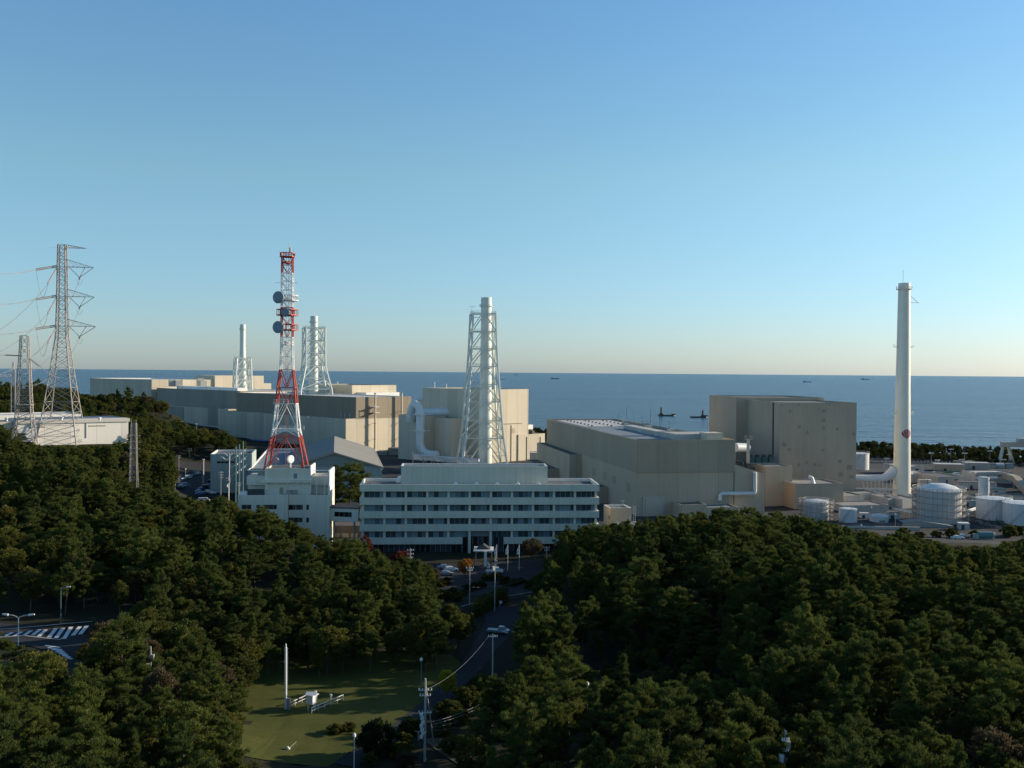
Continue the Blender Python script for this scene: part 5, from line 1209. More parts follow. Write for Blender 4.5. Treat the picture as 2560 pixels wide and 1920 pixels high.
wire('power_line', atd(12, 888, 398), atd(-60, 884, 390), .5, 'short power line leaving the smaller pylon to the left')
wire('power_line', atd(100, 915, 402), atd(150, 944, 485), 1, 'power line from the smaller pylon slanting to the tall pylon body')
g3 = thing('gantry_pylon', 'squat substation gantry pylon with a lattice beam at the left edge', 'gantry', (atd(33, 1000, 540).x, 540, 30)); x3 = atd(33, 1000, 540).x; m = MB(); zz = [atd(33, y, 540).z for y in (1040, 1024, 1008, 992, 976, 960, 944, 930, 905)]
lattice(m, (x3, 540), [(z, .95 if i < 8 else .12) for i, z in enumerate(zz)], .14, .07, R_(20), 'X'); m.build('column', M_GALV, g3)
m = MB(); za, zb2 = atd(0, 933, 540).z, atd(0, 944, 540).z
for yy in (-.8, .8):
    for z in (za, zb2): m.bar((x3, 540 + yy, z), (x3 - 40, 540 + yy, z), .13, 4)
    for k in range(16): m.bar((x3 - k * 2.5, 540 + yy, za), (x3 - k * 2.5 - 1.25, 540 + yy, zb2), .06, 3); m.bar((x3 - k * 2.5 - 1.25, 540 + yy, zb2), (x3 - k * 2.5 - 2.5, 540 + yy, za), .06, 3)
m.build('beam', M_GALV, g3)
t4_, c4_, L4_ = pylon('lattice_mast', 'slim lattice mast with short arms among trees below the warehouse end', 334.5, 1058, 1210, 330, [(1215, 1.25), (1200, 1.2), (1185, 1.15), (1170, 1.1), (1155, 1.05), (1140, 1.0), (1125, .97), (1110, .93), (1095, .9), (1080, .85), (1068, .82), (1058, .8)], .10, .055, R_(10), 'mast')
for y, w in ((1088, 2.0), (1104, 1.9), (1121, 1.9)): z = atd(334, y, 330).z; MB().bar((c4_.x - w, 330, z), (c4_.x + w, 330, z - .25), .12, 4).bar((c4_.x - w, 330.8, z), (c4_.x + w, 330.8, z - .25), .1, 4).build('arm', M_GALV, t4_)
MB().bar((c4_.x - .8, 330, L4_[-1][0] - 1), (c4_.x - .8, 330, L4_[-1][0] + 1.4), .07, 4).bar((c4_.x + .8, 330, L4_[-1][0] - 1), (c4_.x + .8, 330, L4_[-1][0] + 1.2), .07, 4).build('aerial', M_GALV, t4_)
# ================================================================== tanks and yard things at right
def tank(label, px, pw, ytop, ybase, D, dome=.6, rim=True, stairs=True, marks=False, name='storage_tank'):
    c = atd(px, ybase, D); z0 = max(-.3, 0); r = pw / 2 * D / FPX; zt = atd(px, ytop, D - r).z
    t = thing(name, label, 'tank', (c.x, D, 0)); m = MB(); m.lathe((c.x, D), [(r, -.5), (r, zt)], 36); m.build('shell', wallmat('tank_shell', (.68, .69, .68), 3.2, .08, .2, hseam=2.0, rough=.5, panel=.03, dark=.88), t, True)
    m = MB(); m.lathe((c.x, D), [(r + (.2 if rim else 0), zt - .25), (r + (.2 if rim else 0), zt), (r * .75, zt + dome * .5), (r * .4, zt + dome * .85), (.02, zt + dome)], 36); m.build('roof', M_TANK, t, True)
    if rim: m = MB(); rail(m, ring((c.x, D), r + .12, zt, 18), 1.0, .045, 9); m.build('railing', M_COPE, t)
    if stairs:
        m = MB(); n = 26; a0 = R_(205); pv = None
        for k in range(n + 1):
            a = a0 + k / n * 1.1; z = zt * k / n; p = (c.x + (r + .3) * math.cos(a), D + (r + .3) * math.sin(a), z)
            if pv: m.bar(pv, p, .1, 4); m.bar((pv[0], pv[1], pv[2] + .9), (p[0], p[1], p[2] + .9), .04, 4)
            pv = p
        m.build('stair', M_GALV, t)
    if marks:
        m = MB()
        for k in range(5):
            a = -math.pi / 2 + (k - 2) * .13; w = .04 + .012 * (k % 2)
            for q in range(2):
                zz = zt * (.45 - .13 * q) ; h = .18
                m.face([(c.x + (r + .02) * math.cos(a + s * w), D + (r + .02) * math.sin(a + s * w), zz + v) for s, v in ((-1, -h), (1, -h), (1, h), (-1, h))])
        m.build('lettering', M_DARK, t)
    return t, c, r, zt
def scaffold(t, c, r, z0, zt, n, levels, mat=M_GALV):
    m = MB()
    for q in (r, r + 1.1):
        for k in range(n):
            a = 2 * math.pi * k / n; m.bar((c.x + q * math.cos(a), c.y + q * math.sin(a), z0), (c.x + q * math.cos(a), c.y + q * math.sin(a), zt + .8), .05, 4, caps=False)
    for l in range(levels + 1):
        z = lerp(z0 + 1.2, zt, l / levels); R0, R1 = ring((c.x, c.y), r, z, n), ring((c.x, c.y), r + 1.1, z, n)
        for k in range(n):
            m.face([R0[k], R1[k], R1[k + 1], R0[k + 1]])
            for dz in (0, .55, 1.0): m.bar((*R1[k][:2], z + dz), (*R1[k + 1][:2], z + dz), .045, 4, caps=False)
            if l and k % 2 == 0: m.bar((*R1[k][:2], lerp(z0 + 1.2, zt, (l - 1) / levels)), (*R1[k + 1][:2], z), .04, 4, caps=False)
    m.build('scaffold', mat, t)
t, c, r, zt = tank('small ringed white tank with railings beside the concrete reactor building', 2040, 60, 1256, 1300, 386, .7, True, False); scaffold(t, c, r + .9, 0, zt - .4, 20, 4)
tank('small plain white tank with a slanted stair under the reactor building corner', 2119.7, 44, 1274, 1309, 382, .3, False, True)
tank('small white tank with dark lettering beside the long low shed', 2197.5, 45, 1292, 1308, 384, .7, True, False, True)
t, c, r, zt = tank('big domed white tank wrapped in scaffolding at right', 2347, 104, 1230, 1311, 386, 2.6, True, False); scaffold(t, c, r + .6, -.3, zt, 34, 5); m = MB(); rail(m, ring((c.x, c.y), r + 1.7, zt, 34), 1.1, .05, 9); m.build('railing', M_COPE, t)
m = MB(); m.bar((c.x + r + 2.2, c.y - 3, 0), (c.x + r + 2.2, c.y - 3, zt + 3), .08, 4); m.bar((c.x + r - 1, c.y - 3, zt + 3), (c.x + r + 2.2, c.y - 3, zt + 3), .08, 4); m.build('hoist_frame', M_GALV, t)
tank('white flat-topped tank, left one of the pair at the right edge', 2484.5, 83, 1250, 1299, 396, .5)
tank('white flat-topped tank nearest the right edge', 2556, 91, 1262, 1312, 384, .5)
tank('white tank half hidden behind the concrete reactor building', 2144, 54, 1135, 1176, 598, .4)
t, c, r, zt = tank('tall slim white silo between chimney and sloping gallery', 2459, 26, 1194, 1240, 448, .2, False, False); m = MB(); m.bar((c.x - 3, c.y, zt - .5), (c.x + 6, c.y, zt - .2), .5, 4); m.build('top_beam', M_COPE, t)
# pipework beside the pair
t = thing('pipework', 'dark tangle of pipes and valves at the feet of the paired white tanks', 'pipework', tuple(atd(2470, 1303, 384))); m = MB()
for k in range(14):
    p = atd(2425 + k * 6, 1304, 380 + (k * 5 % 7)); p.z = 0; m.bar(p, p + Vector((0, 0, 1.2 + (k % 3) * .5)), .12, 5); m.bar(p + Vector((0, 0, 1)), p + Vector((1.2, .3, 1 + .2 * (k % 2))), .14, 5)
m.build('pipes', M_DARK, t); m = MB()
for k in range(4): p = atd(2450 + k * 18, 1300, 382); m.box((p.x, p.y), 1.6, 1.2, 0, 1.5)
m.build('valve_box', M_GREEN, t)
# low flat buildings beyond the chimney
for x0, x1, y1, D, dep, nm in ((2279, 2345, 1186, 522, 26, 'long flat beige building right of the chimney'), (2345, 2412, 1192, 506, 22, 'pale flat building with a dark roof behind the domed tank'), (2255, 2310, 1166, 560, 20, 'low building behind the chimney near the shore fence'),
                               (2440, 2530, 1181, 520, 12, 'low brown-roofed sheds below the gantry crane')):
    a = atd(x0, y1, D); b = atd(x1, y1, D + 3); f = [a, b, b + u * dep, a + u * dep]; rr = thing('low_building', nm, 'low building', cen3(f)); block(rr, f, -.5, a.z, M_CONC, M_ROOFP if 'pale' not in nm else M_ROOFD, .4)
    wpart(rr, 'door', f[0], f[1], (lerp(x0, x1, .3), y1 + 8, lerp(x0, x1, .36), y1 + 18), M_DARK, .06); wpart(rr, 'window', f[0], f[1], (lerp(x0, x1, .6), y1 + 6, lerp(x0, x1, .75), y1 + 10), M_GLASSD, .06)
# ground tanks pair before the flat building
for X, w, nm in ((2307, 22, 'small beige square tank left of its twin behind the domed tank'), (2321, 12, 'narrow white square tank right of its twin behind the domed tank')):
    a = atd(X, 1212, 488); t = thing('box_tank', nm, 'tank', (a.x, 488, 0)); zt = atd(X, 1199, 488).z; MB().box((a.x, 488), w * .19, 3, -.2, zt).build('shell', M_CONC if w > 15 else M_TANK, t); m = MB(); rail(m, [(a.x - w * .09, 486.5, zt), (a.x + w * .09, 486.5, zt)], .9, .05, 1.2); m.build('railing', M_GALV, t)
# sloping gallery
g = thing('conveyor_gallery', 'grey enclosed gallery sloping down to the right edge', 'gallery', tuple(atd(2530, 1190, 500))); a, b, c_ = atd(2512, 1181, 520), atd(2540, 1190, 500), atd(2610, 1262, 430)
m = MB()
def gal(m, a, b, w, h):
    d = (b - a); d.z = 0; d.normalize(); n = Vector((-d.y, d.x, 0)) * w / 2; hh = Vector((0, 0, h)); A = [a + n, a - n, a - n + hh, a + n + hh]; B = [b + n, b - n, b - n + hh, b + n + hh]
    for i in range(4): j = (i + 1) % 4; m.face([A[i], A[j], B[j], B[i]])
    m.face(A[::-1]); m.face(B)
gal(m, a - Vector((0, 0, 3)), b - Vector((0, 0, 3)), 3, 3); gal(m, b - Vector((0, 0, 3.2)), c_ - Vector((0, 0, 3.2)), 3.2, 3.2); m.build('gallery', M_GREYC, g); m = MB()
for q in (.05, .5, .9): p = b.lerp(c_, q); m.bar((p.x - 1.5, p.y, -.2), (p.x - 1.5, p.y, p.z - 3), .3, 4); m.bar((p.x + 1.5, p.y, -.2), (p.x + 1.5, p.y, p.z - 4), .3, 4)
m.build('trestle', M_GALV, g)
# gantry crane
D = 639; g = thing('gantry_crane', 'beige gantry crane on slanted legs near the shore at the right edge', 'crane', tuple(atd(2515, 1161, D))); m = MB(); za, zb3 = atd(2520, 1105, D).z, atd(2520, 1117, D).z
MB().prism([(atd(2503, 1110, D).x, D - 1.5), (atd(2640, 1110, D).x, D - 1.5), (atd(2640, 1110, D).x, D + 1.5), (atd(2503, 1110, D).x, D + 1.5)], zb3, za, True, True).build('girder', paint('crane_beige', (.55, .45, .36), .6), g)
m.box((atd(2556, 1100, D).x, D), 6, 4, za, za + 2.4); m.build('trolley', M_CONC, g)
for yy in (-1.3, 1.3):
    m = MB()
    for x0, x1 in ((2507, 2497), (2521, 2533)): m.bar((atd(x0, 1117, D).x, D + yy * .4, zb3), (atd(x1, 1161, D).x, D + yy, 0), .8, 4)
    m.bar((atd(2498, 1161, D).x, D + yy, .6), (atd(2533, 1161, D).x, D + yy, .6), .4, 4); m.build('leg', paint('crane_cream', (.62, .58, .45), .6), g)
for k, X in enumerate((2478, 2499, 2521)):
    p = atd(X, 1166, 610); p.z = 0; o = thing('machinery_shed', ['teal', 'white-roofed', 'pale green'][k] + ' machine cover at the foot of the gantry crane' + ['', ' in the middle', ' on its right'][k], 'machine', p); MB().box(p, 4.6, 4, -.1, 2.2).build('body', M_TEAL, o); MB().tube([(p.x - 2.4, p.y, 2.1), (p.x + 2.4, p.y, 2.1)], 1.5, 10).build('cover', [M_TEAL, M_COPE, M_TEAL][k], o)
# fence along the shore belt and along the wood edge
f1 = thing('shore_fence', 'pale concrete post fence before the shore trees', 'fence', tuple(atd(2300, 1158, 640))); m = MB()
pa, pb = atd(2160, 1158, 640), atd(2600, 1160, 632); pa.z = pb.z = 0; k = int((pb - pa).length / 2.2)
for i in range(k): p = pa.lerp(pb, i / k); m.box(p, .5, .3, -.2, 2.2)
m.build('posts', M_CONC, f1); MB().bar(pa + Vector((0, 0, .8)), pb + Vector((0, 0, .8)), .5, 4).build('boards', paint('fence_boards', (.25, .24, .21), .8), f1)
f2 = thing('retaining_wall', 'low pale retaining wall at the edge of the right wood', 'wall', tuple(atd(2250, 1330, 358))); pa, pb = atd(2095, 1312, 366), atd(2300, 1322, 364); pa.z = pb.z = 0; d = (pb - pa).normalized(); n = Vector((-d.y, d.x, 0)) * .4
MB().prism([pa - n, pb - n, pb + n, pa + n], -1, 1.6).build('wall', M_CONC, f2); m = MB(); rail(m, [pa + Vector((0, 0, 1.6)), pb + Vector((0, 0, 1.6))], 1.0, .05, 2.5); m.build('railing', M_GALV, f2)
f3 = thing('ramp_wall', 'sloping grey ramp wall in front of the domed tank', 'wall', tuple(atd(2320, 1320, 370))); m = MB(); a, b = atd(2256, 1318, 372), atd(2385, 1318, 372); m.face([(a.x, 372, -.3), (b.x, 372, -.3), (b.x, 372, .8), (lerp(a.x, b.x, .25), 372, 3.0), (a.x, 372, 2.2)]); m.face([(a.x, 372, 2.2), (lerp(a.x, b.x, .25), 372, 3.0), (lerp(a.x, b.x, .25), 376, 3.0), (a.x, 376, 2.2)]); m.face([(lerp(a.x, b.x, .25), 372, 3.0), (b.x, 372, .8), (b.x, 376, .8), (lerp(a.x, b.x, .25), 376, 3.0)]); m.build('wall', M_CONC, f3)
f4 = thing('guard_rail', 'grey guard rail slanting down beside the domed tank', 'guard rail', tuple(atd(2450, 1310, 372))); m = MB(); a, b = onground(2400, 1298), onground(2520, 1330); rail(m, [a, b], 1.1, .09, 3); m.build('rail', M_GALV, f4)
# yard clutter between the big tanks
def shed(name, label, cat, px, py, D, w, d, h, wall, roof, door=True, pitched=False):
    p = atd(px, py, D); t = thing(name, label, cat, (p.x, D, 0)); MB().box((p.x, D), w, d, -.2, h, -.17).build('wall', wall, t); m = MB()
    if pitched:
        ca, sa = math.cos(-.17), math.sin(-.17); q = lambda x, y, z: (p.x + x * ca - y * sa, D + x * sa + y * ca, z)
        m.face([q(-w / 2 - .2, -d / 2 - .2, h + .01), q(w / 2 + .2, -d / 2 - .2, h + .01), q(w / 2 + .2, 0, h + d * .22), q(-w / 2 - .2, 0, h + d * .22)]); m.face([q(w / 2 + .2, d / 2 + .2, h + .01), q(-w / 2 - .2, d / 2 + .2, h + .01), q(-w / 2 - .2, 0, h + d * .22), q(w / 2 + .2, 0, h + d * .22)])
    else: m.box((p.x, D), w + .3, d + .3, h, h + .22, -.17)
    m.build('roof', roof, t)
    if door: MB().box((p.x - w * .2 - .0 * d, D - d / 2 - .02 + w * .2 * .17), min(1.6, w * .3), .12, 0, min(2.2, h * .8), -.17).build('door', M_DARK, t)
    return t
for a in (('small_shed', 'small white shed left of the lettered tank', 'shed', 2160, 1290, 392, 3.2, 3, 2.6, M_TANK, M_ROOFP), ('small_shed', 'pale pump house between the lettered tank and the low shed', 'shed', 2232, 1298, 392, 4.5, 4, 3, M_CONC, M_ROOFD),
          ('small_shed', 'grey hut behind the domed tank on its left side', 'shed', 2276, 1225, 470, 6, 5, 3.4, M_GREYC, M_ROOFP), ('container', 'blue-grey container right of the domed tank', 'container', 2422, 1262, 432, 6, 2.5, 2.6, M_TEAL, M_TEAL),
          ('container', 'rusty container beside the white silo foot', 'container', 2480, 1228, 462, 6, 2.5, 2.6, paint('rust', (.22, .10, .06), .8), M_DARK), ('small_shed', 'green-roofed shed right of the white silo', 'shed', 2492, 1218, 476, 7, 5, 3.2, M_CONC, M_GREEN),
          ('small_shed', 'long grey shed below the sloping gallery', 'shed', 2520, 1240, 455, 12, 5, 3.0, M_GREYC, M_ROOFD), ('small_shed', 'beige pump house in front of the paired tanks', 'shed', 2408, 1318, 369, 3.6, 3, 2.4, M_CONC, M_COPE),
          ('small_shed', 'low tan workshop beyond the flat beige building', 'shed', 2370, 1172, 590, 16, 8, 4.5, M_TURB, M_ROOFP), ('small_shed', 'pale workshop near the shore fence left of the crane', 'shed', 2440, 1166, 606, 14, 7, 4, M_CONC, M_ROOFP),
          ('small_shed', 'low dark shed near the shore fence beyond the workshop', 'shed', 2410, 1162, 622, 12, 6, 3.4, M_GREYB, M_ROOFD), ('small_shed', 'white hut right beside the chimney foot', 'shed', 2284, 1243, 452, 4, 4, 3, M_TANK, M_ROOFP), ('small_shed', 'long low concrete shed behind the white silo', 'shed', 2440, 1200, 500, 18, 6, 3.6, M_CONC, M_ROOFD)): shed(*a)
t = thing('green_crane_boom', 'green mobile crane boom lying by the flat beige building', 'crane', tuple(atd(2370, 1172, 560))); p = atd(2370, 1175, 560); p.z = 1.2; m = MB(); m.bar(p + Vector((-8, 0, .6)), p + Vector((7, 2, 1.6)), .5, 4); m.build('boom', paint('crane_green', (.03, .16, .08), .5), t); MB().box(p, 5, 2.4, 0, 1.9).build('carrier', paint('crane_green', (.03, .16, .08), .5), t)
for i, (x0, y0, D0, x1, y1, D1, n_, l) in enumerate(((2232, 1278, 405, 2290, 1290, 392, 6, 'low pipe rack running from the chimney foot to the domed tank'), (2412, 1290, 396, 2452, 1275, 412, 5, 'pipe rack between the domed tank and the paired tanks'), (2415, 1235, 450, 2450, 1245, 440, 5, 'pipe bridge in front of the white silo'))):
    a, b = atd(x0, y0, D0), atd(x1, y1, D1); a.z = b.z = 0; t = thing('pipe_rack', l, 'pipe rack', tuple(a)); m = MB()
    for k in range(4): o_ = Vector((0, (k - 1.5) * .5, 2.6 + (k % 2) * .5)); m.bar(a + o_, b + o_, .16, 6)
    m.build('pipes', M_TANK, t)
    for k in range(n_): q = a.lerp(b, k / (n_ - 1)); MB().bar(q + Vector((0, -.9, -.2)), q + Vector((0, -.9, 3.2)), .11, 4).bar(q + Vector((0, .9, -.2)), q + Vector((0, .9, 3.2)), .11, 4).bar(q + Vector((0, -.9, 2.4)), q + Vector((0, .9, 2.4)), .11, 4).build('frame', M_GALV, t)
for k, (px_, py_, D_) in enumerate(((2300, 1176, 572), (2318, 1175, 575), (2344, 1174, 580), (2398, 1172, 585), (2460, 1172, 580), (2428, 1243, 448), (2500, 1172, 590))):
    pass
# ================================================================== lamp masts and poles
def lampmast(px, ytop, ybase, label, D=None, kind='flood', mat=None, grp=None, cat='lamp post'):
    b = onground(px, ybase) if D is None else gpt(atd(px, ybase, D).x, D); zt = atd(px, ytop, b.y).z; k = max(.7, min(1.3, b.y / 400)); mat = mat or M_POLE
    t = thing({'flood': 'floodlight_mast', 'street': 'street_lamp', 'bulb': 'lamp_post'}[kind], label, cat, b, grp); m = MB(); m.cyl(b, b.z - .3, zt, .13 * k, .08 * k, 8); m.build('pole', mat, t); m = MB()
    if kind == 'flood':
        m.bar((b.x - 1.5, b.y, zt), (b.x + 1.5, b.y, zt), .09, 4)
        for q in (-1.3, -.45, .45, 1.3): m.box((b.x + q, b.y - .15), .55, .4, zt - .05, zt + .5)
    elif kind == 'street':
        m.tube([(b.x, b.y, zt - .5), (b.x + .4, b.y, zt), (b.x + 1.4, b.y, zt + .15)], .06, 6); m.build('arm', mat, t); m = MB(); m.bar((b.x + 1.2, b.y, zt + .12), (b.x + 2.0, b.y, zt + .2), .17, 8, .11)
    else: m.lathe((b.x, b.y), [(.08, zt), (.38 * k, zt + .25), (.34 * k, zt + .55), (.02, zt + .75)], 10)
    m.build('lamp_head', M_COPE, t); return t
FL = [(2327.7,1133.6,1165,'floodlight mast nearest the chimney against the shore trees'),(2376.6,1124,1157,'tall floodlight mast alone before the shore trees'),(2411,1134,1183,'taller of the two close floodlight masts'),(2403.5,1150,1183,'shorter of the two close floodlight masts'),
      (2343.3,1151,1175,'short floodlight mast behind the flat beige building'),(2474.3,1128,1160,'floodlight mast left of the gantry crane'),(2522,1137,1166,'floodlight mast between the crane legs'),(2508.6,1150,1180,'floodlight mast in front of the crane left leg'),(2422.3,1153,1174,'stubby floodlight mast right of the close pair'),(2216,1147,1172,'floodlight mast left of the chimney shaft')]
for x, a, b, l in FL: lampmast(x, a, b, l, grp='floodlight masts by the shore')
for x, a, b, D, l in [(2238,1288,1323,366,'white lamp post in front of the low shed and chimney foot'),(2420,1287,1318,372,'white lamp post right of the domed tank'),(2484.7,1336,1358,345,'white lamp post at the wood edge below the paired tanks'),(2178,1271,1286,400,'white lamp post behind the lettered tank'),(2152,1316,1345,362,'lamp post half sunk in the trees below the plain tank'),(2424,1184,1222,470,'slim twin lamp post left of the white silo'),(2438,1184,1222,472,'slim lamp post touching the white silo')]: lampmast(x, a, b, l, D, 'bulb', grp='white lamp posts at right')
def upole(px, ytop, ybase, label, D=None, arms=((.6, 1.6), (1.7, 1.3)), box=False, r=.15, guy=None, grp=None, mat=None):
    b = onground(px, ybase) if D is None else gpt(atd(px, ybase, D).x, D); zt = atd(px, ytop, b.y).z; t = thing('utility_pole', label, 'utility pole', b, grp); m = MB(); m.cyl(b, b.z - .4, zt, r, r * .65, 8); m.build('pole', mat or M_POLE, t)
    for dz, w in arms:
        m = MB(); z = zt - dz; m.bar((b.x - w / 2, b.y - .15, z), (b.x + w / 2, b.y - .1, z), .06, 4)
        for q in (-.45, -.2, .2, .45): m.cyl((b.x + q * w, b.y - .12), z + .05, z + .32, .08, .05, 6)
        m.build('crossarm', M_COPE, t)
    if box: MB().cyl((b.x - .42, b.y - .1), zt - 3.6, zt - 2.6, .3, n=10).build('transformer', M_COPE, t); MB().box((b.x + .3, b.y - .1), .5, .5, zt - 2.0, zt - 1.2).build('switch_box', M_GALV, t)
    if guy: m = MB(); m.bar((b.x + .1, b.y, zt - 1.2), guy, .1, 6); m.build('guy_pole', M_POLE, t)
    return t, b, zt
UP = [(454,1053,1076,648,'small utility pole before the long turbine halls, left one'),(491.5,1058,1085,645,'small utility pole before the long turbine halls, right one'),(473,1120,1146,562,'dim utility pole on the dark bank above the car park'),(447,1138,1166,470,'utility pole beside the mound above the car park'),
      (438,1199,1236,415,'utility pole with two arms at the near end of the car park'),(408,1205,1236,400,'utility pole crowded with fittings by the slim mast'),(552,1178,1246,365,'tall utility pole with four arms in front of the teal building'),(571,1193,1240,360,'utility pole with a drum in front of the teal building'),(596.5,1205,1245,350,'short utility pole nearest the white building wall'),
      (1025.6,1371,1424,262,'utility pole with three pale arms beside the red maple'),(1366,1365,1452,290,'dim slim pole right of the flagpoles'),(1368,1504,1550,232,'pole with white insulators above the dark right wood')]
for x, a, b, D, l in UP: upole(x, a, b, l, D, ((.5, 1.7), (1.5, 1.7), (2.5, 1.4)) if 'four' in l or 'three' in l else ((.5, 1.9), (1.3, 1.4)), 'drum' in l)
t = thing('concrete_pillar', 'thick plain concrete pillar at the far end of the car park', 'pillar', gpt(atd(508, 1184, 480).x, 480)); p = t.location; MB().cyl(p, p.z - .3, atd(508, 1150, 480).z, .45, .4, 10).build('pillar', M_POLE, t); MB().cyl(p, atd(508, 1150, 480).z, atd(508, 1150, 480).z + .4, .7, n=10).build('cap', M_POLE, t)
lampmast(463.6, 1175, 1190, 'white globe lamp at the far end of the car park', 490, 'bulb')
for i, (X, a, l) in enumerate(((589, 1116, 'left teal steel post before the teal building'), (598, 1110, 'middle teal steel post before the teal building'), (607, 1103, 'tallest teal steel post before the teal building'))):
    b = gpt(atd(X, 1240, 385 + i * 3).x, 385 + i * 3); z = atd(X, a, b.y).z; t = thing('steel_post', l, 'post', b, 'teal steel posts'); MB().cyl(b, b.z - .3, z, .28, .2, 10).build('post', M_TEALP, t); m = MB()
    for k in range(3): m.bar((b.x - 1.6, b.y - .3, z - 4 - k * 3.2 - 1), (b.x + 1.4, b.y - .3, z - 4 - k * 3.2 + 1.2), .12, 4); m.cyl((b.x + .8, b.y - .5), z - 4 - k * 3.2, z - 3.3 - k * 3.2, .2, n=6)
    m.build('switchgear', M_COPE, t)
p = gpt(atd(572, 1190, 392).x, 392); t = thing('line_rack', 'pale tubular line rack hanging before the teal building', 'line rack', p); m = MB()
for k, (X, Y) in enumerate(((566, 1137), (560, 1146))):
    q = [atd(X + s_ * 16, Y + 4 * math.sin(s_ * 4), 392) for s_ in (-.5, -.2, .1, .4, .9)]; m.tube(q, .12, 5)
m.bar(p, atd(574, 1135, 392), .16, 5); m.build('rack', M_COPE, t)
t, b, zt = upole(376.6, 1616, 1722, 'leaning concrete pole with a small transformer above the near wood', 150, ((1.9, .5),), True, .16)
# double-armed lamp and slim lamp on left road
b = onground(46, 1614); zt = atd(46, 1545, b.y).z; t = thing('street_lamp', 'white street lamp with two curved arms beside the left road', 'street lamp', b); m = MB(); m.cyl(b, b.z - .3, zt, .12, .09, 8); m.build('pole', M_WPAINT, t)
for s_ in (-1, 1): MB().tube([(b.x, b.y, zt - .2), (b.x + s_ * .3, b.y, zt + .25), (b.x + s_ * 1.2, b.y, zt + .55), (b.x + s_ * 2.1, b.y, zt + .62)], .06, 6).build('arm', M_WPAINT, t); MB().bar((b.x + s_ * 2.0, b.y, zt + .6), (b.x + s_ * 3.1, b.y, zt + .72), .24, 8, .14).build('lamp_head', M_WPAINT, t)
lampmast(152, 1469, 1560, 'slim grey street lamp on the far side of the left road', None, 'street', M_TEALP, cat='street lamp')
# valley: mast, shelter, fences, poles
b = onground(714, 1776); zt = atd(714, 1618, b.y).z; t = thing('wind_mast', 'tall white weather mast standing on the lawn', 'mast', b); m = MB(); m.cyl(b, b.z - .2, zt, .24, .2, 10); m.cyl(b, zt, zt + .6, .12, .1, 6); m.build('pole', M_WPAINT, t); m = MB()
for k in range(24): m.bar((b.x + .2, b.y - .16, b.z + .6 + k * .42), (b.x + .48, b.y - .16, b.z + .6 + k * .42), .03, 4)
m.build('step_bolts', M_GALV, t); MB().box((b.x + .5, b.y), .5, .5, b.z, b.z + 1.9).build('cabinet', M_GALV, t)
b = onground(779, 1779); t = thing('instrument_shelter', 'small white louvred weather shelter on legs on the lawn', 'weather shelter', b); m = MB(); m.box((b.x, b.y), 1.4, 1.2, b.z + 1.3, b.z + 2.7, -.5); m.build('louvred_box', M_WPAINT, t); m = MB(); m.box((b.x, b.y), 1.8, 1.6, b.z + 2.7, b.z + 2.85, -.5); q = .9
m.face([(b.x - .9, b.y - .8, b.z + 2.86), (b.x + .9, b.y - .8, b.z + 2.86), (b.x + .9, b.y, b.z + 3.25), (b.x - .9, b.y, b.z + 3.25)]); m.face([(b.x + .9, b.y + .8, b.z + 2.86), (b.x - .9, b.y + .8, b.z + 2.86), (b.x - .9, b.y, b.z + 3.25), (b.x + .9, b.y, b.z + 3.25)]); m.build('roof', M_WPAINT, t)
for i in (-.55, .55):
    for j in (-.45, .45): MB().bar((b.x + i, b.y + j, b.z - .1), (b.x + i, b.y + j, b.z + 1.35), .05, 4).build('leg', M_WPAINT, t)
b = onground(789, 1762); t = thing('rain_gauge', 'white cylindrical gauge on a post behind the weather shelter', 'weather gauge', b); MB().bar(b, b + Vector((0, 0, 1.6)), .06, 6).build('post', M_WPAINT, t); MB().cyl(b, b.z + 1.6, b.z + 2.3, .28, .2, 12).build('drum', M_WPAINT, t)
b = onground(827, 1759); t = thing('instrument_post', 'short white instrument post inside the lawn fence', 'post', b); MB().bar(b, b + Vector((0, 0, 1.3)), .07, 6).build('post', M_WPAINT, t); MB().box((b.x, b.y), .35, .3, b.z + 1.2, b.z + 1.55).build('instrument', M_WPAINT, t)
for (x0, y0, x1, y1), l in (((720, 1775, 772, 1752), 'white rail fence behind the weather mast'), ((779, 1786, 858, 1752), 'white rail fence in front of the weather shelter')):
    a, b = onground(x0, y0), onground(x1, y1); t = thing('rail_fence', l, 'fence', a); m = MB(); rail(m, [a, b], 1.05, .06, 1.6); m.build('rails', M_WPAINT, t)
lampmast(1052.5, 1654, 1748, 'slim teal lamp post beside the valley road', None, 'bulb', M_TEALP)
t, bA, ztA = upole(1062, 1696, 1906, 'large concrete utility pole with a leaning prop in the foreground', None, ((1.7, 2.0), (2.5, 1.6), (5.0, 1.9)), False, .2, onground(1084, 1858))
b = bA; m = MB()
for k in range(7): m.box((b.x - .5 + .1 * (k % 3), b.y - .3), .5, .35, ztA - 5.4 - k * .55, ztA - 5.0 - k * .55)
m.build('cable_gear', M_COPE, t)
lampmast(885, 1845, 1935, 'white lamp post cut by the bottom edge of the view', None, 'bulb', M_WPAINT)
b = onground(1046, 1853); t = thing('bollard_post', 'short pale post left of the large utility pole', 'post', b); MB().cyl(b, b.z - .1, atd(1046, 1829, b.y).z, .12, .1, 8).build('post', M_POLE, t); MB().bar((b.x - .5, b.y, atd(1046, 1829, b.y).z), (b.x + .5, b.y, atd(1046, 1829, b.y).z), .06, 4).build('crossbar', M_POLE, t)
t, bB, ztB = upole(1231, 1584, 1738, 'slim pole with two white insulators standing in the valley road', None, ((.5, 1.7),), False, .14)
t, bC, ztC = upole(1173.6, 1411, 1522, 'pale utility pole at the hedge corner before the car park', 240, ((.9, 1.9), (1.5, 1.3)), False, .14)
t, bD, ztD = upole(1236.5, 1388, 1534, 'brown pole with a white fitting in front of the hedge', 236, (), True, .14)
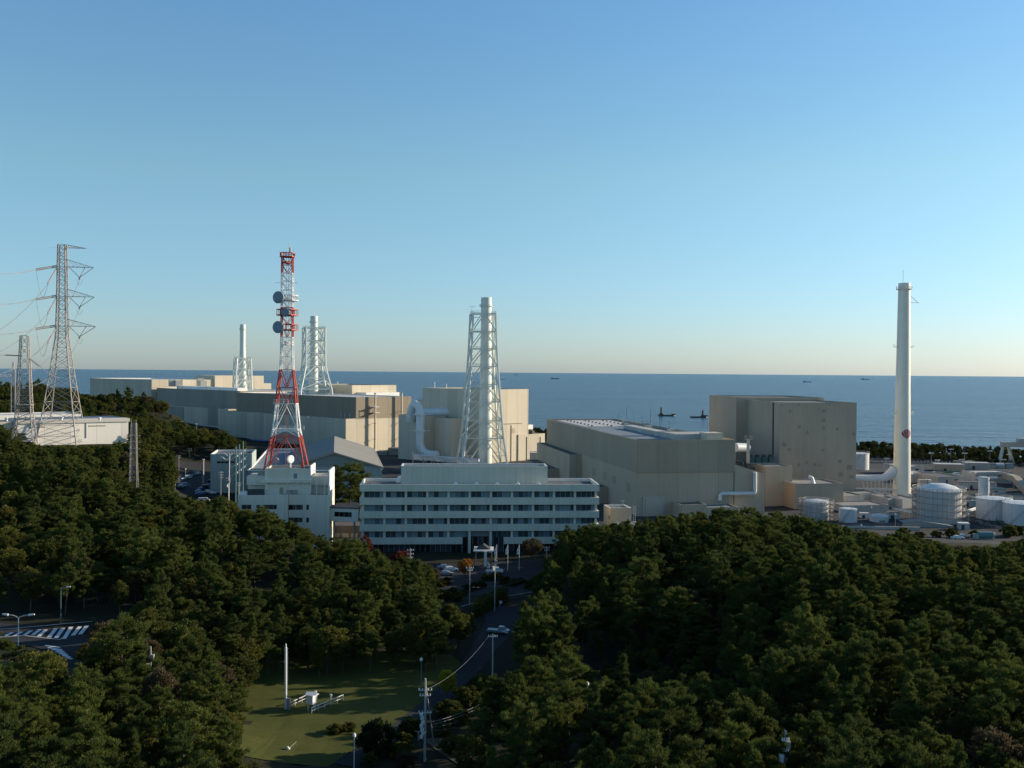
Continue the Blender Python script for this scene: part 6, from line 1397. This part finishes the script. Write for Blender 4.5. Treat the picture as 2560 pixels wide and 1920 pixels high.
for i, (q0, q1) in enumerate((((1075, 1806), (1330, 1668)), ((1078, 1812), (1335, 1674)), ((1083, 1818), (1300, 1710)), ((1085, 1826), (1290, 1738)))):
    wire('overhead_cable', atd(q0[0], q0[1], bA.y), atd(q1[0], q1[1], 205), 1.6, ['upper thick cable sagging right from the large foreground pole', 'second thick cable sagging right from the large foreground pole', 'third cable from the large foreground pole into the trees', 'lowest cable from the large foreground pole into the trees'][i], .035 if i < 2 else .025)
wire('overhead_cable', Vector((bB.x - .8, bB.y, ztB - .5)), Vector((bA.x, bA.y, ztA - 1.7)), 1.2, 'thin cable between the insulator pole and the large foreground pole', .02)
wire('overhead_cable', Vector((bC.x, bC.y, ztC - 5.5)), atd(1352, 1432, 262), 1.2, 'thin cable from the hedge corner pole toward the flagpole trees', .03)
lampmast(1468, 1716, 1760, 'small white lamp head in the dark right wood', 150, 'bulb', M_TEALP)
t, bE, ztE = upole(1962, 1826, 1935, 'blue-grey utility pole with fittings at the bottom right', 112, ((1.1, .8), (2.3, .7)), True, .15, mat=paint('blue_grey_pole', (.16, .17, .26), .7))
b = gpt(atd(1550, 1450, 262).x, 262); t = thing('lamp_cluster', 'pair of white globe lamps half hidden in the right wood', 'lamp', b); z = atd(1550, 1440, 262).z
for q in (-.5, .6): MB().bar((b.x + q, 262, b.z), (b.x + q, 262, z - .3), .07, 5).build('pole', M_WPAINT, t); MB().lathe((b.x + q, 262), [(.05, z - .4), (.42, z - .1), (.42, z + .2), (.05, z + .5)], 10).build('globe', M_WPAINT, t)
b = onground(718, 1876); t = thing('sign_board', 'small white sign leaning by the lawn edge', 'sign', b); MB().bar(b, b + Vector((1.2, .8, 1.0)), .05, 4).build('post', M_WPAINT, t); MB().bar(b + Vector((0, 0, .1)), b + Vector((.25, .05, .35)), .3, 8).build('plate', M_WPAINT, t)
# forecourt
for X, l in ((1241, 'flagpole with a white flag behind the white truck'), (1269, 'middle flagpole with a furled white flag'), (1297.5, 'rightmost flagpole with a furled white flag')):
    b = gpt(atd(X, 1450, 285).x, 285); z = atd(X, 1361, 285).z; t = thing('flagpole', l, 'flagpole', b, 'flagpoles before the office'); MB().cyl(b, b.z - .2, z, .09, .06, 8).build('pole', M_WPAINT, t)
    m = MB(); n = 8
    for k in range(n):
        z0, z1 = z - .2 - k * .32, z - .2 - (k + 1) * .32; w0, w1 = .15 + .75 * math.sin(k / n * 2.2), .15 + .75 * math.sin((k + 1) / n * 2.2); m.face([(b.x - .06, b.y, z0), (b.x - .06, b.y, z1), (b.x - .06 - w1 * .7, b.y - .25 * math.sin(k * 2.), z1 - .2), (b.x - .06 - w0 * .7, b.y - .25 * math.sin(k * 2. - 2.), z0 - .2)])
    m.build('flag', M_WPAINT, t)
b = gpt(atd(1213.4, 1402, 291).x, 291); t = thing('sign_pillar', 'slim bright white sign pillar under the entrance canopy', 'sign', b); MB().box(b, .75, .4, b.z, atd(1213, 1379, 291).z).build('pillar', M_WPAINT, t); MB().box(b, 1.2, .7, b.z - .1, b.z + .25).build('base', M_CONC, t)
b = gpt(atd(1221, 1412, 288).x, 288); t = thing('statue', 'small pale curved statue beside the white sign pillar', 'statue', b); MB().tube([b, b + Vector((.25, 0, .7)), b + Vector((.1, 0, 1.3)), b + Vector((-.25, 0, 1.7)), b + Vector((-.1, 0, 2.1))], [.32, .28, .3, .2, .08], 8).build('figure', M_COPE, t, True); MB().box(b, .9, .9, b.z - .1, b.z + .3).build('base', M_CONC, t)
b = onground(1250, 1520); t = thing('road_sign', 'small white road sign by the hedge', 'sign', b); MB().bar(b, b + Vector((0, 0, 1.7)), .05, 5).build('post', M_WPAINT, t); MB().box((b.x + .15, b.y - .06), .7, .05, b.z + 1.0, b.z + 1.7).build('plate', M_WPAINT, t)
g = [onground(1152, 1527), onground(1180, 1518), onground(1208, 1509), onground(1270, 1500), onground(1335, 1489)]; t = thing('guard_rail', 'long pale guard rail above the valley road', 'guard rail', g[0]); m = MB()
for a, b in zip(g[:-1], g[1:]):
    m.bar(a + Vector((0, 0, .9)), b + Vector((0, 0, .9)), .11, 5); k = max(1, int((b - a).length / 2.5))
    for i in range(k): p = a.lerp(b, i / k); m.bar(p, p + Vector((0, 0, .9)), .06, 4)
m.build('rail', M_CONC, t)
# leafy things with their own look
def leafy(name, kind, px, ybase, D, h, w, label, cat, leaf, v=0, nat=8.):
    b = gpt(atd(px, ybase, D).x, D) if D else onground(px, ybase); return plant_tree(name, kind, v, (b.x, b.y, b.z - .15), (w, w, h / nat), rnd.uniform(0, 6), label, cat, None, leaf)
w_, V_, F_ = broad_shape(77, 'bush', 4200, .24); PROTO['bush', 0] = (mesh_of(w_, 'trunk', M_BARK), mesh_np(V_, F_, 'crown', L_BROAD))
L_TOP = leaf_mat('topiary_leaves', (.022, .036, .012), (.040, .055, .018)); L_HEDGE = leaf_mat('hedge_leaves', (.07, .085, .02), (.12, .12, .03))
leafy('clipped_bush', 'bush', 946, 1888, None, 5.4, 1.75, 'large round clipped bush beside the valley road', 'bush', L_TOP, 0, 2.7)
leafy('ginkgo_tree', 'tall', 1119, 1748, None, 5.0, .62, 'small bright yellow-green tree beside the slim teal lamp', 'tree', L_YELLOW)
leafy('maple_tree', 'dome', 1000, 1440, 268, 8.0, .85, 'tall red maple beside the pole with three arms', 'tree', L_RED)
leafy('maple_tree', 'wide', 912, 1405, 290, 8.2, .62, 'small red maple at the left foot of the office', 'tree', L_RED)
leafy('maple_tree', 'wide', 1038, 1444, 265, 5.2, .6, 'low pinkish red tree right of the three-armed pole', 'tree', L_RED, 1)
leafy('bare_tree', 'wide', 1076, 1446, 262, 5.6, .72, 'brownish half-bare tree left of the white parked car', 'tree', L_BROWN)
leafy('orange_tree', 'dome', 1163, 1432, 272, 5.6, .62, 'round orange autumn tree in front of the entrance', 'tree', L_ORANGE)
leafy('bare_tree', 'wide', 1330, 1432, 292, 9.0, .9, 'pinkish brown spreading tree right of the flagpoles', 'tree', L_BROWN, 1)
leafy('bare_tree', 'wide', 2548, 1420, 285, 8.0, .9, 'rusty brown tree at the right edge of the wood', 'tree', L_BROWN)
leafy('bare_tree', 'tall', 292, 1640, 178, 7.5, .8, 'grey-brown bare tree in the clump by the left road', 'tree', L_BROWN)
leafy('low_bush', 'bush', 838, 1835, None, 1.6, .9, 'low yellowish bush on the lawn edge', 'bush', L_HEDGE, 0, 2.7); leafy('low_bush', 'bush', 872, 1828, None, 1.5, .8, 'low yellowish bush next to the valley road', 'bush', L_HEDGE, 0, 2.7)
leafy('low_bush', 'bush', 1012, 1866, None, 2.2, .75, 'pale green bush right of the clipped bush', 'bush', L_HEDGE, 0, 2.7); leafy('low_bush', 'bush', 925, 1915, None, 2.0, .7, 'feathery light bush below the clipped bush', 'bush', L_HEDGE, 0, 2.7)
leafy('low_bush', 'bush', 1015, 1918, None, 2.2, .9, 'brown dry bush at the foot of the large pole', 'bush', L_BROWN, 0, 2.7)
hd = thing('hedge', 'tall yellowish clipped hedge along the valley road', 'hedge', onground(1215, 1530)); hp = [onground(1190, 1543), onground(1222, 1520), onground(1262, 1502)]; VV, FF, n0 = [], [], 0; rg = np.random.default_rng(5)
for a, b in zip(hp[:-1], hp[1:]):
    n = 5200; tt = rg.uniform(0, 1, n); C_ = np.array(a)[None] * (1 - tt[:, None]) + np.array(b)[None] * tt[:, None] + np.stack([rg.uniform(-1.1, 1.1, n), rg.uniform(-1.1, 1.1, n), rg.uniform(0, 3.4, n) ** 1.0], 1)
    V, F = cards(C_, unit(rg.normal(size=(n, 3)) + [0, 0, .4]), .3, .16, rg); VV.append(V); FF.append(F + n0); n0 += len(V)
V = np.concatenate(VV) - np.array(hd.location)[None]; o = npmesh('leaves', V, np.concatenate(FF), L_HEDGE, hd)
for x_, y_, h_, k_, l_ in ((3.5, 178, 14.5, 'broad', 'tall broad pine at the roadside right of the insulator pole'), (6.5, 187, 14, 'round', 'tall rounded pine behind the roadside pine row'), (2.5, 190, 13, 'narrow', 'slim pine nearest the valley road on its right side'), (8.5, 195, 14, 'twin', 'forked tall pine above the valley road on the right'), (9, 179, 13.5, 'round', 'tall pine two rows back from the insulator pole'), (6, 200, 12.5, 'broad', 'broad pine closing the right side of the valley road')):
    plant_tree('pine_tree', k_, 1, (x_, y_, gz(x_, y_) - .15), (.95, .95, h_ / 10), rnd.uniform(0, 6), l_, 'pine', 'roadside pines')
for x_, y_, w_2, h_, l_ in ((1120, 1790, 1.5, 2.6, 'dark bush right of the large utility pole'), (1150, 1810, 1.3, 2.2, 'bush beside the dirt path'), (1172, 1760, 1.7, 3.2, 'large bush under the sagging cables'), (1105, 1840, 1.1, 1.8, 'small bush at the prop of the large pole'), (1205, 1730, 1.5, 3.0, 'bush at the foot of the insulator pole'), (1030, 1835, 1.3, 2.6, 'dark bush left of the large utility pole'), (1000, 1890, 1.2, 2.0, 'low dark bush near the bottom edge by the large pole'), (1140, 1880, 1.5, 2.2, 'bush on the far side of the dirt path')):
    b = onground(x_, y_); plant_tree('round_bush', 'bush', 0, (b.x, b.y, b.z - .1), (w_2, w_2, h_ / 2.7), rnd.uniform(0, 6), l_, 'bush')
for px, yb, D, ht, k, l in ((1418, 1400, 268, None, 'round', 'lone pine overlapping the right third of the office facade'), (1476, 1396, 262, None, 'broad', 'pine covering the lower right corner of the office'), (742, 1250, 372, 1168, 'round', 'tall pine standing directly right of the white building'), (778, 1250, 366, 1180, 'broad', 'broad pine in the gap between white building and office'), (838, 1260, 380, 1166, 'round', 'dense pine above the link corridor'), (875, 1260, 372, 1160, 'broad', 'tallest pine behind the left end of the office'), (903, 1260, 378, 1172, 'round', 'pine peeping over the office roof at its left end')):
    b = gpt(atd(px, yb, D).x, D); top = ht or (1318 if px < 1450 else 1312); h = atd(px, top, D).z - b.z; plant_tree('pine_tree', k, 0, b, (h / 10 * .85,) * 2 + (h / 10,), rnd.uniform(0, 6), l, 'pine', 'pines beside the office')
# ================================================================== cars
def car(label, p, rz, body, kind='hatch', grp=None, name='parked_car', cat='car'):
    t = thing(name, label, cat, p, grp); L_, W_, H_ = 4.1, 1.7, 1.45
    pr = {'hatch': [(-2.05, .35), (-2.05, .8), (-1.85, .9), (-1.55, 1.38), (.35, 1.45), (1.05, .98), (1.95, .8), (2.05, .35)], 'sedan': [(-2.2, .35), (-2.2, .85), (-1.5, .95), (-1.0, 1.38), (.3, 1.4), (1.1, .95), (2.1, .8), (2.2, .35)],
          'pickup': [(-2.4, .5), (-2.4, 1.0), (.1, 1.0), (.15, 1.75), (1.2, 1.75), (1.75, 1.15), (2.4, 1.0), (2.4, .5)], 'van': [(-2.3, .4), (-2.3, 1.85), (-2.1, 1.95), (1.2, 1.95), (1.9, 1.2), (2.3, 1.0), (2.3, .4)]}[kind]
    m = MB(); zb = lambda z: z > 1.0; P_ = lambda q, s_: (q[0], s_ * (W_ / 2 - (.14 if q[1] > 1.05 else 0)), q[1])
    for i in range(len(pr) - 1): m.face([P_(pr[i], -1), P_(pr[i], 1), P_(pr[i + 1], 1), P_(pr[i + 1], -1)])
    m.face([P_(q, -1) for q in pr]); m.face([P_(q, 1) for q in reversed(pr)]); m.face([P_(pr[-1], -1), P_(pr[-1], 1), P_(pr[0], 1), P_(pr[0], -1)])
    off = OFF[t]; OFF[t] = Vector((0, 0, 0)); m.build('body', body, t); g_ = MB(); top = max(q[1] for q in pr); x0, x1 = {'hatch': (-1.5, .75), 'sedan': (-1.05, .75), 'pickup': (.25, 1.4), 'van': (-1.9, 1.35)}[kind]; zl, zh = top - .48, top - .09
    for s_ in (-1, 1): g_.face([(x0, s_ * (W_ / 2 - .125), zl), (x1 + .18, s_ * (W_ / 2 - .125), zl), (x1 - .3, s_ * (W_ / 2 - .135), zh), (x0 + .25, s_ * (W_ / 2 - .135), zh)])
    fr = [q for q in pr if q[1] >= .94]; a, b = None, None
    for i in range(len(pr) - 1):
        if pr[i][1] > 1.3 and pr[i + 1][1] < 1.3: a, b = pr[i], pr[i + 1]
    g_.face([(lerp(a[0], b[0], k) + .02, s_ * .66, lerp(a[1], b[1], k) + .02) for k, s_ in ((.1, -1), (.1, 1), (.9, 1), (.9, -1))]); g_.build('glazing', M_GLASSD, t)
    for x in (-1.3, 1.3):
        for s_ in (-1, 1): MB().bar((x, s_ * .62, .32), (x, s_ * .86, .32), .32, 14).build('wheel', M_TYRE, t)
    OFF[t] = off; t.rotation_euler = (0, 0, rz); return t
CW = paint('car_white', (.72, .72, .70), .3); CS = paint('car_silver', (.36, .39, .42), .3, .4); CB = paint('car_blue', (.06, .14, .30), .3); CK = paint('car_dark', (.04, .045, .05), .3)
p = gpt(atd(1128, 1424, 283).x, 283); car('white hatchback parked in sunlight before the office entrance', p, .25, CW)
p = gpt(atd(1112, 1422, 287).x, 287); car('dark silver car half hidden behind the white hatchback', p, .2, CS, 'sedan')
p = gpt(atd(1236, 1426, 281).x, 281); car('white pickup parked under the left flagpole', p, .15, CW, 'pickup', name='parked_truck', cat='truck')
p = gpt(atd(1115, 1437, 276).x, 276); car('low silver car in the shade in front of the white hatchback', p, .1, CS, 'sedan')
p = gpt(atd(1225, 1442, 274).x, 274); car('dark car in the shaded near row of the forecourt', p, .1, CK, 'sedan')
p = onground(1246, 1586); car('grey pickup standing on the shaded valley road', p, -.25, CS, 'pickup', name='parked_truck', cat='truck')
p = gpt(atd(1399, 1396, 292).x, 292); car('pale blue van under the pines right of the flagpoles', p, .3, CS, 'van', name='parked_van', cat='van')
p = gpt(atd(2394, 1362, 342).x, 342); car('white car at the edge of the right wood', p, .1, CW, 'sedan')
for x, l in ((2408, 'silver car right of the white car by the right wood'),): p = gpt(atd(x, 1362, 347).x, 347); car(l, p, .1, CS, 'hatch')
p = gpt(atd(2464, 1357, 345).x, 345); t = thing('utility_skid', 'teal tank skid at the edge of the right wood', 'tank', p); MB().tube([p + Vector((-2.5, 0, 1.5)), p + Vector((2.2, 0, 1.5))], 1.3, 12).build('tank', M_TEALP, t, True); MB().box(p, 5, 2.2, p.z, p.z + .5).build('base', M_GALV, t); MB().box(p + Vector((-3.4, 0, 0)), 1.4, 2, p.z, p.z + 2.0).build('cabinet', M_TEAL, t)
i = 0
for row, (x0, y0, x1, y1, n) in enumerate(((455, 1206, 492, 1188, 6), (498, 1240, 530, 1212, 6), (448, 1232, 462, 1226, 3), (500, 1246, 526, 1244, 3))):
    for k in range(n):
        q = k / max(1, n - 1); p = atz(lerp(x0, x1, q), lerp(y0, y1, q), 1.2); p = gpt(p.x, p.y, .06)
        car(['%s car in the left row of the shaded car park', '%s car in the right row of the shaded car park', '%s car at the near left corner of the car park', '%s car in the nearest row of the car park'][row] % ['blue', 'silver', 'dark'][(i * 5 + row) % 3], p, 1.2 if row < 2 else .4, [CB, CS, CK][(i * 5 + row) % 3], ['sedan', 'hatch', 'van'][i % 3], 'cars in the shaded car park'); i += 1
p = atz(510, 1259, 3); car('white van roof catching sun at the near end of the car park', gpt(p.x, p.y, .1), .2, CW, 'van', name='parked_van', cat='van')
for x, l, kd in ((172, 'dark car at the foot of the sunlit warehouse wall', 'sedan'), (218, 'white car at the foot of the sunlit warehouse wall', 'hatch'), (240, 'white van near the warehouse corner', 'van')):
    p = gpt(atd(x, 1105, 452).x, 452); car(l, p, .5, CK if 'dark' in l else CW, kd, name='parked_van' if kd == 'van' else 'parked_car', cat='van' if kd == 'van' else 'car')
for x, y_, D, l, kd, cm in ((2312, 1180, 560, 'white van on the far yard behind the beige flat building', 'van', CW), (2336, 1178, 566, 'white car on the far yard behind the beige flat building', 'sedan', CW), (2392, 1182, 556, 'white van parked near the close floodlight masts', 'van', CW), (2462, 1182, 552, 'silver car on the far yard left of the crane', 'sedan', CS), (2430, 1252, 440, 'white truck by the white silo', 'pickup', CW), (2500, 1252, 436, 'white car below the sloping gallery', 'hatch', CW), (2300, 1308, 374, 'white van on the ramp left of the domed tank', 'van', CW)):
    p = gpt(atd(x, y_, D).x, D, .06); car(l, p, .3, cm, kd, name='parked_van' if kd == 'van' else 'parked_truck' if kd == 'pickup' else 'parked_car', cat='van' if kd == 'van' else 'truck' if kd == 'pickup' else 'car')
for i, (x, y_) in enumerate(((1092, 1498), (1104, 1490), (1118, 1500), (1132, 1492), (1146, 1502), (1158, 1488), (1172, 1478), (1188, 1474), (1204, 1470), (1100, 1468), (1118, 1462), (1262, 1462), (1284, 1466), (1302, 1460), (1320, 1472), (1336, 1460), (1215, 1452), (1240, 1450))):
    b = onground(x, y_); plant_tree('shrub', 'bush', 0, (b.x, b.y, b.z - .1), (rnd.uniform(.7, 1.15),) * 2 + (rnd.uniform(.55, .95),), rnd.uniform(0, 6), ['dark shrub in the bed between hedge and forecourt', 'dark shrub beside the flagpoles and pale rail'][x > 1250 or 9 < 0], 'shrub', 'shrubs edging the forecourt')
for x, y_, D, h_, w_, l in ((2258, 1342, 344, 3.4, 1.5, 'round dark bush below the low shed and retaining wall'), (2342, 1346, 346, 2.6, 1.2, 'low dark bush below the domed tank'), (2378, 1348, 346, 3.6, 1.3, 'dark bush left of the white car by the wood'), (2436, 1346, 350, 2.8, 1.0, 'small bush between the silver car and the teal skid'),
                          (2522, 1352, 352, 4.6, 1.6, 'large round bush in front of the paired white tanks'), (2545, 1354, 356, 3.4, 1.4, 'round bush at the right edge before the last tank'), (2298, 1346, 342, 2.2, 1.4, 'low bush in front of the ramp wall')):
    b = gpt(atd(x, y_, D).x, D); plant_tree('round_bush', 'bush', 0, (b.x, b.y, b.z - .1), (w_, w_, h_ / 2.7), rnd.uniform(0, 6), l, 'bush')
# ================================================================== sea things
for X, Yb, Yt, xm, l in ((1667, 1040, 1017, 1653, 'dark sea intake platform with a slim mast, left of the two'), (1748, 1044, 1024, 1757, 'dark sea intake platform with a slim mast, next to the reactor block')):
    b = atz(X, Yb, -6); D = b.y; t = thing('sea_platform', l, 'sea platform', b, 'intake platforms'); s_ = D / FPX
    m = MB(); m.prism([(b.x - 21 * s_, D - 5), (b.x + 16 * s_, D - 5), (b.x + 22 * s_, D), (b.x + 16 * s_, D + 6), (b.x - 21 * s_, D + 6)], -7, -4.2); m.box((b.x + 17 * s_, D), 5, 5, -4.2, -2.6); m.build('deck', M_DARK, t)
    x_ = atd(xm, Yb, D).x; MB().cyl((x_, D), -3.4, atd(xm, Yt + 4, D).z, 1.5, 1.3, 8).cyl((x_, D), atd(xm, Yt + 4, D).z, atd(xm, Yt, D).z, 1.5, .6, 8).build('mast', M_DARK, t); MB().box((x_, D), 5, 5, -4.2, -2.2).build('hut', M_DARK, t)
def ship(px, py, wpx, l, mat, light=False):
    b = atz(px, py, -6); D = b.y; s_ = D / FPX; w = wpx * s_ * .8; t = thing('ship', l, 'ship', b, 'ships near the horizon'); m = MB(); h = w * .07
    m.face([(b.x - w / 2, D, -6), (b.x + w * .45, D, -6), (b.x + w / 2, D, -6 + h * 1.2), (b.x - w / 2, D, -6 + h)]); m.prism([(b.x - w / 2, D), (b.x + w * .48, D), (b.x + w * .40, D + w * .12), (b.x - w / 2, D + w * .12)], -6.2, -6 + h); m.build('hull', mat, t)
    MB().prism([(b.x - w * .42, D + w * .02), (b.x - w * .22, D + w * .02), (b.x - w * .22, D + w * .1), (b.x - w * .42, D + w * .1)], -6 + h, -6 + h * 3).build('bridge', M_WPAINT, t); m = MB(); m.bar((b.x + w * .1, D, -6 + h), (b.x + w * .1, D, -6 + h * 3.2), w * .012, 4); m.build('mast', M_DARK, t)
M_SHIP = paint('ship_hazed_grey', (.27, .34, .39), .7)  # distance haze put into the hull colour as a lighter blue-grey
ship(1388, 947.5, 27, 'grey cargo ship on the horizon right of the lattice stack', M_SHIP); ship(1257, 949, 12, 'small white boat beside the lattice stack on the sea', M_WPAINT); ship(2018, 955.5, 26, 'faint cargo ship left of the tall chimney', M_SHIP)
ship(2163, 949, 26, 'long low cargo ship just left of the tall chimney top band', M_SHIP); ship(1290, 937.5, 14, 'tiny ship on the horizon behind the lattice stack', M_GALV); ship(162, 926.5, 9, 'tiny white ship on the horizon behind the tall pylon', M_WPAINT)
# ================================================================== light, sky, camera
SAZ, SEL = 72.0, 16.0
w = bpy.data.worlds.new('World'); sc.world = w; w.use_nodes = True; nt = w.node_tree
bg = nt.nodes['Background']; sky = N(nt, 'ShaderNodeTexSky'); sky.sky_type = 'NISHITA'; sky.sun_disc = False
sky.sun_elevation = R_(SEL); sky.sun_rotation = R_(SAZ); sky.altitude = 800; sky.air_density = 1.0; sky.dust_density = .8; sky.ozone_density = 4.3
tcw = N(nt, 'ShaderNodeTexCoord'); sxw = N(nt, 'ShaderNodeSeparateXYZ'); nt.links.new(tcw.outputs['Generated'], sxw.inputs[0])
rw = N(nt, 'ShaderNodeValToRGB'); el = rw.color_ramp.elements                 # tint laid over the sky by height; dimmed overhead to hold back shade fill
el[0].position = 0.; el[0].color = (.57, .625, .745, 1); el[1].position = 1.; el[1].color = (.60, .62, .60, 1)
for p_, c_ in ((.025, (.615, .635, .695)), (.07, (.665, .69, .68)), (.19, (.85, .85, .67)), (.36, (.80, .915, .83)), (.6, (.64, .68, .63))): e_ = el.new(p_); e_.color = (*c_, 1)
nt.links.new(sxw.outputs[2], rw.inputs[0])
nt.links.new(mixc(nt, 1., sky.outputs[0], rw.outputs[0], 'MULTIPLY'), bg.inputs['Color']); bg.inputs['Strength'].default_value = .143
sv = Vector((math.sin(R_(SAZ)) * math.cos(R_(SEL)), math.cos(R_(SAZ)) * math.cos(R_(SEL)), math.sin(R_(SEL))))
ld = bpy.data.lights.new('sun', 'SUN'); ld.energy = 4.0; ld.angle = R_(.5); ld.color = (1., .86, .66)
lo = bpy.data.objects.new('sun', ld); COL.objects.link(lo); lo.rotation_euler = sv.to_track_quat('Z', 'Y').to_euler()
cd = bpy.data.cameras.new('camera'); cam = bpy.data.objects.new('camera', cd); COL.objects.link(cam)
cd.sensor_width = 36; cd.lens = 36 * FPX / 2560; cd.clip_start = 1; cd.clip_end = 120000
cam.matrix_world = Matrix(((CR.x, CU.x, -FW.x, 0), (CR.y, CU.y, -FW.y, 0), (CR.z, CU.z, -FW.z, HC), (0, 0, 0, 1)))
sc.camera = cam
vs = sc.view_settings; vs.view_transform = 'Standard'; vs.look = 'None'; vs.exposure = .74; vs.gamma = 1.; vs.use_curve_mapping = False
